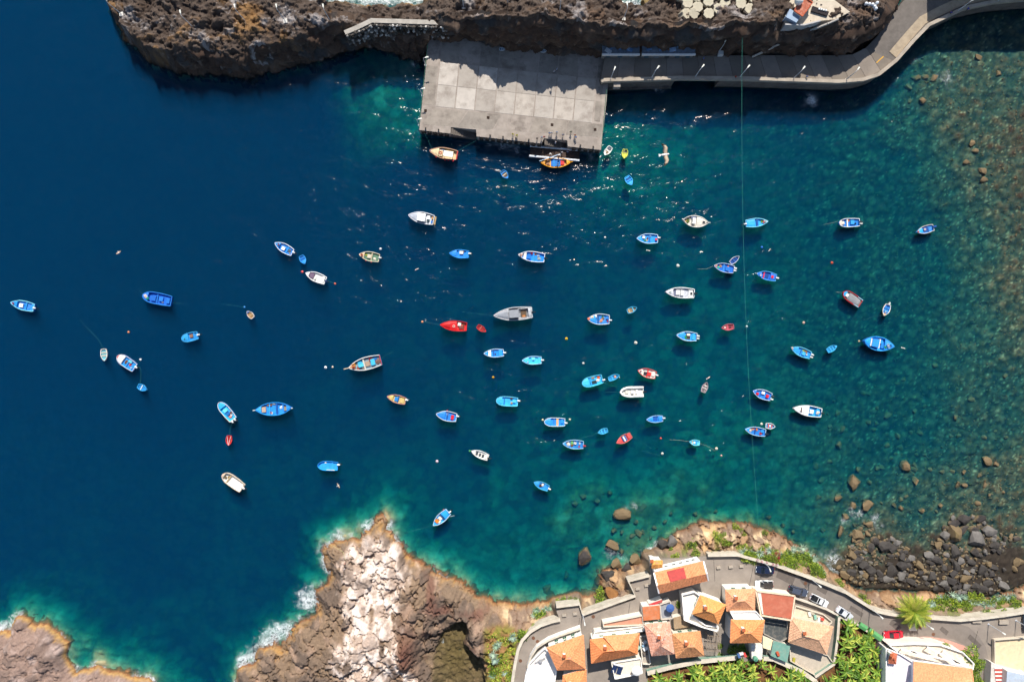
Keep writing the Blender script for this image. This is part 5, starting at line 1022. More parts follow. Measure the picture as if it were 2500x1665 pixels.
DK = PZ([(1046,84),(1022,318),(1100,326.6),(1101,311),(1162.5,317),(1163.5,333.5),(1322,351),(1329,338.5),(1385,343),(1386,358),(1468,367),(1484,214),(1490,120),(1200,95)], ZD)
child_prism('deck_body', DK, -5, ZD, CONC, dock)
def quad_pts(A, B_, C, D, u0, u1, v0, v1):
    def at(u, v): return A.lerp(B_, u).lerp(D.lerp(C, u), v)
    return [at(u0, v0), at(u1, v0), at(u1, v1), at(u0, v1)]
A, B_, C, D = [P(x, y, ZD) for x, y in ((1073.4,151.6), (1456.7,193.3), (1446.3,301), (1062.4,260.5))]
rr = random.Random(5)
tones = [0,2,0,2,2,2,2,2, 1,0,2,1,3,1,3,1]
for i in range(8):
    for j in range(2):
        g = .004
        child_prism('concrete_slab', quad_pts(A, B_, C, D, i/8+g, (i+1)/8-g, j*.51+g, .51+j*.49-g), ZD-.1, ZD+.045+.012*rr.random(), SLABS[tones[j*8+i]], dock)
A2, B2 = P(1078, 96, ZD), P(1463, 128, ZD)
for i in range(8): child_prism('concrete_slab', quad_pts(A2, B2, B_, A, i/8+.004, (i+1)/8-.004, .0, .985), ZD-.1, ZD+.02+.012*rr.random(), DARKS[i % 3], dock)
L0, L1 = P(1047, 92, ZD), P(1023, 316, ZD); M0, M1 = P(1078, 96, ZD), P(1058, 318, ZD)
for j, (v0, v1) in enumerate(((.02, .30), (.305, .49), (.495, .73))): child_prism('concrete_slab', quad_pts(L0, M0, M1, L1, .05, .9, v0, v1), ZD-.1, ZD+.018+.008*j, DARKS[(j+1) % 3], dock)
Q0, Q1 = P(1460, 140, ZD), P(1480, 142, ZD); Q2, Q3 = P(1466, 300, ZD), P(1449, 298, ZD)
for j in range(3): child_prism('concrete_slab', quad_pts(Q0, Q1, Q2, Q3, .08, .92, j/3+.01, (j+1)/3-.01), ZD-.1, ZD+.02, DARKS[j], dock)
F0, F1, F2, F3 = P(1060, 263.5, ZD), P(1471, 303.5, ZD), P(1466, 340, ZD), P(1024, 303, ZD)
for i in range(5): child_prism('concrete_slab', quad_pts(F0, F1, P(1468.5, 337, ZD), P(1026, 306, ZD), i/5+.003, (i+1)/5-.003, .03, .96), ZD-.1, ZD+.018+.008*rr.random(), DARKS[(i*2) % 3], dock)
for px, py in ((1039,271),(1192,288),(1348,305.5),(1453,317)):
    o = child_prism('drain_grate', PZ([(px-3.4,py-3.6),(px+3.2,py-3.0),(px+3,py+3.6),(px-3.6,py+3)], ZD), ZD, ZD+.075, M('33261f', .9), dock)
# steps in the two slots of the front edge
for (x0, y0), (x1, y1), dep in (((1102,311),(1162,317),16.5), ((1330,338.5),(1385,343),14.5)):
    a, b2 = P(x0, y0, ZD), P(x1, y1, ZD); n = 12; dv = (b2-a)/n; out = Vector((dv.y, -dv.x, 0)).normalized()*dep*.1*.98
    for k in range(n):
        p = a+dv*k; q = a+dv*(k+1)
        child_prism('step', [p, q, q+out, p+out], -3, ZD-.25*(k+1), CONC_D, dock)
fend = MB().box(-.45, .45, -.3, .05, -1.9, -.15, .04).mesh('fender_block', mat('rubber', srgb('22201f'), .9))
pa_, pb_ = P(1026, 319, ZD), P(1466, 367.5, ZD)
for k in range(31):
    p = pa_.lerp(pb_, (k+.5)/31); px = 1026+440*(k+.5)/31
    if 1098 < px < 1166 or 1320 < px < 1388: continue
    link('fender_block', fend, dock, loc=(p.x-dock.location.x, p.y-dock.location.y-.03, ZD-.1), rot=(0, 0, -.11))
bol = MB().lathe([(.16,0),(.13,.3),(.22,.36),(.2,.46),(.05,.48)], 10).mesh('bollard', M('2f2b29', .6))
for k in range(14):
    p = pa_.lerp(pb_, (k+.4)/14)+Vector((.1, .55, 0)); px = 1026+440*(k+.4)/14
    if 1096 < px < 1168 or 1318 < px < 1390: continue
    link('bollard', bol, dock, loc=(p.x-dock.location.x, p.y-dock.location.y, ZD+.03))
def railing(name, pts, z, label, colhex='3f7a5c', n_per=2.0, h=1.0, group=None):
    pts = [P(x, y, z) for x, y in pts]; root = empty(name, pts[0], 0, label, 'railing', group); o0 = pts[0]
    post = MB().box(-.035, .035, -.035, .035, 0, h).mesh('post', M(colhex, .5))
    for i in range(len(pts)-1):
        a, b2 = pts[i], pts[i+1]; n = max(1, int((b2-a).length/n_per))
        for k in range(n+(i == len(pts)-2)): link('post', post, root, loc=a.lerp(b2, k/n)-o0)
        for hh in (.5, h): MB().bar(a-o0+Vector((0,0,hh)), b2-o0+Vector((0,0,hh)), .05).build('rail', M(colhex, .5), root)
    return root
railing('railing', [(1047,95),(1024,312)], ZD, 'green metal railing along the left edge of the concrete quay')
railing('railing', [(1480,220),(1468,362)], ZD, 'green metal railing along the right edge of the concrete quay')

# ---------------------------------------------------------------- quay road along the cliff
ZQ = 5.0
INN = [(1476,141),(1481,139),(1520,139),(1697,137),(1866,136),(2045,136),(2084,134),(2114,118),(2141,90)]
OUT = [(1466,197),(1474,194.5),(1530,193),(1658,189),(1807,190),(2045,198),(2103,193.5),(2141,181),(2182,148)]
def resample(pts, n):
    p = [Vector((x, y)) for x, y in pts]; d = [0]
    for i in range(1, len(p)): d.append(d[-1]+(p[i]-p[i-1]).length)
    out = []
    for k in range(n+1):
        s_ = d[-1]*k/n; i = max(j for j in range(len(d)) if d[j] <= s_+1e-9); i = min(i, len(p)-2)
        q = p[i].lerp(p[i+1], (s_-d[i])/(d[i+1]-d[i])); out.append((q.x, q.y))
    return out
qroad = empty('quay_road', P(1760, 165, 0)); tag(qroad, kind='structure')
QM = [mat('quay_slab_%d' % i, srgb(c), .9, var=.14, scale=.5, bump=.01, dirt=srgb('5b544d'), dirt_amt=.5, dscale=.25) for i, c in enumerate(('83796e', '8b8177', '7a7167'))]
body = [P(x, y, ZQ) for x, y in INN]+[P(x, y, ZQ) for x, y in OUT[::-1]]
child_prism('quay_base', body, 3.4, ZQ-.05, CONC_D, qroad)
ri, ro = resample(INN, 18), resample(OUT, 18)
for i in range(18):
    a, b2, c_, d_ = P(*ri[i], ZQ), P(*ri[i+1], ZQ), P(*ro[i+1], ZQ), P(*ro[i], ZQ); e = .012
    child_prism('concrete_slab', [a.lerp(b2, e), b2.lerp(a, e), c_.lerp(d_, e), d_.lerp(c_, e)], ZQ-.049, ZQ+.004*rr.random(), QM[i % 3], qroad)
# sea wall: parapet, face, and the dark overhang in its middle
OUTF = OUT+[(2225,99),(2262,61),(2296,45),(2350,19),(2425,3),(2500,-4),(2620,-12)]
def strip(pts, z, w0, w1):
    """points of a line moved w0 and w1 metres to its right-hand side"""
    p = [P(x, y, z) for x, y in pts]; a = []; b2 = []
    for i in range(len(p)):
        d_ = (p[min(i+1, len(p)-1)]-p[max(i-1, 0)]); d_.z = 0; d_.normalize(); nrm = Vector((d_.y, -d_.x, 0))
        a.append(p[i]+nrm*w0); b2.append(p[i]+nrm*w1)
    return a, b2
def wall_strip(name, pts, z, w0, w1, z0, z1, material, parent=None, chunks=None):
    a, b2 = strip(pts, z, w0, w1); base = parent.location if parent is not None else Vector()
    m = MB(); n = len(a); v = []
    for i in range(n): v += [(a[i].x-base.x, a[i].y-base.y, z0-base.z), (b2[i].x-base.x, b2[i].y-base.y, z0-base.z), (b2[i].x-base.x, b2[i].y-base.y, z1-base.z), (a[i].x-base.x, a[i].y-base.y, z1-base.z)]
    f = []
    for i in range(n-1):
        for k in range(4): f.append((i*4+k, (i+1)*4+k, (i+1)*4+(k+1) % 4, i*4+(k+1) % 4))
    f += [(3,2,1,0), tuple((n-1)*4+k for k in range(4))]
    me = m.add(v, f).mesh(name, material); return link(name, me, parent)
sw = empty('sea_wall', P(1760, 200, 0), 0, 'long grey concrete sea wall with broad parapet carrying the quay road and coast road', 'wall')
PARA = mat('parapet', srgb('a59a8c'), .9, var=.15, scale=.6, bump=.012, dirt=srgb('7b7268'), dirt_amt=.5, dscale=.4)
wall_strip('parapet', OUTF, ZQ, -.05, .75, ZQ-.5, ZQ+.75, PARA, sw)
o1 = [q for q in resample(OUT, 60)]
lft = [q for q in o1 if q[0] < 1660]; rgt = [q for q in o1 if q[0] > 1752]; midp = [q for q in o1 if 1655 < q[0] < 1757]
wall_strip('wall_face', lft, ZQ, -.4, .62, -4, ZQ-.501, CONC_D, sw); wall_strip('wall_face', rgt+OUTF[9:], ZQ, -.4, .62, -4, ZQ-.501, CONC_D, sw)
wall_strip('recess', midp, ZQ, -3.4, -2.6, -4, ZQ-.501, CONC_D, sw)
wall_strip('footing', [(x, y) for x, y in lft], ZQ, .63, 1.1, -4, .5, CONC_D, sw)
MB().box(0, 1.6, -2.2, 0, 3.2, 5.0).build('landing_block', CONC, sw, loc=P(1492, 207, 0)-sw.location)
# coast road rising to the top right corner
ASPH = mat('asphalt', srgb('6b6560'), .92, var=.15, scale=.8, bump=.008, bscale=9, dirt=srgb('57524e'), dirt_amt=.6, dscale=.25)
tag(MB().prism(PZ([(2115,119),(2141,91),(2160,62),(2180,36),(2208,0),(2235,-40),(2260,-90),(2660,-90),(2660,-14),(2500,-3),(2425,4),(2350,21),(2296,47),(2262,63),(2225,101),(2182,149)], ZQ+.1), 2.5, ZQ+.02).build('coast_road', ASPH), kind='structure')
tag(wall_strip('sidewalk', [(2186,141),(2225,95),(2258,58),(2292,40),(2348,14),(2425,-3),(2500,-10),(2620,-18)], ZQ, -2.0, .12, 4.0, ZQ+.14, mat('sidewalk_conc', srgb('a3947f'), .9, var=.15, scale=.7, dirt=srgb('7d7060'), dirt_amt=.5)), kind='structure')
tag(wall_strip('kerb_line', [(2152,168),(2182,141)], ZQ, -1.9, -1.72, ZQ-.04, ZQ+.012, mat('yellow_paint', srgb('d8a020'), .7)), kind='structure')
# steps / ramp climbing the cliff to the terrace
rp = empty('cliff_ramp', P(1833, 132, ZQ), 0, 'narrow concrete ramp with low parapet climbing the dark cliff to the terrace', 'ramp')
ra = [P(1832,133,5.1), P(1870,115,6.8), P(1920,92,9.2), P(1970,70,11.5), P(2015,52,13.6), P(2042,40,14.6)]
for nm, w, off, dz, mt_ in (('ramp_slab', 1.5, 0.0, 0, PARA), ('ramp_parapet', .3, -.92, .5, mat('pale_parapet', srgb('b9b2aa'), .9))):
    m = MB()
    for i in range(len(ra)-1):
        d_ = (ra[i+1]-ra[i]); n2 = Vector((d_.y, -d_.x, 0)).normalized()
        m.bar(ra[i]-rp.location+n2*-off+Vector((0,0,dz)), ra[i+1]-rp.location+n2*-off+Vector((0,0,dz)), w, .35 if dz == 0 else .9)
    m.build(nm, mt_, rp)
# sheds at the foot of the cliff
def shed(px0, px1, py0, py1, h, label, roofc, frontc, seed):
    r_ = random.Random(seed); z0 = ZQ; a = P(px0, py0, z0+h); c_ = P(px1, py1, z0+h)
    root = empty('cliff_shed', ((a.x+c_.x)/2, (a.y+c_.y)/2, z0), 0, label, 'shed'); wx, wy = (c_.x-a.x)/2, (a.y-c_.y)/2
    MB().box(-wx, wx, -wy, wy, -1, h-.15).build('wall', mat('shed_wall', srgb('8f8a84'), .85, dirt=srgb('5a5550')), root)
    MB().box(-wx-.15, wx+.15, -wy-.1, wy+.1, h-.149, h).build('roof', mat('shed_roof_'+roofc, srgb(roofc), .8, var=.25, dirt=srgb('4a4a4c'), dirt_amt=.6, dscale=.8), root)
    MB().box(-wx-.18, wx+.18, -wy-.5, -wy-.11, h-.3, h+.25, .03).build('front_band', mat('band_'+frontc, srgb(frontc), .6), root)
    n = int(wx*2/2.2)
    for k in range(n): MB().box(-.5, .5, -.05, .05, .1, 2.0).build('shutter_door', M(r_.choice(['4a6a8a', '3d5866', '7a7f84', '2e3238']), .6), root, loc=(-wx+(k+.5)*2*wx/n, -wy-.06, 0))
    for k in range(int(wx*1.6)): 
        s_ = r_.uniform(.35, .8); MB().box(-s_, s_, -s_*.6, s_*.6, 0, r_.uniform(.15, .5), .04).build('roof_cover', M(r_.choice(['7f96ac', '8fa6c0', '4a4640', '7a5a3c', 'b0b6bc', '5d7fa6']), .8, var=.3), root, loc=(r_.uniform(-wx+.8, wx-.8), r_.uniform(-wy+.5, wy-.5), h+.003*k+.002), rot=(0, 0, r_.random()*3))
    return root
shed(1472, 1560, 112, 131, 2.6, 'low shed with white front band at the left foot of the cliff by the quay', '6c7884', 'e4e2de', 3)
shed(1569, 1696, 97, 131, 2.8, 'long low shed with white front band and blue covers on its roof', '74808c', 'e8e6e2', 8)
kiosk = empty('painted_kiosk', P(1845, 112, 5.4), .5, 'small kiosk with graffiti colours at the foot of the cliff ramp', 'kiosk')
MB().box(-.9, .9, -.8, .8, -1, 2.3).build('wall', mat('kiosk_wall', srgb('8a7f88'), .7, var=.6, scale=3, dirt=srgb('a05040'), dirt_amt=.8, dscale=2), kiosk); MB().box(-1.05, 1.05, -.95, .95, 2.302, 2.45).build('roof', M('9a94a0', .7), kiosk)
for px, py, lb, cx in ((1226,122,'white and black small boat lying on the shaded quay near the cliff','8a929a'), (1327,126,'white and blue small boat lying on the shaded quay','c9d4e0')):
    k_ = Boat((px+7, py+1), (px-7, py), 7, 'dinghy', cx, 'd8dce2', '4a6a9a', lb, fb=.35, name='beached_skiff'); k_.root.location = P(px, py, ZD+.4); k_.thwart(.4, 'd0d4da', .15); k_.thwart(.65, 'd0d4da', .15)
# grey leaning boards against the cliff foot
for px, py, lb in ((1262,100,'wooden pallet leaning at the cliff foot behind the quay, left one'), (1322,102,'wooden pallet leaning at the cliff foot behind the quay, right one')):
    e = empty('wooden_pallet', P(px, py, ZD+.9), .4, lb, 'pallet'); e.rotation_euler = (.9, 0, R.uniform(-.3, .3))
    for k in range(6): MB().box(-1+k*.35, -1+k*.35+.26, -.8, .8, 0, .05).build('slat', M('7a6e62', .9), e)
    for y in (-.7, .7): MB().box(-1, 1.02, y-.06, y+.06, -.1, -.003).build('bearer', M('6a5e54', .9), e)

# ---------------------------------------------------------------- street lamps
def lamp_meshes(h, arm):
    pole = MB().tube([(0,0,0),(0,0,h*.5),(0,0,h)], [.10,.085,.06], 8).box(-.2, .2, -.2, .2, 0, .12).mesh('pole', M('c9ccd0', .5))
    a = MB().tube([(0,0,h-.02),(arm*.4,0,h+.25),(arm,0,h+.3)], .05, 6).mesh('arm', M('c9ccd0', .5))
    hd = MB().add([(arm-.15,-.12,h+.25),(arm+.75,-.2,h+.27),(arm+.75,.2,h+.27),(arm-.15,.12,h+.25),(arm-.1,-.1,h+.37),(arm+.65,-.15,h+.42),(arm+.65,.15,h+.42),(arm-.1,.1,h+.37)],
                  [(3,2,1,0),(4,5,6,7),(0,1,5,4),(1,2,6,5),(2,3,7,6),(3,0,4,7)]).mesh('lamp_head', M('e2e2d8', .4))
    return pole, a, hd
LM = lamp_meshes(5.4, .7); LM2 = lamp_meshes(6.5, .5); LM3 = lamp_meshes(4.6, .5)
def lamp(px, py, z, rz, label, ms=LM, foot=None):
    e = empty('street_lamp', P(px, py, z), rz, label, 'street lamp', 'street lamps')
    link('pole', ms[0], e); link('arm', ms[1], e); link('lamp_head', ms[2], e)
    if foot: MB().box(-.5, .5, -.45, .45, -1.5, .25, .05).build('footing', M('c9c6c0', .8), e)
for i, (px, py) in enumerate(((1489.5,197),(1589.7,193),(1696,190),(1804,191),(1935,194),(2064,196))):
    lamp(px, py, ZQ, .9 if i else 1.2, 'pale street lamp on the quay road parapet, %s from the square quay' % ['first', 'second', 'third', 'fourth', 'fifth', 'sixth'][i])
for i, (px, py, z) in enumerate(((1046,92,ZD),(1039,160,ZD),(1031,234,ZD),(1023,306,ZD))):
    lamp(px, py, z, 0.2, 'lamp post on the left edge of the square quay, %s from the cliff' % ['first', 'second', 'third', 'fourth'][i], LM3)
for i, (px, py, z) in enumerate(((297,36,6.6),(471,67,8.8),(599,53,9.2),(697,53,9.2),(807,53,8.8),(1132,18,10.6),(1239,18,12),(1365,36,14),(1522,49,12.5))):
    lamp(px, py, z-.4, math.radians(100), 'lamp post standing on the lava headland, %s from the left' % ['first', 'second', 'third', 'fourth', 'fifth', 'sixth', 'seventh', 'eighth', 'ninth'][i], LM2, True)
lamp(1752, 131, ZQ, 1.2, 'lamp post with bright head at the cliff foot beside a small white box', LM)
MB().box(-.6, .6, -.5, .5, 0, 1.2, .04).build('electric_cabinet', M('d8d8d6', .5)).location = P(1757, 134, ZQ); tag(bpy.data.objects['electric_cabinet'], 'white electric cabinet at the cliff foot on the quay road', 'cabinet')
lamp(2335, 30, ZQ+.1, .6, 'lamp post on the coast road parapet near the top right corner, lower one'); lamp(2432, 6, ZQ+.1, .6, 'lamp post on the coast road parapet near the top right corner, upper one')

# ---------------------------------------------------------------- stone retaining wall and path on the headland
PATH = [(838,72),(862,62),(905,42),(960,43),(1020,45),(1060,46),(1095,48)]
pz = 9.4
tag(wall_strip('cliff_path', PATH, pz, .35, 1.4, 6, pz, mat('path_conc', srgb('a59f96'), .9, var=.2, scale=.8, dirt=srgb('7a746c')), None), kind='structure')
rw_ = empty('stone_retaining_wall', P(960, 60, 5), 0, 'rough stone retaining wall with dark and white stones below the headland path', 'wall')
wall_strip('wall_core', PATH, pz, 1.4, 1.9, 4.5, pz-.35, mat('wall_core', srgb('5a5550'), .95), rw_)
def rock_mesh(name, seed, cuts=9, mats=None, sub=2, flat=1.0):
    r_ = random.Random(seed); bm = bmesh.new(); bmesh.ops.create_icosphere(bm, subdivisions=sub, radius=1.0)
    pl = []
    for _ in range(cuts):
        n_ = Vector((r_.gauss(0, 1), r_.gauss(0, 1), r_.gauss(0, 1))).normalized(); pl.append((n_, r_.uniform(.46, .8)))
    for v in bm.verts:
        for n_, d_ in pl:
            q = v.co.dot(n_)
            if q > d_: v.co -= n_*(q-d_)
        v.co *= 1+r_.uniform(-.025, .025)
    bmesh.ops.scale(bm, vec=(1, .78, .7*flat), verts=bm.verts)
    me = bpy.data.meshes.new(name); bm.to_mesh(me); bm.free()
    for m_ in mats or []: me.materials.append(m_)
    return me
STONE_M = [mat('stone_%d' % i, srgb(c), .9, var=.3, scale=2.5, bump=.03, bscale=7) for i, c in enumerate(('38342f', 'b9b4ae', '6a645e', '8f8a84', '4a4540'))]
stones = [rock_mesh('stone', 40+i, 7, [STONE_M[i % 5]], 1) for i in range(10)]
pp = resample(PATH, 34); sr = random.Random(11)
for i in range(34):
    p = P(*pp[i], pz); q = P(*pp[i+1], pz); d_ = (q-p).normalized(); n_ = Vector((d_.y, -d_.x, 0))
    for j in range(5):
        w = p+(q-p)*sr.random()+n_*(1.85+j*.24+sr.uniform(-.05, .1)); z = pz-.35-j*.85+sr.uniform(-.2, .2); s_ = sr.uniform(.42, .68)
        link('stone', sr.choice(stones), rw_, loc=(w.x-rw_.location.x, w.y-rw_.location.y, z-rw_.location.z), rot=(sr.random()*6, sr.random()*6, sr.random()*6), scale=(s_, s_, s_*1.05))

# ---------------------------------------------------------------- terrace with small building and concrete blocks on the cliff top
tr_ = empty('cliff_terrace', P(1960, 40, 13)); tag(tr_, 'pale concrete terrace on the cliff top around the small red-tiled roof', 'terrace')
child_prism('terrace_slab', PZ([(1915,62),(1918,25),(1940,-20),(2010,-20),(2075,30),(2040,48),(2000,52),(1960,63)], 14.6), 10, 14.6, mat('terrace_conc', srgb('c2b6a4'), .9, var=.12, scale=.6, dirt=srgb('9a8d7c')), tr_)
wall_strip('terrace_parapet', [(1914,63),(1960,64.5),(2000,54)], 14.6, -.1, .2, 12, 15.4, mat('pale_wall', srgb('a9a7a6'), .9), tr_)
hb = empty('cliff_top_house', P(1945, 25, 14.6), 0, 'small cliff-top building with red-tiled terrace roof, blue-grey annex and white dome', 'building')
def loc_pts(pts, z, e): return [P(x, y, z)-Vector((e.location.x, e.location.y, 0)) for x, y in pts]
MB().prism(loc_pts([(1938,28),(1958,-8),(1983,8),(1958,42)], 16.6, hb), -.5, 2.0).build('wall', M('d8cfc4', .8), hb)
tl = loc_pts([(1938,28),(1958,-8),(1983,8),(1958,42)], 16.6, hb)
MB().prism(tl, 2.003, 2.08).build('tile_floor', mat('terracotta_tile', srgb('a5604a'), .85, var=.3, scale=3, dirt=srgb('c9a090'), dirt_amt=.6, dscale=1.5), hb)
for i in range(4): MB().bar(Vector((tl[i].x, tl[i].y, 2.2)), Vector((tl[(i+1) % 4].x, tl[(i+1) % 4].y, 2.2)), .18, .3).build('kerb', M('b0583c', .8), hb)
MB().prism(loc_pts([(1919,42),(1929,22),(1956,38),(1945,56)], 16.2, hb), -1, 1.5).build('annex', mat('annex_roof', srgb('8fa2b8'), .6, var=.1, scale=1), hb)
MB().lathe([(.9,0),(.9,.8),(.75,1.25),(.4,1.6),(.05,1.75)], 14).build('dome', M('f0eee8', .5), hb, True, loc=(P(1950,4,17).x-hb.location.x, P(1950,4,17).y-hb.location.y, 2.08))
MB().prism(loc_pts([(1980,28),(1984,16),(2024,30),(2019,40)], 15, hb), 0, .5).build('planter', M('2f2a2c', .9), hb)
for k in range(4):
    q = P(2000+k*5.5, 22.5+k*1.2, 15.3); MB().box(-.18, .18, -.2, .2, 0, .3, .03).build('vent_block', M('d8d8d6', .6), hb, loc=(q.x-hb.location.x, q.y-hb.location.y, .5))
BLK = mat('breakwater_block', srgb('b8b09c'), .9, var=.12, scale=1.2, bump=.015, dirt=srgb('8a7f66'), dirt_amt=.5, dscale=.8)
bm_ = MB().add([(a*x, b_*y, z) for z, s_ in ((-1.2, 1), (1.05, 1), (1.2, .93)) for x, y in ((-1,-.45),(-.75,-.55),(-.55,-.75),(-.45,-1),(.45,-1),(.55,-.75),(.75,-.55),(1,-.45),(1,.45),(.75,.55),(.55,.75),(.45,1),(-.45,1),(-.55,.75),(-.75,.55),(-1,.45)) for a, b_ in ((1.3*s_, 1.3*s_),)],
               [tuple(range(15,-1,-1)), tuple(range(32,48))]+[(r0*16+i, r0*16+(i+1) % 16, (r0+1)*16+(i+1) % 16, (r0+1)*16+i) for r0 in (0, 1) for i in range(16)]).lathe([(.16,1.205),(.16,1.21)], 8)
bme = bm_.mesh('breakwater_block', BLK)
BLK2 = mat('breakwater_block_worn', srgb('8a7650'), .9, var=.3, scale=1.5, bump=.03, dirt=srgb('5c4c34'), dirt_amt=.6)
bme2 = bm_.mesh('breakwater_block', BLK2)
blocks = [(1652,26,.7,0),(1677,12,.75,0),(1700,-4,.72,0),(1726,-14,.72,0),(1701,22,.72,0),(1727,8,.72,0),(1748,-8,.72,0),(1728,38,.72,0),(1752,26,.72,0),(1768,8,.72,0),(1806,14,.72,0),(1828,26,.72,0),(1840,2,.72,0),(1862,14,.72,0),(1880,-8,.72,0),
          (1790,-10,.72,0),(1815,-8,.72,0),(1664,-6,.4,.3),(1690,36,.3,.2),(1640,14,.2,.4),(1622,24,.9,.5),(1625,0,.5,.2),(1648,-10,.1,.3),(1672,38,1.0,.3)]
for i, (px, py, rz, tilt) in enumerate(blocks):
    z = 12.5-(px < 1660)*3; o = link('breakwater_block', bme, None, P(px, py, z), (tilt, tilt*.6, rz), (.95, .95, .9)); tag(o, 'pale notched concrete breakwater block behind the lava cliff', 'concrete block', 'breakwater blocks behind the cliff')
for px, py, s_, rz in ((1595,20,1.1,.2),(1578,4,.9,.5),(1608,-6,1.0,.8)):
    o = link('breakwater_block', bme2, None, P(px, py, 8.5), (.2, .1, rz), (s_*.9, s_*.9, s_)); tag(o, 'weathered brown breakwater block at the sea end of the pale blocks', 'concrete block', 'weathered breakwater blocks')
tag(MB().prism(PZ([(1855,18),(1878,-12),(1918,-20),(1917,22),(1890,25)], 13.8), 10, 13.8).build('concrete_pad', mat('pad_conc', srgb('cdc8bd'), .9, var=.1)), 'pale concrete pad with curved edge beside the breakwater blocks', 'pad')
for i, (px, py) in enumerate(((2112,12),(2120,13),(2128,14),(2139,10),(2136,24),(2133,19))):
    o = MB().lathe([(.3,0),(.36,.3),(.3,.75),(.12,.9)], 9).build('white_barrel', M('dfe4ea', .5)); o.location = P(px, py, 13.6); tag(o, 'small white barrel among the rocks at the top right cliff edge', 'barrel', 'white barrels on the cliff top')
# apartment house just beyond the top edge, its shade falls on the coast road
ab = empty('apartment_building', P(2420, -95, 5), 0, 'tall house beyond the top right corner shading the coast road', 'building')
MB().box(-14, 22, -2.5, 8, 0, 13).build('wall', M('d8d2c6', .8), ab); MB().box(-14.3, 22.3, -2.8, 8.3, 13.003, 13.3).build('roof', M('a5583c', .8), ab)
for k in range(10):
    for j in range(3):
        w_ = MB().box(-.5, .5, -.06, .06, 0, 1.4).build('window', M('3c4a44', .4), ab, loc=(-12+k*3.4, -2.5, 1.4+j*3.8)); 
# ---------------------------------------------------------------- the town on the south shore
def c1(x, y): return (1200+x/3.605, 1230+y/3.605)
def c2(x, y): return (1800+x/3.364, 1230+y/3.364)
PAVE = mat('street_concrete', srgb('8f857b'), .92, var=.12, scale=.5, bump=.008, bscale=8, dirt=srgb('7a7067'), dirt_amt=.5, dscale=.2)
tag(MB().prism(TOWN, 4.2, ZT).build('street_pavement', PAVE), kind='structure')
ROADP = [c2(*q) for q in ((150,474),(330,540),(570,622),(760,702),(900,762),(1000,832),(1130,908),(1240,932),(1480,962),(1830,985),(1900,1010),(1980,1080),(2040,1170),(2065,1290),(2060,1500),(1985,1500),(2000,1370),(1960,1230),(1870,1160),(1780,1110),(1560,1080),(1220,1110),(980,950),(830,910),(740,860),(480,770),(300,720),(140,690))]
tag(MB().prism(PZ(ROADP, ZT), ZT-.1, ZT+.012).build('street_road', mat('asphalt_town', srgb('7e756d'), .92, var=.12, scale=.7, bump=.008, bscale=9, dirt=srgb('857c74'), dirt_amt=.5, dscale=.18)), kind='structure')
WPALE = mat('pale_render_wall', srgb('c9bfae'), .9, var=.15, scale=.7, bump=.01, dirt=srgb('9c907f'), dirt_amt=.5, dscale=.5)
def town_wall(pts, w, z0, z1, label, material=WPALE, name='parapet_wall', w0=None):
    q = pts if isinstance(pts[0], tuple) else pts
    r_ = empty(name, P(*q[0], z0), 0, label, 'wall'); a = -w/2 if w0 is None else w0
    wall_strip('wall_body', q, z1, a, a+w, z0, z1-.12, material, r_); wall_strip('coping', q, z1, a-.05, a+w+.05, z1-.119, z1, WPALE, r_); return r_
town_wall([c1(*q) for q in ((1905,452),(2165,448))]+[c2(*q) for q in ((125,452),(300,500),(540,585),(760,672),(900,730),(1010,800),(1140,880),(1250,905),(1480,930),(1830,955),(2000,940),(2200,915),(2360,890),(2600,880))], .55, 3.5, ZT+1.1, 'long pale parapet wall along the seaward side of the town road')
town_wall([c1(*q) for q in ((178,1600),(205,1420),(232,1290),(270,1200),(340,1125),(430,1070),(530,1035),(605,1020))], .6, 3.5, ZT+1.0, 'curved pale parapet wall round the street bend above the green slope')
town_wall([c1(*q) for q in ((570,905),(775,880),(800,975),(1265,808),(1205,680),(1390,630))], .5, 3.5, ZT+1.0, 'zigzag pale parapet wall with two lookout corners by the street')
for i, (px, py, d) in enumerate(((638,975,'left lookout corner, by its mast'), (735,962,'left lookout corner, nearer the street'), (1283,742,'right lookout corner, left one'), (1362,712,'right lookout corner, right one'), (1995,556,'plaza by the tiled house, left one'), (2102,550,'plaza by the tiled house, right one'))):
    o = MB().box(-.5, .5, -.3, .3, 0, .5, .04).build('stone_bench', mat('bench_stone', srgb('a59a8c'), .9)); o.location = P(*c1(px, py), ZT+.002); o.rotation_euler = (0, 0, .1); tag(o, 'small concrete bench on the '+d, 'bench')
o = MB().box(-.5, .5, -.3, .3, 0, .5, .04).build('stone_bench', MATS['bench_stone']); o.location = P(*c2(30, 508), ZT+.002); tag(o, 'small concrete bench on the plaza beside the navy car', 'bench')
for i, (px, py) in enumerate(((1960,955),(2180,965))):
    o = MB().box(-1.1, 1.1, -.5, .5, 0, .55, .05).build('stone_bench', MATS['bench_stone']); o.location = P(*c2(px, py), ZT+.002); tag(o, 'wide pale bench by the road wall at the right, %s one' % ('left', 'right')[i], 'bench')

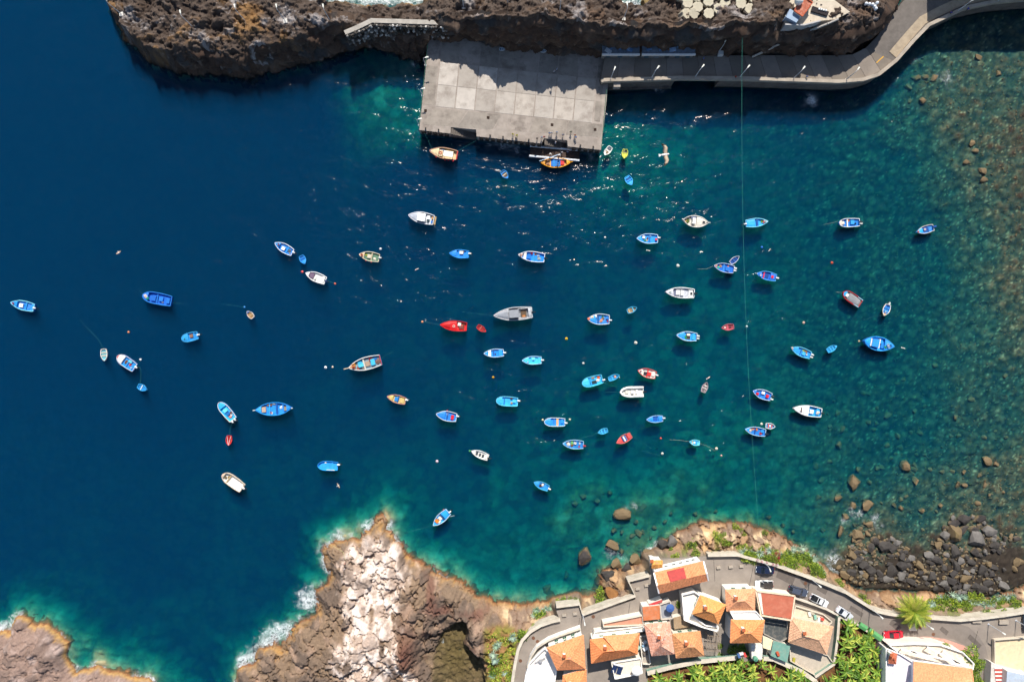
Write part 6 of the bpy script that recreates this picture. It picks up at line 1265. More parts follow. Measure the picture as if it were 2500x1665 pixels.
def tile_mesh(poly, w=.33, ln=.55, h=.085):
    """rows of half-round tiles over a roof plane; poly[0]->poly[1] is the eave"""
    a, b = poly[0], poly[1]; e = (b-a).normalized(); n = (b-a).cross(poly[2]-a).normalized(); s = n.cross(e)
    if s.z < 0: s = -s; 
    if n.z < 0: n = -n
    uv = [((p-a).dot(e), (p-a).dot(s)) for p in poly]; L = (b-a).length; V = []; F = []
    k = 0; nc = max(2, int(L/w)); w = L/nc
    us = [q[0] for q in uv]; u0 = min(us); u1 = max(us); nc = max(2, int((u1-u0)/w))
    for i in range(nc):
        u = u0+(i+.5)*(u1-u0)/nc; lo, hi = 1e9, -1e9
        for j in range(len(uv)):
            (ua, va), (ub, vb) = uv[j], uv[(j+1) % len(uv)]
            if (ua-u)*(ub-u) <= 0 and abs(ua-ub) > 1e-6:
                vv = va+(vb-va)*(u-ua)/(ub-ua); lo = min(lo, vv); hi = max(hi, vv)
        if hi-lo < .1: continue
        v = lo-.06
        while v < hi:
            v2 = min(v+ln, hi)
            for vv, up in ((v, .045), (v2, .012)):
                for du, dh in ((-.5, 0), (-.22, h), (.22, h), (.5, 0)): V.append(a+e*(u+du*w)+s*vv+n*(dh+up))
            q = len(V)-8
            for m in range(3): F.append((q+m, q+m+1, q+m+5, q+m+4))
            v += ln
    return V, F
def tile_mat(hexc, hex2, amt=.5):
    nm = 'roof_tile_'+hexc
    return mat(nm, tuple(min(.85, (a*.86+b*.14)*1.12) for a, b in zip(srgb(hexc), srgb('e2b898'))), .85, var=.32, scale=3.2, spec=.2, dirt=srgb(hex2), dirt_amt=amt*.7, dscale=1.1)
class House:
    def __init__(s, label, corners, ridge, ze, zr, wallc='e6e0d6', roofc='c8703f', roof2='8a4a30', z0=ZT, inset=.35, amt=.5, name='tiled_house', tiles=True):
        s.E = [P(x, y, ze) for x, y in corners]; c = center(s.E); s.z0 = z0; s.ze = ze
        s.root = empty(name, (c.x, c.y, z0), 0, label, 'house'); s.o = Vector((c.x, c.y, z0))
        s.W = []
        for p in s.E:
            d = (c-p); d.z = 0; s.W.append(p+d.normalized()*inset*1.3)
        s.wallm = mat('house_wall_'+wallc, srgb(wallc), .85, var=.06, scale=.8, bump=.006, dirt=srgb('b5aa9a'), dirt_amt=.3, dscale=.7)
        s.wall = MB().prism([p-s.o for p in s.W], -.6, ze-z0-.05).build('wall', s.wallm, s.root)
        if ridge is None: return
        R1, R2 = [P(x, y, zr) for x, y in ridge]
        NW, NE, SE, SW = s.E
        s.slopes = [[NE, NW, R1, R2], [SE, NE, R2], [SW, SE, R2, R1], [NW, SW, R1]]
        s.add_roof(s.slopes, roofc, roof2, amt, [(R1, R2), (NW, R1), (SW, R1), (NE, R2), (SE, R2)])
    def add_roof(s, slopes, roofc, roof2, amt, ridges, tiles=True):
        m = MB()
        for sl in slopes:
            q = [p-s.o for p in sl]; n = (q[1]-q[0]).cross(q[2]-q[0])
            m.add(q if n.z > 0 else q[::-1], [tuple(range(len(q)))])
        tm = tile_mat(roofc, roof2, amt)
        r = m.build('roof', tm, s.root)
        me = MB()
        for sl in slopes:
            v, f = tile_mesh([p-s.o for p in sl]); me.add(v, f)
        t = me.build('roof_tiles', tm, r); t['kind'] = 'stuff'
        for a, b in ridges:
            if (a-b).length < .3: continue
            MB().tube([a-s.o+Vector((0,0,.05)), b-s.o+Vector((0,0,.05))], .13, 6).build('ridge_cap', tile_mat(roofc, 'e0b090', .5), r)
        if len(slopes) > 2 and not hasattr(s, 'chim'):
            s.chim = True; p = slopes[0][2].lerp(slopes[0][3], .15)-s.o+Vector((-.5, .9, 0)); ch = MB().box(-.3, .3, -.3, .3, -1.2, .55).build('chimney', s.wallm, r, loc=p); MB().box(-.38, .38, -.38, .38, .553, .65).build('chimney_cap', M('b0603c', .8), ch); MB().tube([(0,0,0),(0,0,1.6)], .025, 4).bar((-.5,0,1.5), (.5,0,1.5), .03).bar((-.35,0,1.3), (.35,0,1.3), .03).build('aerial', M('9aa0a4', .4), r, loc=p+Vector((1.1, -.2, -.2)))
        bo = MB()
        for i, p in enumerate(s.E):
            a, b = p-s.o, s.E[(i+1) % 4]-s.o; bo.bar(a+Vector((0,0,-.1)), b+Vector((0,0,-.1)), .14, .12)
        bo.build('eaves_board', M('e8e2d8', .7), r)
    def window(s, side, q, z, w=.9, h=1.3, col='3f6b58'):
        """on wall side i (0 north, 1 east, 2 south, 3 west) at fraction q"""
        i = {0: (1, 0), 1: (2, 1), 2: (3, 2), 3: (0, 3)}[side]; a, b = s.W[i[0]]-s.o, s.W[i[1]]-s.o; a.z = b.z = 0
        d = (b-a).normalized(); p = a.lerp(b, q); out = Vector((d.y, -d.x, 0)); c = center(s.W)-s.o; c.z = 0
        if out.dot(p-c) < 0: out = -out
        ang = math.atan2(d.y, d.x)
        f = MB().box(-w/2, w/2, -.04, .04, 0, h).build('window', M('e9e5dc', .6), s.root, loc=(p+out*.05)+Vector((0, 0, z)), rot=(0, 0, ang))
        for k in (-1, 1): MB().box(k*w/4-w/4+.03, k*w/4+w/4-.03, -.07, .07, .06, h-.06).build('shutter', M(col, .6), f)
        return f
OR, OR2 = 'c96f38', '9c4e2c'
h = House('house with steep orange hipped roof beside the street bend, white curved terrace on its left', [c1(488,1262), c1(808,1150), c1(824,1445), c1(578,1458)], (c1(652,1365), c1(692,1362)), 10.6, 12.6, 'f0ece4', 'd98c5a', 'b5663c')
for q in (.25, .5, .75): h.window(0, q, 1.4); h.window(0, q, 3.0, .7, .9)
h = House('house with orange roof stepping up to its right, between the street and a narrow lane', [c1(868,1192), c1(1300,1135), c1(1282,1318), c1(880,1400)], (c1(985,1298), c1(1200,1280)), 10.4, 12.3, 'ece6da', 'd58048', 'ac5c34')
for q in (.2, .5, .78): h.window(0, q, 1.9)
# raised right part of that roof
h.add_roof([[P(*c1(1298,1138), 10.75), P(*c1(985,1160), 10.75), P(*c1(1092,1290), 12.55), P(*c1(1200,1278), 12.5)]], 'dc9060', 'b5663c', .4, [(P(*c1(985,1160), 10.8), P(*c1(1092,1290), 12.6))])
h = House('house with salmon and cream chequered pyramid roof in the middle of the terrace of houses', [c1(1345,1058), c1(1565,1037), c1(1606,1315), c1(1410,1332)], (c1(1490,1192), c1(1497,1250)), 10.8, 12.8, 'ece6dc', 'cc8e78', 'ecd8c6', amt=.85)
for q in (.3, .7): h.window(0, q, 2.4)
h = House('house with brown weathered hipped roof right of the chequered roof', [c1(1590,1142), c1(1835,1117), c1(1868,1330), c1(1625,1352)], (c1(1722,1256), c1(1782,1255)), 9.8, 11.8, 'e4dccc', 'c88a5a', '80583c', amt=.75)
for q in (.3, .7): h.window(0, q, 1.6)
h = House('tilted house with bright orange hipped roof and white terrace, nearest the plaza', [c1(1838,802), c1(2062,886), c1(1992,1052), c1(1770,966)], (c1(1888,938), c1(1955,960)), 11.2, 13.2, 'f2eee6', 'df9450', 'bc7038')
for q in (.3, .6): h.window(3, q, 2.2)
h = House('house with pale orange hipped roof behind the red flat roof, facing the plaza', [(1771,1439), (1843,1437), (1842,1489), (1774,1491)], ((1798,1468), (1818,1466)), 11.0, 12.9, 'efe9de', 'd89a72', 'b07650', amt=.6)
for q in (.3, .7): h.window(0, q, 3)
h = House('house with orange pyramid roof and white upper wall below the pale orange roof', [(1785,1512), (1866,1513), (1857,1567), (1783,1568)], ((1817,1545), (1832,1545)), 12.2, 14.2, 'f4f1ea', 'dc8c52', 'b5663c')
for q in (.2, .35, .6, .75): h.window(0, q, 4.0, .8, 1.2, '3a4a4a'); h.window(0, q, 1.4, .8, 1.2, '3a4a4a')
h = House('old house with large weathered mottled tile roof and collapsed corner at the field edge', [c2(440,932), c2(786,1006), c2(732,1234), c2(420,1132)], (c2(545,1082), c2(666,1112)), 9.6, 11.6, 'cfc3b2', 'd0a484', '9a765c', amt=.85)
h = House('large white house with broad orange roof at the bottom right corner, terrace with pergola', [c2(1450,1292), c2(1925,1352), c2(1960,1640), c2(1440,1640)], (c2(1445,1560), c2(1950,1580)), 12.5, 14.6, 'e9e6ec', 'dc9468', 'c07c54')
for q in (.15, .3): h.window(3, q*1.2+.5, 3.2, .9, 2.2, 'c87a1a')
h.window(3, .9, 3.2, .8, 2.4, '6b4a2a')
h = House('house with orange roof cut off by the bottom edge below the street-bend house', [c1(630,1505), c1(832,1452), c1(836,1700), c1(622,1720)], (c1(700,1620), c1(760,1610)), 9.8, 11.6, 'ece6da', 'd98850', 'ac5c34')
h = House('seaside tiled restaurant with white gabled ends, long orange roof and red cover patch', [c1(1428,605), c1(1864,503), c1(1907,670), c1(1472,784)], None, 11.0, 12.6, 'f4f1ec', OR, OR2, z0=4.5)
E = h.E; R1, R2 = P(*c1(1455,712), 12.4), P(*c1(1893,610), 12.4)
h.slopes = [[E[1], E[0], R1, R2], [E[3], E[2], R2, R1]]; h.add_roof(h.slopes, 'd48a5c', 'a85030', .5, [(R1, R2)])
for a, b, r in ((E[0], E[3], R1), (E[1], E[2], R2)):
    MB().add([a-h.o, b-h.o, r-h.o], [(0,1,2)]).build('gable', h.wallm, h.root); MB().bar(a-h.o+Vector((0,0,.12)), r-h.o+Vector((0,0,.12)), .32, .2).bar(r-h.o+Vector((0,0,.12)), b-h.o+Vector((0,0,.12)), .32, .2).build('gable_coping', M('f4f2ee', .7), h.root)
def on_plane(E0, E1, R1_, R2_, u, v): return E0.lerp(E1, u).lerp(R1_.lerp(R2_, u), v)
cv = [on_plane(E[0], E[1], R1, R2, u, v)-h.o+Vector((0,0,.30)) for u, v in ((.25, .12), (.59, .10), (.59, .97), (.27, .98))]
MB().add(cv+[p-Vector((0,0,.16)) for p in cv], [(3,2,1,0),(4,5,6,7),(0,1,5,4),(1,2,6,5),(2,3,7,6),(3,0,4,7)]).build('red_cover', M('a8322e', .6, var=.2), h.root)
for q in (.12, .25, .4, .55, .72, .85, .93): h.window(0, q, 3.2, .7, .9, '5a5a58'); 
for q in (.2, .5, .8): h.window(0, q, .6, .9, 1.2, '5a5a58')
an = [P(*c1(*q), 8.5) for q in ((1408,500),(1503,497),(1500,555),(1410,562))]
h2 = House('small tiled annex in front of the seaside restaurant', [c1(1408,500), c1(1503,497), c1(1500,558), c1(1410,564)], (c1(1412,532), c1(1500,528)), 8.2, 9.0, 'efeae0', 'cf9040', 'a8642c', z0=3.5, inset=.15, name='tiled_annex')
h = House('square building with flat pinkish red roof and cream rim beside the parked cars', [c2(150,712), c2(470,752), c2(442,952), c2(192,912)], None, 10.8, 0, 'efe4d6')
child_prism('flat_roof', PZ([c2(195,722), c2(466,762), c2(438,940), c2(215,905)], 10.8), 10.7, 10.85, mat('flat_red', srgb('b5664f'), .85, var=.12, scale=.6, dirt=srgb('c98a70'), dirt_amt=.5), h.root)
for i in range(4):
    a, b = h.E[i]-h.o, h.E[(i+1) % 4]-h.o; MB().bar(a+Vector((0,0,.12)), b+Vector((0,0,.12)), .3, .3).build('roof_kerb', M('e8cdb0', .8), h.root)
h.window(3, .4, 2.2); h.window(3, .7, 2.2)
# lean-to roofs and terraces between the houses
def flat_block(name, label, pts, z1, top, wallc='e9e2d6', cat='terrace', z0=ZT, kerb=None, kh=.5):
    q = PZ(pts, z1); c = center(q); r = empty(name, (c.x, c.y, z0), 0, label, cat)
    MB().prism([p-Vector((c.x, c.y, 0)) for p in q], -.5, z1-z0-.08).build('wall', mat('house_wall_'+wallc, srgb(wallc), .85, var=.06, scale=.8, dirt=srgb('b5aa9a'), dirt_amt=.3), r)
    MB().prism([p-Vector((c.x, c.y, 0)) for p in q], z1-z0-.079, z1-z0).build('terrace_floor', mat('terrace_'+top, srgb(top), .85, var=.14, scale=1.2, dirt=srgb('a89c8c'), dirt_amt=.35, dscale=.9), r)
    if kerb:
        for i in range(len(q)):
            a, b = q[i]-Vector((c.x, c.y, z0)), q[(i+1) % len(q)]-Vector((c.x, c.y, z0)); MB().bar(a+Vector((0,0,kh/2)), b+Vector((0,0,kh/2)), .22, kh).build('low_wall', mat('house_wall_'+kerb, srgb(kerb), .85, var=.06), r)
    return r
flat_block('roof_terrace', 'long flat pinkish terrace with washing line behind the orange stepping roof', [c1(985,1075), c1(980,1045), c1(1325,975), c1(1333,1058)], 8.6, 'c98a70', kerb='d8cdbb')
flat_block('tiled_lean_to', 'flat orange-tiled lean-to roof between the pinkish terrace and the chequered roof', [c1(1328,905), c1(1480,890), c1(1482,1012), c1(1336,1026)], 9.6, 'c4744a', cat='house')
flat_block('roof_terrace', 'narrow white balcony terrace above the orange stepping roof', [c1(905,1120), c1(1335,1068), c1(1340,1108), c1(890,1172)], 8.4, 'e9e2d4', kerb='f2eee6')
r = flat_block('roof_terrace', 'blue-grey terrace with parasol and awning below the seaside restaurant', [c1(1480,880), c1(1570,850), c1(1590,1000), c1(1490,1010)], 8.8, '8f9298', kerb='c8beb0')
MB().lathe([(.05,2.2),(.9,1.95),(1.0,1.85),(.06,2.1)], 10).tube([(0,0,0),(0,0,2.1)], .04).build('parasol', M('3f5f9a', .7), r, loc=(P(*c1(1560,895), 9).x-r.location.x, P(*c1(1560,895), 9).y-r.location.y, 2.8))
flat_block('red_awning', 'narrow red awning roof at the corner beside the restaurant shadow', [c1(1385,880), c1(1500,840), c1(1505,862), c1(1395,900)], 9.0, 'b83a3e', cat='awning')
r = flat_block('white_terrace', 'white angled terrace around the left of the bright orange house', [c1(1672,790), c1(1780,765), c1(1830,800), c1(1765,975), c1(1880,1060), c1(1990,1070), c1(1980,1110), c1(1840,1070), c1(1690,1010)], 9.0, 'ece4d6', kerb='f6f2ea', kh=.8)
r = flat_block('white_terrace', 'large white curved terrace in front of the street-bend house', [c1(285,1600), c1(300,1500), c1(335,1390), c1(400,1320), c1(470,1255), c1(520,1320), c1(570,1460), c1(545,1600)], 7.4, 'efe9e2', wallc='f0ece6', kerb='f6f3ee', kh=.9)
tb_ = empty('garden_table', P(*c1(430,1370), 7.4), 0, 'small grey table with crossed pole on the white curved terrace', 'table'); MB().bar((-1.4,-.5,.6), (1.2,.8,.6), .12).build('pole', M('8a8a8c'), tb_); MB().lathe([(.5,.7),(.5,.76)], 12).tube([(0,0,0),(0,0,.7)], .05).build('table_top', M('9a9a9c'), tb_)
flat_block('roof_terrace', 'cream terrace with solar panels below the orange stepping roof', [c1(1055,1390), c1(1310,1350), c1(1325,1480), c1(1085,1530)], 9.4, 'ddd4c2', kerb='efe9de')
sp = empty('solar_panel', P(*c1(1102,1445), 9.45), -.25, 'pair of dark blue solar panels on the cream terrace', 'solar panel')
for k in (-1, 1): MB().add([(k*.62-.55,-1.1,.25),(k*.62+.55,-1.1,.25),(k*.62+.55,1.1,.9),(k*.62-.55,1.1,.9),(k*.62-.55,-1.1,.2),(k*.62+.55,-1.1,.2),(k*.62+.55,1.1,.85),(k*.62-.55,1.1,.85)], [(0,1,2,3),(7,6,5,4),(0,4,5,1),(1,5,6,2),(2,6,7,3),(3,7,4,0)]).build('panel', M('27375c', .25, spec=.6), sp)
MB().box(-1.1, 1.1, .75, .9, 0, .7).build('frame', M('9a9ea2'), sp)
MB().tube([(-1.2,1.15,.95),(1.2,1.15,.95)], .22, 8).build('water_tank', M('d8dade', .4), sp)
wt = empty('round_parasol', P(*c1(1268,1435), 9.4), 0, 'round white parasol on the cream terrace', 'parasol'); MB().lathe([(1.15,2.0),(.8,2.2),(.05,2.45)], 16).build('canopy', M('f2f0ea', .7), wt); MB().tube([(0,0,0),(0,0,2.3)], .04).build('pole', M('d0d0ce'), wt)
flat_block('narrow_yard', 'narrow grey yard with clutter between the stepping roof and the chequered roof', [c1(1300,1160), c1(1362,1150), c1(1395,1400), c1(1330,1400)], 7.0, 'a99f92', kerb='d8d0c2')
for i, (x, y, cc, s_) in enumerate(((1345,1210,'d8dce0',.5),(1352,1265,'e8e8e6',.6),(1280,1262,'9fc4b4',.7),(1350,1310,'6a6058',.5),(1335,1240,'8fb0c8',.35))):
    o = MB().box(-s_, s_, -s_*.7, s_*.7, 0, .6, .05).build('storage_box', M(cc, .6)); o.location = P(*c1(x, y), 7.02); o.rotation_euler = (0, 0, R.random()); tag(o, 'storage box in the narrow yard, %s from the top' % ('first', 'third, white', 'green one beside the stepping roof', 'fourth, brown', 'second, pale blue')[i], 'box')
pg = empty('wooden_pergola', P(*c1(1925,1190), ZT), -.1, 'grey wooden pergola frame beside the brown weathered roof', 'pergola')
for k in range(9): MB().box(-1.4+k*.35, -1.4+k*.35+.09, -1.9, 1.9, 2.6, 2.72).build('slat', M('8f8070', .9), pg)
for k in (-1.7, 0, 1.7): MB().box(-1.5, 1.6, k-.05, k+.05, 2.45, 2.598).build('beam', M('857666', .9), pg)
for x in (-1.3, 1.3):
    for y in (-1.7, 1.7): MB().box(x-.06, x+.06, y-.06, y+.06, 0, 2.448).build('post', M('857666', .9), pg)
flat_block('shed_roof', 'small rusty yard roof left of the wooden pergola ladder frame', [c1(1600,1000), c1(1680,980), c1(1740,1080), c1(1610,1100)], 8.0, '9c8468', cat='shed')
r = flat_block('white_terrace', 'white rooftop with dark vents between the two right-hand orange roofs', [c2(-60,880), c2(150,878), c2(215,950), c2(-20,955)], 11.6, 'f2efe8', kerb='f6f4ee', kh=.4)
flat_block('green_yard_roof', 'teal green flat roof of a small yard building by the field', [c2(295,1120), c2(437,1160), c2(408,1300), c2(275,1245)], 8.6, '6f9a8c', cat='shed', wallc='e8e0d0')
flat_block('cream_yard', 'cream flat roof beside the teal green roof', [c2(210,1085), c2(292,1118), c2(272,1200), c2(212,1180)], 8.8, 'e8d6ae', cat='shed')
flat_block('glass_roof', 'dark glass and mesh roof over a courtyard behind the flat red roof', [c2(220,930), c2(405,955), c2(415,1090), c2(350,1130), c2(215,1060)], 8.2, '4c5050', cat='roof', kerb='a09a90', kh=.3)
flat_block('white_shed', 'small white shed with round tank at the foot of the pyramid-roof house', [c2(115,1150), c2(210,1155), c2(205,1275), c2(118,1270)], 8.4, 'dcd6cc', cat='shed')
tk = empty('water_tank', P(*c2(142,1262), 8.4), 0, 'green round water tank on the small white shed', 'tank'); MB().lathe([(.55,0),(.58,.9),(.45,1.1),(.1,1.2)], 12).build('tank_body', M('5f9a80', .5), tk); MB().lathe([(.2,1.2),(.2,1.28)], 10).build('tank_lid', M('4a8068', .5), tk)
flat_block('dirt_yard', 'sandy yard with junk beside the old mottled roof', [c2(470,830), c2(700,900), c2(770,960), c2(730,1000), c2(450,930)], 6.5, 'c9bda6', kerb='d4c8b4', kh=.6)
flat_block('dirt_yard', 'pale concrete yard below the old mottled roof', [c2(425,1140), c2(560,1180), c2(735,1235), c2(790,1310), c2(640,1400), c2(430,1280)], 6.6, 'b9ad9c', kerb='c9beac', kh=.6)
for i, (x, y, cc) in enumerate(((590,900,'e8e8e2'),(635,925,'7fb0a0'),(665,945,'d8e0dc'),(610,890,'b0a894'),(690,940,'c8483a'),(460,1275,'a8a03a'),(330,1225,'b8583a'),(30,1225,'d8d0d0'),(60,1235,'c84a44'),(10,1240,'4a6a9a'))):
    o = MB().box(-.5, .5, -.3, .3, 0, .5, .04).build('junk_box', M(cc, .7, var=.3)); o.location = P(*c2(x, y), 6.55 if i < 6 else 8.62); o.rotation_euler = (0, 0, R.random()*3); tag(o, 'small %s box lying in the yards between the houses, %s' % (('white', 'green', 'pale', 'tan', 'red', 'olive', 'rust', 'grey', 'crimson', 'blue')[i], 'by the old mottled roof' if i < 6 else 'near the field wall'), 'box')
# bottom right house's terrace
r = flat_block('white_terrace', 'cream terrace with white pergola beams of the bottom right house', [c2(1235,1150), c2(1450,1140), c2(1660,1150), c2(1840,1210), c2(1930,1300), c2(1920,1350), c2(1450,1290), c2(1330,1220)], 10.2, 'ead9c0', wallc='f0dccf', kerb='faf7f2', kh=.7)
o_ = Vector((r.location.x, r.location.y, r.location.z))
for a, b in ((c2(1345,1190), c2(1900,1320)), (c2(1560,1170), c2(1830,1310)), (c2(1420,1200), c2(1560,1270)), (c2(1690,1200), c2(1800,1300))):
    MB().bar(P(*a, 12.2)-o_, P(*b, 12.2)-o_, .3, .25).build('pergola_beam', M('f6f3ee', .7), r)
for q in (c2(1345,1190), c2(1560,1170), c2(1690,1200)):
    MB().bar(P(*q, 10.2)-o_, P(*q, 12.05)-o_, .2).build('pergola_post', M('f6f3ee', .7), r)
tag(wall_strip('pink_sidewalk', [c2(1215,1120), c2(1400,1100), c2(1560,1090), c2(1700,1110), c2(1860,1165), c2(1945,1240)], ZT, -.1, 1.6, ZT-.2, ZT+.14, mat('pink_pave', srgb('c99486'), .9, var=.12, scale=1)), kind='structure')
flat_block('white_annex', 'narrow white annex with brown tiled lean-to left of the bottom right house', [c2(1215,1180), c2(1330,1225), c2(1450,1300), c2(1445,1640), c2(1215,1640)], 10.5, 'dcd6de', wallc='f2eee8', cat='house', kerb='f6f3ee')
h = House('small brown-tiled lean-to on the white annex at the bottom right', [c2(1255,1215), c2(1310,1228), c2(1300,1310), c2(1240,1305)], (c2(1275,1262), c2(1280,1262)), 11.5, 12.3, 'efe9e0', 'b8583a', '8a4430', z0=10.5, inset=.1, name='tiled_lean_to')
# far right: concrete yard and roofs
flat_block('concrete_yard', 'pale dusty concrete yard at the far right beyond the road bend', [c2(2095,1105), c2(2420,1080), c2(2420,1390), c2(2100,1300)], 6.3, 'd8c4a0', kerb='cfc2ae', kh=.9)
r = flat_block('grey_roof_house', 'house with grey-blue metal roof cut by the bottom right corner', [c2(2215,1370), c2(2420,1420), c2(2420,1640), c2(2200,1640)], 10.5, 'aebac8', wallc='e4dcd4', cat='house')
flat_block('striped_stairs', 'white and red striped outside stair beside the grey-blue roof', [c2(2085,1300), c2(2215,1365), c2(2200,1640), c2(2070,1640)], 8.6, 'cfc8c0', wallc='efe8e0', cat='stairs')
for k in range(9):
    p = P(*c2(2140+k*2, 1345+k*16), 8.65); o = MB().box(-.9, .9, -.16, .16, 0, .12).build('stair_tread', M('c8574a' if k % 2 else 'efe6e0', .8), bpy.data.objects['striped_stairs'], loc=(p.x-bpy.data.objects['striped_stairs'].location.x, p.y-bpy.data.objects['striped_stairs'].location.y, p.z-ZT))
# green retaining walls round the banana fields
GW = mat('green_wall', srgb('7a9a8c'), .85, var=.15, scale=1, dirt=srgb('a8b0a0'), dirt_amt=.5)
town_wall([c1(*q) for q in ((1372,1490),(1560,1440),(1800,1390),(2165,1352))], .9, ZT-1, ZT+1.5, 'green painted field wall below the chequered and brown roofs', GW, 'field_wall')
town_wall([c2(*q) for q in ((215,1268),(300,1275),(400,1320),(530,1375),(640,1452),(680,1520))], .9, ZT-1, ZT+1.5, 'green painted field wall below the teal green roof', GW, 'field_wall')
town_wall([c2(*q) for q in ((640,1420),(795,1315),(825,1100),(838,930))], .5, ZT-1, ZT+1.6, 'green painted field wall beside the old mottled roof', GW, 'field_wall')
town_wall([c2(*q) for q in ((838,925),(980,985),(1090,1060),(1220,1165),(1225,1640))], .35, ZT-1, ZT+.9, 'thin pale wall between the road bins and the banana field', WPALE, 'field_wall')
town_wall([c2(*q) for q in ((0,690),(140,690),(300,722),(420,760),(480,775),(640,830),(740,868),(830,915))], .3, ZT-1, ZT+1.2, 'white house wall with red base along the row of parked cars', mat('white_red_wall', srgb('ede6dc'), .8, var=.05), 'street_wall')
town_wall([c1(*q) for q in ((318,1440),(345,1350),(400,1265),(500,1200),(600,1160),(785,1095))], .3, ZT-1, ZT+2.2, 'high white curved wall along the inside of the street bend', mat('house_wall_f0ece6', srgb('f0ece6'), .8), 'street_wall')
SOIL = mat('field_soil', srgb('6b4a2e'), .95, var=.3, scale=1.2, bump=.06, bscale=3, dirt=srgb('8a6a40'), dirt_amt=.5)
FIELDS = [[c1(*q) for q in ((1372,1500),(1560,1450),(1800,1400),(2165,1362))]+[c2(*q) for q in ((60,1292),(215,1285),(300,1292),(400,1335),(530,1392),(640,1470),(700,1660))]+[c1(1385,1700)],
          [c2(*q) for q in ((845,945),(980,1000),(1090,1075),(1200,1175),(1210,1640),(690,1640),(650,1440),(800,1325),(832,1110))]]
for i, f in enumerate(FIELDS): tag(MB().prism(PZ(f, ZT), ZT-.3, ZT+.03+i*.003).build('field_ground', SOIL), kind='structure')

rd = bpy.data.objects['street_road']; pv = bpy.data.objects['street_pavement']
for par, qs in ((rd, ((400,600),(700,700),(980,880),(1300,1000),(1700,1040),(1950,1130),(560,640))), ):
    for k, (x, y) in enumerate(qs):
        c_ = P(*c2(x, y), ZT); a_ = math.radians(-25-k*4); hx, hy = R.uniform(.9, 2.2), R.uniform(.5, 1.1)
        MB().prism([(c_.x+math.cos(a_)*sx*hx-math.sin(a_)*sy*hy, c_.y+math.sin(a_)*sx*hx+math.cos(a_)*sy*hy) for sx, sy in ((-1,-1),(1,-1.1),(.9,1),(-1.1,.9))], ZT+.013, ZT+.017+k*.0005).build('asphalt_patch', mat('asphalt_patch', srgb('655d57'), .95, var=.15), par)
mh = MB().lathe([(.42,0),(.42,.02),(.36,.03)], 14).mesh('manhole_cover', mat('rusty_iron', srgb('6a4a38'), .8))
for (x, y) in ((895,990),(405,1208),(255,1378),(368,1178)): link('manhole_cover', mh, pv, loc=P(*c1(x, y), ZT+.002))
for (x, y) in ((560,650),(1610,1068),(1500,1010)): link('manhole_cover', mh, rd, loc=P(*c2(x, y), ZT+.02))
JM = mat('joint_dark', srgb('4f4842'), .95)
for a, b in (((1955,490),(1965,680)), ((1218,870),(1205,960)), ((775,1000),(765,1085))): MB().bar(P(*c1(*a), ZT), P(*c1(*b), ZT), .1, .012).build('drain_channel', JM, pv)
for a, b in (((1030,850),(1010,955)), ((1440,1000),(1435,1085)), ((570,640),(555,690)), ((1975,1040),(1935,1180)), ((130,520),(95,690))): MB().bar(P(*c2(*a), ZT+.016), P(*c2(*b), ZT+.016), .1, .012).build('drain_channel', JM, rd)
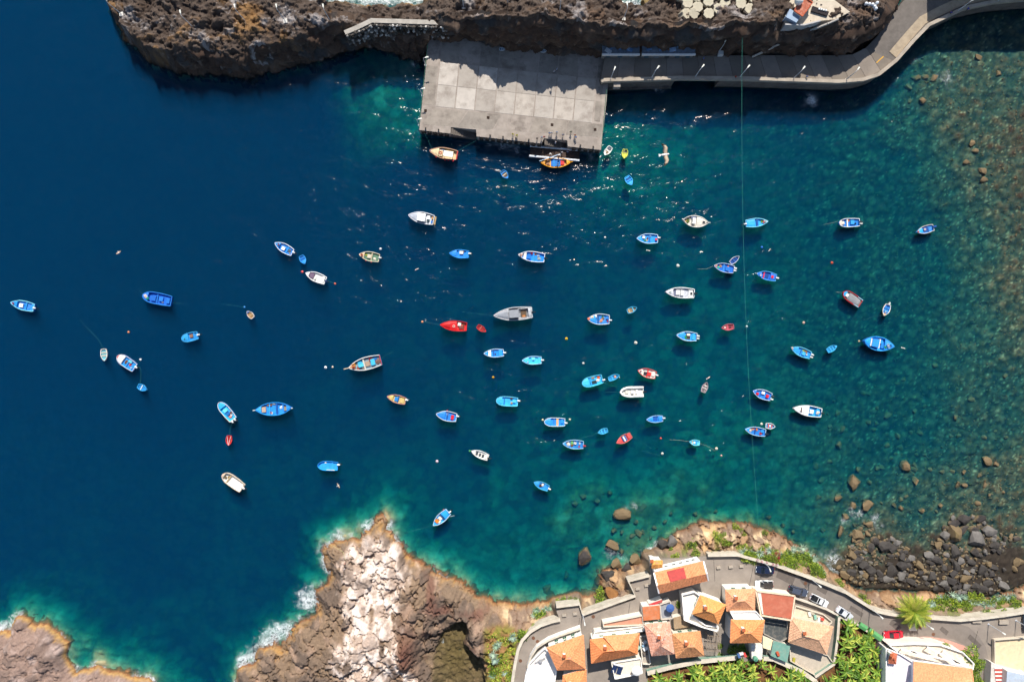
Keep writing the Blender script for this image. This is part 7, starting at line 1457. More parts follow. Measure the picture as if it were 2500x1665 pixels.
# ---------------------------------------------------------------- cars
def car(px, py, rz, body, label, L=4.2, Wd=1.75, style='hatch', z=ZT+.016, roofc=None):
    e = empty('parked_car', P(px, py, z), rz, label, 'car', 'cars parked along the road'); m = M(body, .25, spec=.6, var=.03); gl = M('1d242c', .08, spec=.8)
    hw = Wd/2
    # lower body: loft of cross sections front to back
    xs = [(-L/2, .62, .38, .62), (-L/2+.12, .86, .30, .80), (-L/2+.7, .98, .22, .90), (0, 1.0, .20, .92), (L/2-.9, .98, .22, .86), (L/2-.2, .88, .28, .72), (L/2, .66, .36, .58)]
    b = MB(); v = []; f = []
    for x, w, z0, z1 in xs: v += [(x,-hw*w,z0),(x,-hw*w,z1-.12),(x,-hw*w*.9,z1),(x,hw*w*.9,z1),(x,hw*w,z1-.12),(x,hw*w,z0)]
    n = len(xs)
    for i in range(n-1):
        for k in range(6): f.append((i*6+k, i*6+(k+1) % 6, (i+1)*6+(k+1) % 6, (i+1)*6+k))
    f += [(5,4,3,2,1,0), tuple((n-1)*6+k for k in range(6))]
    b.add(v, f).build('body', m, e)
    x0, x1, x2, x3 = {'hatch': (-L/2+.15, -L/2+.75, .35, 1.05), 'saloon': (-L/2+.75, -L/2+1.35, .25, 1.0), 'pickup': (-.35, -.15, .55, 1.2), 'suv': (-L/2+.12, -L/2+.5, .45, 1.1)}[style]
    zr = 1.45 if style != 'suv' else 1.68; zb = .885
    g = [(x0,hw*.86,zb),(x3,hw*.84,zb-.02),(x2,hw*.68,zr),(x1,hw*.68,zr)]
    gh = MB().add([(x,-y,z_) for x, y, z_ in g]+g, [(0,1,2,3),(7,6,5,4),(0,4,5,1),(1,5,6,2),(2,6,7,3),(3,7,4,0)]).build('cabin_glass', gl, e)
    rm = m if roofc is None else M(roofc, .25, spec=.6, var=.03)
    MB().box(x1-.03, x2+.03, -hw*.70, hw*.70, zr+.003, zr+.06, .03).build('roof', rm, e)
    pl = MB()
    for s_ in (-1, 1):
        for a, c_ in (((x0,s_*hw*.87,zb),(x1,s_*hw*.69,zr)), ((x3,s_*hw*.85,zb-.02),(x2,s_*hw*.69,zr)), (((x0+x3)/2,s_*hw*.865,zb),((x1+x2)/2,s_*hw*.69,zr))): pl.bar(a, c_, .07)
    pl.build('pillars', m, e)
    if style == 'pickup': MB().box(-L/2+.15, -.5, -hw*.8, hw*.8, .93, .96).build('cargo_bed', M('1c1e22', .7), e)
    tyre = MB().tube([(0,-.11,0),(0,.11,0)], .31, 12); 
    for sx in (-L*.31, L*.31):
        for sy in (-1, 1):
            w_ = MB().tube([(0,-.11,0),(0,.11,0)], .31, 12).build('wheel', M('17181a', .9), e, loc=(sx, sy*(hw-.08), .31)); MB().tube([(0,-.115,0),(0,.115,0)], .18, 10).build('rim', M('a8acb2', .3, metal=.6), w_)
    for sy in (-1, 1):
        MB().box(-.06, .06, -.18, .18, 0, .12, .02).build('headlight', M('e8eef2', .1), e, loc=(L/2-.12, sy*hw*.55, .6)); MB().box(-.05, .05, -.16, .16, 0, .14, .02).build('tail_light', M('9a1c1c', .2), e, loc=(-L/2+.07, sy*hw*.52, .66))
        MB().box(-.08, .08, -.1, .1, 0, .14, .02).build('mirror', m, e, loc=(x3-.25, sy*(hw+.08), .92))
    MB().box(-.05, .05, -.26, .26, 0, .12).build('number_plate', M('e8e8e2', .5), e, loc=(L/2-.02, 0, .42))
car(*c2(220,535), math.radians(176), '1f2840', 'dark navy car parked by the plaza end of the road wall', 4.4, 1.8, 'saloon')
car(*c2(215,650), math.radians(180), 'e9e9e6', 'white car with dark sunroof below the navy car', 4.3, 1.75, 'suv', roofc='3a3634')
car(*c2(490,707), math.radians(-16), '4a5160', 'slate grey car, third in the row by the white house wall', 4.7, 1.8, 'hatch')
car(*c2(663,785), math.radians(-27), 'dfe1e2', 'white pickup with black load bed between the grey car and the silver car', 4.6, 1.75, 'pickup')
car(*c2(870,890), math.radians(-35), 'c9cdd2', 'silver car last in the row, beside the field wall', 4.4, 1.75, 'saloon')
car(*c2(1270,1063), math.radians(183), 'b8142c', 'red car parked on the road above the pink pavement', 4.6, 1.75, 'saloon')
car(*c2(2362,965), math.radians(90), '2c3a4a', 'dark car cut off by the right edge of the picture', 4.2, 1.75, 'hatch')
def bin_(px, py, rz, label):
    e = empty('waste_container', P(px, py, ZT+.016), rz, label, 'waste container', 'green waste containers')
    MB().add([(-.8,-.5,.15),(.8,-.5,.15),(.8,.5,.15),(-.8,.5,.15),(-.95,-.62,1.2),(.95,-.62,1.2),(.95,.62,1.2),(-.95,.62,1.2)], [(3,2,1,0),(4,5,6,7),(0,1,5,4),(1,2,6,5),(2,3,7,6),(3,0,4,7)]).build('container_body', M('3f7a4a', .6), e)
    MB().add([(-1,-.66,1.203),(1,-.66,1.203),(1,.66,1.203),(-1,.66,1.203),(-.95,0,1.45),(.95,0,1.45)], [(0,1,5,4),(2,3,4,5),(1,2,5),(3,0,4)]).build('lid', M('5a9a60', .6), e)
    for x in (-.7, .7):
        for y in (-.4, .4): MB().lathe([(.08,0),(.08,.15)], 8).build('wheel', M('222222', .9), e, loc=(x, y, 0))
bin_(*c2(1015,992), math.radians(-33), 'green waste container by the road, upper of the three'); bin_(*c2(1090,1040), math.radians(-33), 'green waste container by the road, middle of the three'); bin_(*c2(1140,1075), math.radians(-33), 'green waste container by the road, lower of the three')
for (x, y), rz, lb in ((c2(592,604), -.7, 'lamp post on the road wall above the slate grey car'), (c2(1488,944), -.6, 'lamp post on the road wall beside the palm'), (c2(2288,955), -.5, 'lamp post on the road wall at the far right'), (c2(1088,852), -.8, 'lamp post on the road wall left of the palm'), (c1(798,960), -1.4, 'lamp post at the left lookout corner of the street'), (c2(2062,985), -.6, 'lamp post by the road bend at the right'), (c2(205,468), -1.2, 'lamp post beside the navy car')):
    lamp(x, y, ZT+.01, rz, lb, LM3)
tag(MB().prism(PZ([c2(1410,970), c2(1470,975), c2(1475,1040), c2(1415,1040)], ZT+.6), ZT+.01, ZT+.6).build('stone_planter', M('d8d2c6', .9)), 'pale stone planter in the road beside the palm shadow', 'planter')
# ---------------------------------------------------------------- boulders
def tide_rock(name, c, hi, lo):
    """rock colour by height above the water: weedy brown below, dry grey above"""
    m = mat(name, srgb(c), .85, var=.3, scale=1.2, bump=.06, bscale=3.5); t = m.node_tree; b = t.nodes['Principled BSDF']
    src = b.inputs['Base Color'].links[0].from_socket
    g = N(t, 'ShaderNodeNewGeometry'); s = N(t, 'ShaderNodeSeparateXYZ'); t.links.new(g.outputs['Position'], s.inputs[0])
    n = N(t, 'ShaderNodeTexNoise', Scale=.9, Detail=3.0); t.links.new(g.outputs['Position'], n.inputs['Vector'])
    a = N(t, 'ShaderNodeMath', operation='MULTIPLY_ADD'); a.inputs[1].default_value = 1.1; t.links.new(n.outputs[0], a.inputs[0]); t.links.new(s.outputs[2], a.inputs[2])
    r = N(t, 'ShaderNodeMapRange'); r.inputs[1].default_value = lo+.55; r.inputs[2].default_value = hi+.55; r.inputs[3].default_value = 1; r.inputs[4].default_value = 0
    t.links.new(a.outputs[0], r.inputs[0]); mx = N(t, 'ShaderNodeMix', data_type='RGBA'); mx.inputs[7].default_value = (*srgb('74634a'), 1)
    t.links.new(r.outputs[0], mx.inputs[0]); t.links.new(src, mx.inputs[6]); t.links.new(mx.outputs[2], b.inputs['Base Color']); return m
GREYR = [tide_rock('boulder_grey', '423e3b', .35, -.1), tide_rock('boulder_dark', '3d3937', .35, -.1), tide_rock('boulder_pale', '6a6662', .3, -.1)]
BROWNR = [tide_rock('boulder_brown', '8a6038', 3, 1.5), tide_rock('boulder_olive', '77683a', 3, 1.5), tide_rock('boulder_red', '8f5a42', 3, 1.5)]
RM = {}
for i in range(6):
    for j, mm in enumerate(GREYR+BROWNR): 
        if i == 0 or True: pass
base_rocks = [rock_mesh('boulder', 100+i, 13, None, 2) for i in range(7)]
def rock_var(i, m):
    k = (i, m.name)
    if k not in RM:
        me = base_rocks[i].copy(); me.materials.append(m); RM[k] = me
    return RM[k]
br = random.Random(21)
def boulder(px, py, rx, ry, m, label, group, zc=None, z0=None, k=1.0):
    rx *= k; ry *= k; w = P(px, py, 0.4 if zc is None else zc); gz = ground(w.x, w.y) if z0 is None else z0; s = .1
    hz = min(rx, ry)*s*.8
    o = link('boulder', rock_var(br.randrange(7), m), None, (w.x, w.y, gz+hz*.35), (br.uniform(-.3, .3), br.uniform(-.3, .3), br.choice((0, 3.14))+br.uniform(-.35, .35)), (rx*s*1.72, ry*s*2.1, hz*2.3))
    return tag(o, label, 'boulder', group)
G0, G1, G2 = GREYR; B0, B1, B2 = BROWNR
BG = 'boulders on the rocky beach'
named = [(900,115,22,20,B2,'orange brown boulder in the surf at the left tip of the rocky beach'),(1090,170,32,20,B0,'elongated brown boulder right of the surf tip of the beach'),(1000,262,40,26,B0,'large brown slab boulder below the surf tip of the beach'),(860,235,22,36,B2,'tall reddish boulder left of the large brown slab'),
    (1205,350,50,36,G0,'large rounded grey boulder pair in the middle of the beach, biggest left of the palm'),(1100,362,24,30,G0,'rounded grey boulder left of the biggest grey one'),(1268,545,33,42,G0,'flat five-sided grey boulder standing alone above the palm'),(1168,572,24,24,G0,'square grey boulder left of the five-sided one'),(1100,612,20,16,G0,'small grey boulder lower left of the square one'),
    (1265,428,28,20,G0,'slanted grey boulder below the biggest grey one'),(1200,440,22,16,G1,'dark boulder below the rounded grey one'),(940,420,28,26,B1,'olive weedy boulder on the left of the beach'),(1320,320,26,20,G2,'pale wedge boulder right of the biggest grey one'),(1960,290,46,44,G2,'largest whitish grey block boulder on the right of the beach'),(1790,240,40,44,B1,'long olive grey boulder left of the whitish block'),
    (1870,125,38,24,G1,'dark wet boulder at the sea edge, left one'),(1995,130,34,24,G1,'dark wet boulder at the sea edge, right one'),(1945,108,14,14,G2,'small round pale boulder on top of the dark wet ones'),(2070,220,40,26,G2,'pale bluish boulder right of the whitish block'),(1790,395,30,38,G0,'tall grey boulder below the whitish block'),(1648,340,26,25,B1,'round olive boulder left of the tall grey one'),
    (1640,462,40,20,G1,'long dark ledge boulder in the middle of the right beach'),(1722,425,18,15,G2,'bluish boulder right of the dark ledge'),(1800,522,24,32,G0,'upright grey slab boulder on the right beach'),(1698,532,18,22,G0,'narrow grey boulder left of the upright slab'),(1600,600,26,30,G0,'large round grey boulder on the lower right beach'),(1690,650,28,18,G2,'flat pale boulder at the lower right beach edge'),
    (1490,500,30,26,B1,'olive boulder right of the five-sided one'),(1400,370,16,13,B1,'small olive boulder alone in the shallows of the beach'),(1540,555,18,14,B0,'small brown boulder beside the dark ledge'),(1425,590,26,10,B1,'flat brown boulder right of the five-sided one'),(1998,540,24,34,G0,'tall dark grey boulder by the wet sand'),(2068,490,18,18,B1,'olive boulder by the wet sand, upper one'),
    (1925,480,22,18,G0,'grey boulder between the upright slab and the wet sand'),(2090,580,24,20,G1,'dark boulder at the lower edge of the wet sand'),(2310,472,30,22,B1,'brownish boulder on the wet sand at the right edge'),(2280,535,13,18,B1,'small upright boulder on the wet sand'),(2192,540,12,12,G0,'little grey boulder on the wet sand'),(2300,290,26,16,G0,'grey boulder in the shallows at the right edge'),
    (2205,290,18,17,G0,'grey boulder right of the pale bluish one'),(2110,298,16,14,G2,'pale boulder below the pale bluish one'),(2148,390,15,16,G1,'dark boulder below the pale boulders'),(1955,400,20,22,G1,'dark boulder under the whitish block'),(2255,270,14,18,B1,'brown boulder beside the grey one at the right edge'),(1860,610,34,22,B0,'tan crumbling boulder heap on the lower right beach'),(1050,590,16,20,B1,'olive boulder left of the square grey one')]
for x, y, rx, ry, m, lb in named: boulder(*c2(x, y), rx/3.364, ry/3.364, m, lb, BG, k=1.22 if x > 1500 or x < 1080 else 1.08)
BEACHP = [c2(*q) for q in ((830,520),(900,400),(960,180),(1080,140),(1160,260),(1340,310),(1420,420),(1540,420),(1640,250),(1800,90),(2020,110),(2200,260),(2280,300),(2200,380),(2000,440),(2140,470),(2120,600),(2250,640),(2120,730),(1900,740),(1640,700),(1480,680),(1240,660),(1000,660),(880,600))]
BP = [Vector((x, y)) for x, y in BEACHP]
def inside(px, py, poly):
    r = False
    for i in range(len(poly)):
        a, b = poly[i], poly[(i+1) % len(poly)]
        if (a[1] > py) != (b[1] > py) and px < (b[0]-a[0])*(py-a[1])/(b[1]-a[1])+a[0]: r = not r
    return r
used = [(c2(x, y), max(rx, ry)/3.364) for x, y, rx, ry, _, _ in named]; cnt = 0; tries = 0
while cnt < 125 and tries < 9000:
    tries += 1; px = br.uniform(2040, 2500); py = br.uniform(1250, 1455)
    if not inside(px, py, BEACHP): continue
    r = br.uniform(6.0, 12) if cnt < 45 else br.uniform(3.5, 6.5)
    if any((px-q[0][0])**2+(py-q[0][1])**2 < (r*.8+q[1]*.75)**2 for q in used): continue
    used.append(((px, py), r)); cnt += 1
    low = py < 1330 and px < 2300 or px < 2090
    m = br.choice((B0, B1, B2, B0)) if low and br.random() < .7 else br.choice((G0, G0, G1, G2))
    boulder(px, py, r*br.uniform(.9, 1.25), r*br.uniform(.7, .95), m, 'weedy brown boulder among the smaller rocks of the beach' if m in BROWNR else 'smaller grey boulder lying among the rocks of the beach', 'smaller brown beach boulders' if m in BROWNR else 'smaller grey beach boulders')
# rocks awash off the south shore
for x, y, rx, ry, m, lb, z0 in ((1165,95,95,62,B1,'large weedy rock breaking the surface with foam on it off the south shore',-.45),(1330,45,62,50,B1,'pale green submerged rock right of the foaming rock',-1.5),(822,462,66,90,G1,'long dark rock just under the surface in the cove',-.75),(1062,362,80,52,B0,'orange brown rock awash above the grey shore boulders',-.25),(1100,520,55,52,B1,'olive brown rock at the foot of the grey shore boulders',.0),
        (1265,480,62,56,B2,'reddish wet rock left of the surf by the restaurant',.1),(1378,432,45,45,B2,'dark red rock in the surf by the restaurant',.1),(1030,625,78,62,G0,'big smooth grey boulder on the shore left of the lookout',.3),(1195,565,62,48,G0,'smooth grey boulder beside the big one below the restaurant',.3),(1300,262,42,42,B0,'small tan rock under shallow water above the surf',-.9),
        (665,645,30,42,B1,'small sunken rock in the cove water, upper one',-1.8),(487,770,45,70,G1,'dark sunken rock at the head of the cove',-1.6),(590,150,40,55,B1,'pale sunken rock in the bay left of the foaming rock',-2.6),(1150,420,30,30,B1,'little sunken rock beside the orange brown one',-.8),(1060,790,70,80,B0,'large tan boulder on the shore above the street wall',2.6),(1505,355,45,50,G0,'upright grey shore boulder right of the surf',1.2),(1590,330,60,60,G2,'tall pale shore boulder above the restaurant',1.6)):
    boulder(*c1(x, y), rx/3.605, ry/3.605, m, lb, 'rocks off the south shore', zc=max(z0, 0), z0=z0-(.25 if z0 < .2 else 0), k=.68)
for px, py, r in ((1425,1215,9),(1405,1232,8),(1460,1225,8),(1490,1205,7),(1500,1295,8),(1520,1300,7),(1545,1310,9),(1570,1300,8),(1555,1275,7),(1590,1315,6),(1535,1330,6),(1510,1330,6),(1600,1290,7),(1625,1275,7),(1640,1255,6),(1700,1255,7),(1750,1250,6),(1880,1265,7),(1915,1285,7),(1940,1300,6)):
    boulder(px, py, r, r*.85, B1, 'greenish sunken rock in the clear shallows off the south shore', 'greenish sunken rocks', zc=0, z0=-1.5 if px < 1495 else -1.05, k=.7)
# sunken boulders on the shallow floor of the bay's right side
def c9(x, y): return (1960+x/4.237, 880+y/4.237)
SUB = 'sunken boulders on the shallow bed'
big = [(1075,1100,48,56,'large orange sunken boulder in the right shallows, upper of a pair'),(1170,1128,40,26,'flat tan sunken boulder beside the large orange one'),(1175,1245,36,42,'golden brown sunken boulder below the orange one'),(540,1265,58,76,'biggest brown sunken boulder right of the lower moorings'),(220,1245,52,30,'low brown sunken boulder at the left of the right shallows'),(380,1420,52,32,'brown sunken boulder above the surf tip'),
       (905,570,50,32,'tan sunken rock cluster in the middle of the right shallows'),(425,720,22,42,'narrow upright sunken rock in the green shallows'),(390,545,32,28,'small sunken rock below the white cruiser\'s right'),(390,880,38,38,'pale round sunken boulder in the green shallows'),(1040,905,34,30,'round tan sunken boulder in the middle shallows'),(1010,790,28,34,'tan sunken boulder above the round one'),(900,880,26,26,'little sunken boulder left of the round tan one'),
       (1910,1045,42,52,'orange sunken boulder in the far right shallows'),(1610,1290,26,40,'reddish upright sunken boulder at the right'),(1670,1290,30,22,'small brown sunken boulder right of the reddish one'),(1885,1285,22,28,'small reddish sunken boulder farther right'),(1595,590,28,28,'lone tan sunken boulder in the upper right shallows'),(1640,780,32,20,'dark brown sunken boulder in the right shallows'),(165,1090,34,36,'pale sunken rock by the lower mooring water'),(300,1050,30,20,'small orange sunken rock near the pale one'),
       (180,1425,40,28,'pale sunken boulder left of the surf tip'),(1560,1150,26,22,'brown sunken boulder, left of two in the right shallows'),(1670,1155,24,24,'brown sunken boulder, right of two in the right shallows'),(680,1490,66,52,'broad brown rock just under the surf tip water'),(525,1510,44,40,'orange rock washed by foam at the surf tip'),(835,1110,32,30,'dark sunken boulder left of the large orange one'),(590,1130,30,28,'tan sunken boulder in the lower green shallows')]
for x, y, rx, ry, lb in big: boulder(*c9(x, y), rx/4.237, ry/4.237, br.choice((B0, B1, B2)), lb, SUB, zc=0, k=.85)
for px, py, rx, lb in ((2440,180,7,'yellowish wet boulder by the coast road water'),(2240,190,8,'golden wet boulder below the coast road, left one'),(2260,188,7,'golden wet boulder below the coast road, middle one'),(2282,190,9,'golden wet boulder below the coast road, right one'),(2222,210,8,'dark wet boulder below the coast road bend'),(2255,245,8,'tan wet boulder farther out from the coast road'),(2225,245,6,'small tan wet boulder beside the farther one'),(2390,140,8,'olive boulder in the upper right shallows'),(2160,248,6,'sunken boulder at the edge of the wall shadow'),(2375,350,8,'brown sunken boulder in the upper right, first of a chain'),(2383,368,7,'brown sunken boulder in the upper right, second of the chain'),(2360,397,8,'dark sunken boulder in the upper right, third of the chain'),(2400,416,9,'reddish sunken boulder in the upper right, fourth of the chain'),(2402,440,9,'tan sunken boulder in the upper right, last of the chain')):
    boulder(px, py, rx, rx*.8, br.choice((B0, B1)), lb, SUB, zc=0)
cnt = 0
while cnt < 62:
    px = br.uniform(1980, 2490); py = br.uniform(880, 1300)
    if (px-1960)*.5+(py-880) < 130: continue
    r = br.uniform(2.6, 6.0); boulder(px, py, r*1.1, r*.9, br.choice((B0, B1, B1)), 'small sunken stone scattered over the shallow right side of the bay', 'small sunken stones', zc=0); cnt += 1
# loose cobbles of the beach and shallow bed, too many to count
cob = rock_mesh('cobble', 77, 6, None, 1); cv_ = np.array([v.co[:] for v in cob.vertices]); cf_ = [tuple(p.vertices) for p in cob.polygons]
m = MB(); nr = np.random.RandomState(4); pts = []
while len(pts) < 3600:
    px = nr.uniform(2040, 2530); py = nr.uniform(140, 1450)
    inb = inside(px, py, BEACHP)
    if not inb and nr.rand() < .45: continue
    if not inb and (py > 1330 or (px < 2180 and nr.rand() < .75)): continue
    w = P(px, py, 0); z = ground(w.x, w.y)
    if z < -2.4 or z > 1.4: continue
    pts.append((w.x, w.y, z, nr.uniform(.12, .42) if not inb else nr.uniform(.25, .8)))
for x, y, z, s in pts:
    a = nr.uniform(0, 6.28); c, s_ = math.cos(a), math.sin(a); v = cv_*np.array([s, s*.9, s*.8]); 
    m.mi = 0 if nr.rand() < .55 else 1; m.add(np.stack([v[:, 0]*c-v[:, 1]*s_+x, v[:, 0]*s_+v[:, 1]*c+y, v[:, 2]+z+s*.1], 1).tolist(), cf_)
tag(m.build('beach_cobbles', [tide_rock('cobble_grey', '5f594c', .4, -.3), tide_rock('cobble_brown', '6a5232', 3, 1)]), 'loose cobbles covering the beach and the shallow bed', 'cobbles', kind='stuff')

# ---------------------------------------------------------------- plants
def leafm(name, hexc, var=.25): return mat(name, srgb(hexc), .55, var=var, scale=1.5, spec=.3)
def blade(length, width, rise, droop, n=4, keel=.12, taper=1.6):
    """one arched leaf along +x"""
    v = []; f = []
    for i in range(n+1):
        t = i/n; w = width*math.sin(math.pi*min(1, .12+t*.88))**.7*(1-t**taper*.7)/2 if i < n else .01
        x = length*t; z = rise*length*t-droop*length*t*t
        v += [(x, -w, z), (x, 0, z-keel*w*1.2), (x, w, z)]
    for i in range(n):
        for k in range(2): f.append((i*3+k, i*3+k+1, (i+1)*3+k+1, (i+1)*3+k)[::-1])
    return v, f
def rosette(nl, length, width, seed, up=(.1, 1.3), droop=.25):
    r = random.Random(seed); m = MB()
    for i in range(nl):
        a = i*2.39996+r.uniform(-.15, .15); q = i/nl; v, f = blade(length*(1-.35*q)*r.uniform(.85, 1.1), width, up[0]+(up[1]-up[0])*q, droop*(1-q), 3, .5)
        c, s = math.cos(a), math.sin(a); m.add([(x*c-y*s, x*s+y*c, z+.1) for x, y, z in v], f)
    return m
AG = [rosette(26, 1.15, .20, 3+i).mesh('leaves', leafm('agave_leaf_%d' % i, c)) for i, c in enumerate(('9db3a2', '8aa58c', 'a9bda6'))]
agl = [c2(*q) for q in ((45,390),(100,395),(165,388),(262,385),(365,420),(440,415),(482,418),(540,405),(587,392),(598,442),(640,440),(655,480),(682,482),(690,530),(715,545),(722,590),(560,440),(500,395),(1620,840),(1650,860),(1680,832),(1725,802),(1782,800),(1835,780),(1890,800),(1940,802),(2000,842),(2045,852),(2092,862),(2070,830),(2172,842),(2210,812),(2260,802),(2300,802),(2340,792),(1860,815),(2130,850))]+[c1(*q) for q in ((400,970),(440,1002),(482,965),(530,945),(375,1005),(185,1150),(40,1230),(15,1290),(120,1480),(10,1440),(60,1210),(30,1340),(5,1500))]
for i, (px, py) in enumerate(agl):
    w = P(px, py, 4.8); z = max(ground(w.x, w.y), 1.0)
    where = 'on the bank above the surf, left of the road bend' if px > 1790 and px < 2050 else ('along the bank right of the palm' if px > 2050 else 'on the green slope by the curved street wall')
    s = R.uniform(.85, 1.25); e = empty('agave_plant', (w.x, w.y, z), R.random()*6, 'spiky grey-green agave rosette '+where, 'agave', 'agaves '+where); e.scale = (s, s, s)
    link('leaves', AG[i % 3], e)
def clump(seed, n, r, flat, leaf, cols, squash=1.0):
    rr_ = random.Random(seed); m = MB()
    for i in range(n):
        m.mi = rr_.randrange(len(cols)) if rr_.random() < .6 else 0
        a = rr_.random()*6.283; u = rr_.random(); rad = r*(u**.45)*(1+.25*math.sin(a*3+seed)); z = flat*r*math.sqrt(max(0, 1-(rad/r/1.25)**2))*rr_.uniform(.35, 1.05)
        p = Vector((rad*math.cos(a), rad*math.sin(a)*squash, z)); d = Vector((rr_.gauss(0, 1), rr_.gauss(0, 1), rr_.gauss(.3, .8))).normalized()*leaf*rr_.uniform(.6, 1.3); s_ = d.cross(Vector((rr_.gauss(0, 1), rr_.gauss(0, 1), rr_.gauss(0, 1)))).normalized()*leaf*.42
        m.add([p, p+d*.5+s_, p+d, p+d*.5-s_], [(0,1,2,3)])
    return m
GC = [leafm('leaf_mid', '6f8a2e'), leafm('leaf_dark', '3f5a24'), leafm('leaf_lime', 'a3b23a')]
SHR = [clump(5+i, 420, 1.0, .75, .22, None or GC).mesh('foliage', [GC[i % 3], GC[(i+1) % 3], GC[(i+2) % 3]]) for i in range(4)]
STEM = MB().tube([(0,0,-.3),(.03,.02,.4)], [.05,.03], 5).mesh('stem', mat('bark', srgb('5c4632'), .9))
shp = [(c2(x, y), s) for x, y, s in ((70,405,.9),(130,375,.8),(200,370,.8),(240,420,.9),(300,390,.9),(350,470,1.2),(390,500,1.2),(430,520,1.0),(370,450,1.0),(470,500,1.1),(520,470,1.0),(560,500,1.0),(600,520,1.0),(640,560,1.1),(660,530,.9),(690,575,.9),(705,600,.9),(620,480,.8),(20,215,.8),(60,250,.7),(90,280,.6),(265,270,.7),(250,350,.6),(870,670,.9),(890,690,.8),(1075,800,.9),(1095,830,.8),
       (1700,870,.9),(1760,860,1.1),(1800,880,1.2),(1850,870,1.2),(1900,880,1.2),(1940,890,1.0),(1830,850,.9),(1990,800,.8),(2020,790,.9),(2060,900,.9),(2100,910,.9),(2140,860,.9),(2190,890,1.0),(2230,850,1.0),(2300,860,1.0),(2340,850,1.0),(2290,880,.9),(1550,1200,.9),(1530,1220,.7),(1945,1450,1.4),(360,985,.8),(330,970,.7),(400,1095,.8),(265,1020,.7),(20,1160,1.0),(30,1185,.9),(80,1215,.9))]
shp += [(c1(x, y), s) for x, y, s in ((590,890,.8),(640,875,.9),(700,865,.9),(750,860,.8),(970,800,.9),(975,850,1.1),(960,880,1.0),(990,870,.9),(1620,460,.9),(1600,430,.7),(1790,420,1.0),(1770,370,1.0),(1800,355,.8),(2010,310,1.0),(2060,340,1.0),(2100,350,.9),(1990,280,.9),(2060,280,.7),(1930,440,.6),(275,1150,1.2),(300,1130,1.0),(255,1120,.9),(420,1010,1.0),(460,1000,.9),(370,1080,.7),(20,1470,1.2),(160,1500,1.0),(60,1340,1.1),(1780,900,.7),(1640,870,.7),(2100,1260,.9),(2130,1240,.8),(1700,1370,.6),(1750,1360,.6),(2000,1230,.8),(2010,1330,.9),(2130,1310,.9))]
for (xa, ya), (xb, yb), n_ in (((20,400),(330,460),14),((330,440),(600,470),14),((560,450),(730,600),12),((1600,850),(1960,860),14),((1980,850),(2350,850),16)):
    for k in range(n_): q = R.random(); shp.append((c2(xa+(xb-xa)*q, ya+(yb-ya)*q+R.uniform(-28, 28)), R.uniform(.7, 1.2)))
for i, ((px, py), s) in enumerate(shp):
    w = P(px, py, 5); z = max(ground(w.x, w.y), 1); town_in = inside(px, py, [((p.x/ (0.1*(HCAM-ZT)/HCAM))+1250, 832.5-p.y/(0.1*(HCAM-ZT)/HCAM)) for p in TOWN])
    if town_in: z = ZT+.02; 
    where = ('in the yards between the houses' if town_in else 'on the bank along the seaward side of the road' if px > 1840 else 'on the rocky slope below the plaza' if px > 1600 else 'on the slopes by the street bend')
    e = empty('green_shrub', (w.x, w.y, z-.05), R.random()*6, 'small leafy green shrub '+where, 'shrub', 'shrubs '+where); s *= R.uniform(.85, 1.15); e.scale = (s, s, s*R.uniform(.7, 1.1))
    link('foliage', SHR[i % 4], e); link('stem', STEM, e)
FLW = [leafm('flower_red', 'a01838'), leafm('flower_pink', 'c83a5a')]
e = empty('flowering_shrub', (lambda w: (w.x, w.y, ground(w.x, w.y)))(P(*c2(295,425), 5)), 0, 'crimson flowering shrub on the bank above the navy car', 'shrub'); link('foliage', clump(61, 380, 1.2, .7, .2, FLW+[GC[1]]).mesh('foliage', FLW+[GC[1]]), e); link('stem', STEM, e)
for k, (px, py) in enumerate(((165,455),(200,470),(240,480),(290,492),(320,495))):
    o = empty('flower_pot', P(*c2(px, py), ZT+1.1), 0, 'potted red and white flowers on the wall by the navy car, %s from the left' % ('first','second','third','fourth','fifth')[k], 'flower pot'); MB().lathe([(.14,0),(.2,.3),(.17,.3)], 9).build('pot', M('a5583c', .8), o); clump(90+k, 60, .35, .8, .14, 0 or [FLW[0], FLW[1]]).build('flowers', [M('e8dcdc', .6), FLW[k % 2]], o, loc=(0, 0, .3))
# larger bushes by the bottom right house
for (px, py), r, lb in ((c2(1715,1205), 1.5, 'round green bush on the terrace of the bottom right house'), (c2(1890,1250), 2.6, 'big leafy tree at the road bend beside the bottom right house'), (c2(1960,1320), 1.9, 'leafy bush right of the broad orange roof'), (c2(1950,1450), 1.8, 'bright green bush at the bottom edge by the road bend')):
    w = P(px, py, ZT+3); e = empty('leafy_tree', (w.x, w.y, ZT), 0, lb, 'tree'); MB().tube([(0,0,0),(.1,.05,1.5),(-.05,.1,3.2)], [.16,.12,.06], 7).tube([(.05,.05,1.8),(.7,.3,2.9)], [.07,.03], 5).tube([(.05,.05,1.6),(-.6,-.3,2.8)], [.07,.03], 5).build('trunk', mat('bark', srgb('5c4632'), .9), e)
    c_ = clump(int(px), int(700*r), r, .8, .28, GC).mesh('crown', [GC[0], GC[1], GC[2]]); link('crown', c_, e, loc=(0, 0, 2.4))
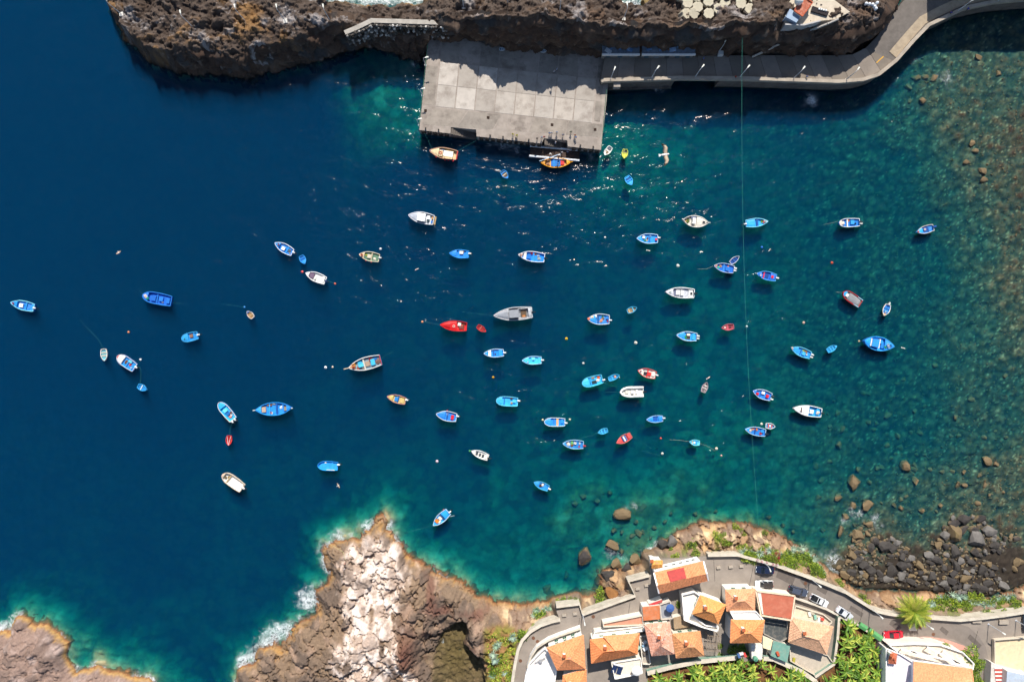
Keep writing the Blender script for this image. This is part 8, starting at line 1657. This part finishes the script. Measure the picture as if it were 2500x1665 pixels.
# ground cover on the green slope
m = MB(); gr = random.Random(31)
for i in range(5200):
    px = gr.uniform(1192, 1262); py = gr.uniform(1540, 1690)
    w = P(px, py, 5); z = ground(w.x, w.y)
    if z < 3 or pnoise(np.array([w.x*.35]), np.array([w.y*.35]))[0] < -.12: continue
    m.mi = gr.randrange(3); a = gr.random()*6.28; l = gr.uniform(.15, .4); d = Vector((math.cos(a), math.sin(a), gr.uniform(.3, 1)))*l; s_ = Vector((-math.sin(a), math.cos(a), 0))*l*.35; p = Vector((w.x, w.y, z))
    m.add([p, p+d*.5+s_, p+d, p+d*.5-s_], [(0,1,2,3)])
tag(m.build('slope_grass', [GC[2], GC[0], leafm('dry_grass', 'a88a4a')]), 'patchy green ground cover on the slope below the street bend', 'grass', kind='stuff')
# banana plants
BLM = [leafm('banana_leaf_%d' % i, c, .2) for i, c in enumerate(('6f8c2e', '4f7022', 'a0aa44'))]
BLV = []
for i in range(6):
    v, f = blade(R.uniform(1.7, 2.2), R.uniform(.5, .62), R.uniform(.35, .8), R.uniform(.5, .95), 5, .35, 3.0); BLV.append(MB().add(v, f).mesh('leaf', BLM[i % 3]))
PST = MB().tube([(0,0,0),(.02,0,1.2),(0,.02,2.3)], [.14,.11,.07], 7).mesh('stalk', leafm('banana_stalk', '7a7a3c'))
bpos = []; tries = 0
fl = FIELDS; bb = (1580, 2165, 1500, 1700)
while len(bpos) < 150 and tries < 20000:
    tries += 1; px = R.uniform(bb[0], bb[1]); py = R.uniform(bb[2], bb[3])
    k = 0 if inside(px, py, fl[0]) else 1 if inside(px, py, fl[1]) else None
    if k is None or any((px-x)**2+(py-y)**2 < 11.0**2 for x, y, _ in bpos): continue
    bpos.append((px, py, k))
for px, py, k in bpos:
    w = P(px, py, ZT); lb = ('banana plant in the field below the terrace of houses', 'banana plant in the field between the old roof and the bottom right house')[k]
    e = empty('banana_plant', (w.x, w.y, ZT+.03), R.random()*6, lb, 'banana plant', ('banana plants in the lower field', 'banana plants in the right field')[k]); s = R.uniform(.8, 1.15); e.scale = (s, s, s*R.uniform(.85, 1.15)); link('stalk', PST, e)
    for j in range(R.randint(8, 10)): link('leaf', BLV[R.randrange(6)], e, loc=(0, 0, 2.0+.04*j), rot=(R.uniform(-.15, .15), R.uniform(-.35, .25), j*2.4+R.uniform(-.3, .3)))
# the palm
w = P(2212, 1484, 4.5); pe = empty('palm_tree', (w.x, w.y, max(3.6, ground(w.x, w.y))-.1), 0, 'single large yellow-green palm leaning over the road wall', 'palm'); top = Vector((.1, .35, 4.6))
MB().tube([(0,0,0),(.02,.1,1.5),(.06,.22,3.2),(.1,.35,4.5)], [.42,.34,.32,.38], 10).build('trunk', mat('palm_bark', srgb('6b5538'), .95, bump=.06, bscale=5), pe)
def frond(length, seed, cols, droop):
    r = random.Random(seed); m = MB(); v = []; n = 18
    def at(t): return Vector((length*t, 0, length*(.30*t-droop*t*t)))
    m.tube([at(i/6) for i in range(7)], [.05,.045,.04,.03,.025,.02,.01], 4)
    for i in range(2, n*2):
        t = i/(n*2); p = at(t); L_ = length*.24*math.sin(math.pi*min(1, .2+t*.8))+.08
        for sg in (-1, 1):
            d = Vector((.75, sg*.7, .18 if t < .8 else 0)).normalized()*L_*r.uniform(.85, 1.1); d.z -= L_*.18; q = Vector((1, 0, 0))*.05
            m.mi = 0 if r.random() < .75 else 1; m.add([p-q, p+q, p+d*.6+q*.6, p+d, p+d*.6-q*.6], [(0,1,2,3,4) if sg > 0 else (4,3,2,1,0)])
    return m.mesh('frond', cols)
PL = [leafm('palm_leaf', '8a9a2e'), leafm('palm_leaf_pale', 'b8b050'), leafm('palm_leaf_dark', '5c7420'), leafm('palm_dry', 'c9b47a')]
FR = [frond(4.0, 1, [PL[0], PL[1]], .42), frond(3.8, 2, [PL[2], PL[0]], .50), frond(4.1, 3, [PL[1], PL[0]], .36), frond(3.5, 4, [PL[3], PL[1]], .62)]
for i in range(58):
    q = i/58; link('frond', FR[R.choice((0, 0, 1, 2)) if q > .2 else R.choice((1, 3))], pe, loc=top+Vector((0, 0, .3*q)), rot=(R.uniform(-.2, .2), .45-1.25*q+R.uniform(-.1, .1), i*2.39996+R.uniform(-.1, .1)), scale=(1.22-.36*q,)*3)

# ---------------------------------------------------------------- people and gulls
def skin_person(joints, edges, radii):
    me = bpy.data.meshes.new('person_cage'); me.from_pydata(joints, edges, []); o = bpy.data.objects.new('person_cage', me); COL.objects.link(o)
    md = o.modifiers.new('s', 'SKIN'); sv = me.skin_vertices[0].data
    for i, r in enumerate(radii): sv[i].radius = (r, r) if not isinstance(r, tuple) else r
    sv[0].use_root = True; o.modifiers.new('d', 'SUBSURF').levels = 1
    dg = bpy.context.evaluated_depsgraph_get(); out = bpy.data.meshes.new_from_object(o.evaluated_get(dg)); bpy.data.objects.remove(o); return out
def pose(arm_l, arm_r, lean=0.0, stride=.1):
    J = [(0,0,.95),(lean*.3,0,1.15),(lean*.7,0,1.40),(lean*.95,0,1.52),(lean*1.05,0,1.62),(lean*1.1+.03,0,1.74)]
    E = [(0,1),(1,2),(2,3),(3,4),(4,5)]; Rr = [(.15,.12),(.145,.11),(.17,.11),.06,.085,.07]
    for s, arm in ((1, arm_l), (-1, arm_r)):
        b = len(J); sh = (lean*.7, s*.19, 1.40); el = tuple(sh[i]+arm[0][i]*(s if i == 1 else 1) for i in range(3)); ha = tuple(el[i]+arm[1][i]*(s if i == 1 else 1) for i in range(3)); fi = tuple(ha[i]+arm[1][i]*.32*(s if i == 1 else 1) for i in range(3))
        J += [sh, el, ha, fi]; E += [(2,b),(b,b+1),(b+1,b+2),(b+2,b+3)]; Rr += [.065,.048,.036,.028]
        b = len(J); st = stride*s; J += [(0,s*.09,.88),(st*.5+.03,s*.10,.48),(st,s*.10,.08),(st+.17,s*.11,.03)]; E += [(0,b),(b,b+1),(b+1,b+2),(b+2,b+3)]; Rr += [.085,.06,.045,.035]
    return skin_person(J, E, Rr)
POSES = [pose(((.02,.07,-.27),(.06,-.02,-.24)), ((.02,.07,-.27),(.08,-.02,-.23))), pose(((.1,.06,-.24),(.2,-.05,-.05)), ((-.04,.08,-.26),(.02,.0,-.25)), .05, .2), pose(((.22,.08,-.12),(.24,-.04,-.08)), ((.2,.05,-.15),(.22,-.02,-.1)), .28, .12)]
PM = {}
def person(px, py, z, rz, shirt, trous, hair, ps, label):
    k = (shirt, trous, hair, ps)
    if k not in PM:
        me = POSES[ps].copy(); 
        for c in (shirt, trous, 'b98a6c', hair): me.materials.append(M(c, .8, var=.05))
        for p in me.polygons:
            c = p.center; arm = abs(c.y) > .2 and c.z < 1.28
            p.material_index = 3 if c.z > 1.70 or (c.z > 1.6 and c.x < .0) else 2 if c.z > 1.50 or (arm and c.z > .55) or c.z < .06 else 0 if c.z > .93 else 1
            p.use_smooth = True
        PM[k] = me
    w = P(px, py, z); return tag(link('person', PM[k], None, w, (0, 0, rz)), label, 'person')
zq = ZD+.05
for a in ((1252,331,zq,1.5,'d8d01e','d8d01e','3a2c22',0,'person in yellow overalls standing on the quay edge, left of the pair'),(1262,334,zq,2,'d8d020','c8c41c','2a2018',1,'person in yellow overalls on the quay edge, right of the pair'),(1311,341,zq,-1.5,'2c3648','22262e','2a2018',0,'person in dark clothes left of the second quay steps'),
          (1322,338,zq,-1.2,'c9d4e6','2c3648','3a2c22',0,'person in pale shirt beside the person in red'),(1328,337,zq,-1.2,'c02430','5a5a60','2a2018',1,'person in red shirt at the head of the quay steps'),(1341,328,zq,-1.6,'9ab8dc','3a4a6a','4a3624',0,'person in light blue standing above the quay steps, left of two'),(1346,327,zq,-1.6,'e4e8ee','2f3a52','2a2018',1,'person in white beside the light blue one above the steps'),
          (1359,326,zq,-1.6,'b4c8e4','2a3450','5a4630',0,'person in pale blue alone above the quay steps'),(1374,332,zq,-1.6,'7f96b4','3a3e48','2a2018',0,'person in grey blue by the right end of the steps'),(1393,325,zq,-1.7,'2f6a5a','5a4a3a','2a2018',0,'person in dark green near the right quay corner'),(1403,333,zq,-1.7,'b8583a','4a4a52','3a2c22',1,'person in rust shirt near the right quay corner'),(1405,338,zq,-1.7,'6f98d4','3a4458','2a2018',0,'person in blue shirt near the right quay corner'),
          (1352,178,zq,-.4,'d4dcec','38404e','2a2018',1,'person in white walking on the shaded quay, left of two'),(1359,173,zq,-.4,'9ab0d0','2a3040','3a2c22',0,'person in pale blue on the shaded quay, right of two'),(1715,147,ZQ+.01,0,'3a78c8','2a3040','2a2018',1,'person in blue walking on the quay road'),(1793,192,ZQ+.01,1,'a83a3a','2a2a30','2a2018',0,'person in red by the quay road parapet'),
          (1966,191,ZQ+.01,1,'3f7fc0','2a3a5a','3a2c22',0,'person in blue by the fifth quay lamp'),(2316,36,ZQ+.16,1,'4a4aa0','2a2a3a','2a2018',0,'person in violet blue on the coast road sidewalk'),(2357,27,ZQ+.16,.6,'3a4aa8','26262e','2a2018',1,'person in blue walking up the coast road sidewalk'),
          (844,1373,2.9,2.6,'d89a8a','4a4a58','4a3424',0,'person in salmon shirt fishing on the promontory'),(843,1386,3.0,2.8,'e0e0e4','3a3f6a','2a2018',1,'person in white standing on the promontory'),(1343,377,.6,-1.5,'e8e8e4','d8d8d4','e6e2d8',2,'person in white hat bending on the floating platform, left one'),(1364,380,.6,-1.5,'eceae6','c8d4e0','e8e6e0',2,'person in white hat bending on the floating platform, right one'),
          (1371,375,.6,1.5,'e4e4e6','8a94a4','3a2c22',0,'person in white standing on the floating platform'),(1385,374,.6,1.4,'5f83b4','39435a','2a2018',0,'person in blue standing on the floating platform'),(1355,352,1.6,0,'d8dcf0','3a4458','3a2c22',1,'person in white on the quay steps'),(1338,398,.45,1.6,'b07a5a','3a4a6a','2a2018',2,'person in brown bending in the orange boat'),(1362,400,.45,-1.6,'3a78c0','2a3a5a','2a2018',2,'person in blue bending in the orange boat')):
    person(*a)
w0 = P(848, 1345, 3.2); e = empty('fishing_rod', P(844, 1366, 3.6), 0, 'long pale fishing rod propped over the left edge of the promontory', 'rod'); MB().tube([(0,0,.3), P(838,1347,3.8)-e.location, P(783,1314,4.5)-e.location], [.04,.035,.015], 5).build('rod_blank', M('c9c48a', .5), e); MB().lathe([(.06,0),(.06,.1)], 8).build('reel', M('2a2c30'), e, loc=(0, 0, .25))
def gull_body(m, L=.42):
    m.tube([(-L*.75,0,.02),(-L*.45,0,.0),(-L*.1,0,0),(L*.25,0,.01),(L*.45,0,.03),(L*.56,0,.03),(L*.62,0,.02)], [.03,.075,.10,.085,.055,.05,.02], 8); m.mi = 2; m.tube([(L*.60,0,.02),(L*.74,0,.0)], [.018,.006], 5); m.mi = 0
    m.add([(-L*.7,-.05,.01),(-L*1.05,-.10,.01),(-L*1.05,.10,.01),(-L*.7,.05,.01),(-L*.7,0,.03)], [(0,4,1),(1,4,2),(2,4,3),(0,1,2,3)[::-1]]); return m
GM = [M('e8e4de', .7), M('b9a48c', .7), M('d8a830', .6), M('4a4038', .8)]
def gull(loc, rz, label, flying=True, s=1.0, bank=0.0):
    e = empty('seagull', loc, rz, label, 'seagull'); e.rotation_euler = (bank, 0, rz); e.scale = (s, s, s); gull_body(MB()).build('body', GM, e, True)
    if flying:
        for sg in (-1, 1):
            st = [(0, .06, .16, -.14, .03), (.22, .03, .16, -.16, .09), (.42, .10, .20, -.10, .12), (.60, .02, .10, -.14, .10), (.74, -.12, -.06, -.22, .07)]
            m = MB(); v = []; f = []
            for y, xc, xf, xb, z in st: v += [(xf, sg*y, z), (xc, sg*y, z+.025), (xb, sg*y, z), (xc, sg*y, z-.012)]
            for i in range(4):
                m.mi = 1 if i < 3 else 3
                a = [(i*4+k, (i+1)*4+k, (i+1)*4+(k+1) % 4, i*4+(k+1) % 4) for k in range(4)]; m.add([], []); 
                for q in a: m.f.append(q); m.m.append(m.mi)
            m.v = v; m.build('wing', GM, e, True)
    else:
        for sg in (-1, 1): MB().add([(.12, sg*.05, .07),(-.05, sg*.105, .05),(-.34, sg*.03, .05),(-.05, sg*.03, .105)], [(0,1,2,3) if sg < 0 else (3,2,1,0)]).build('folded_wing', GM[1], e)
    return e
gw = P(1624, 378, 142.0); gull(gw, .14, 'large seagull flying high with wings spread right of the quay', True, .97, .1)
gull(P(290, 617, 4), -1.0, 'small white gull flying low at the upper left of the bay'); gull(P(826, 1185, 2), .5, 'white gull flying low over the water below the plain blue boat')
gull(P(1019, 657, .06), .4, 'white gull resting on the water left of the middle of the bay', False, 1.3); gull(P(1730, 922, .06), .6, 'gull resting on the water by the greyish pink dinghy', False, 1.4); gull(P(2206, 850, .06), -.3, 'white gull resting on the water right of the large blue boat', False, 1.4); gull(P(1584, 612, .06), -.2, 'white gull resting on the water below the boat with red engine cover', False, 1.3)
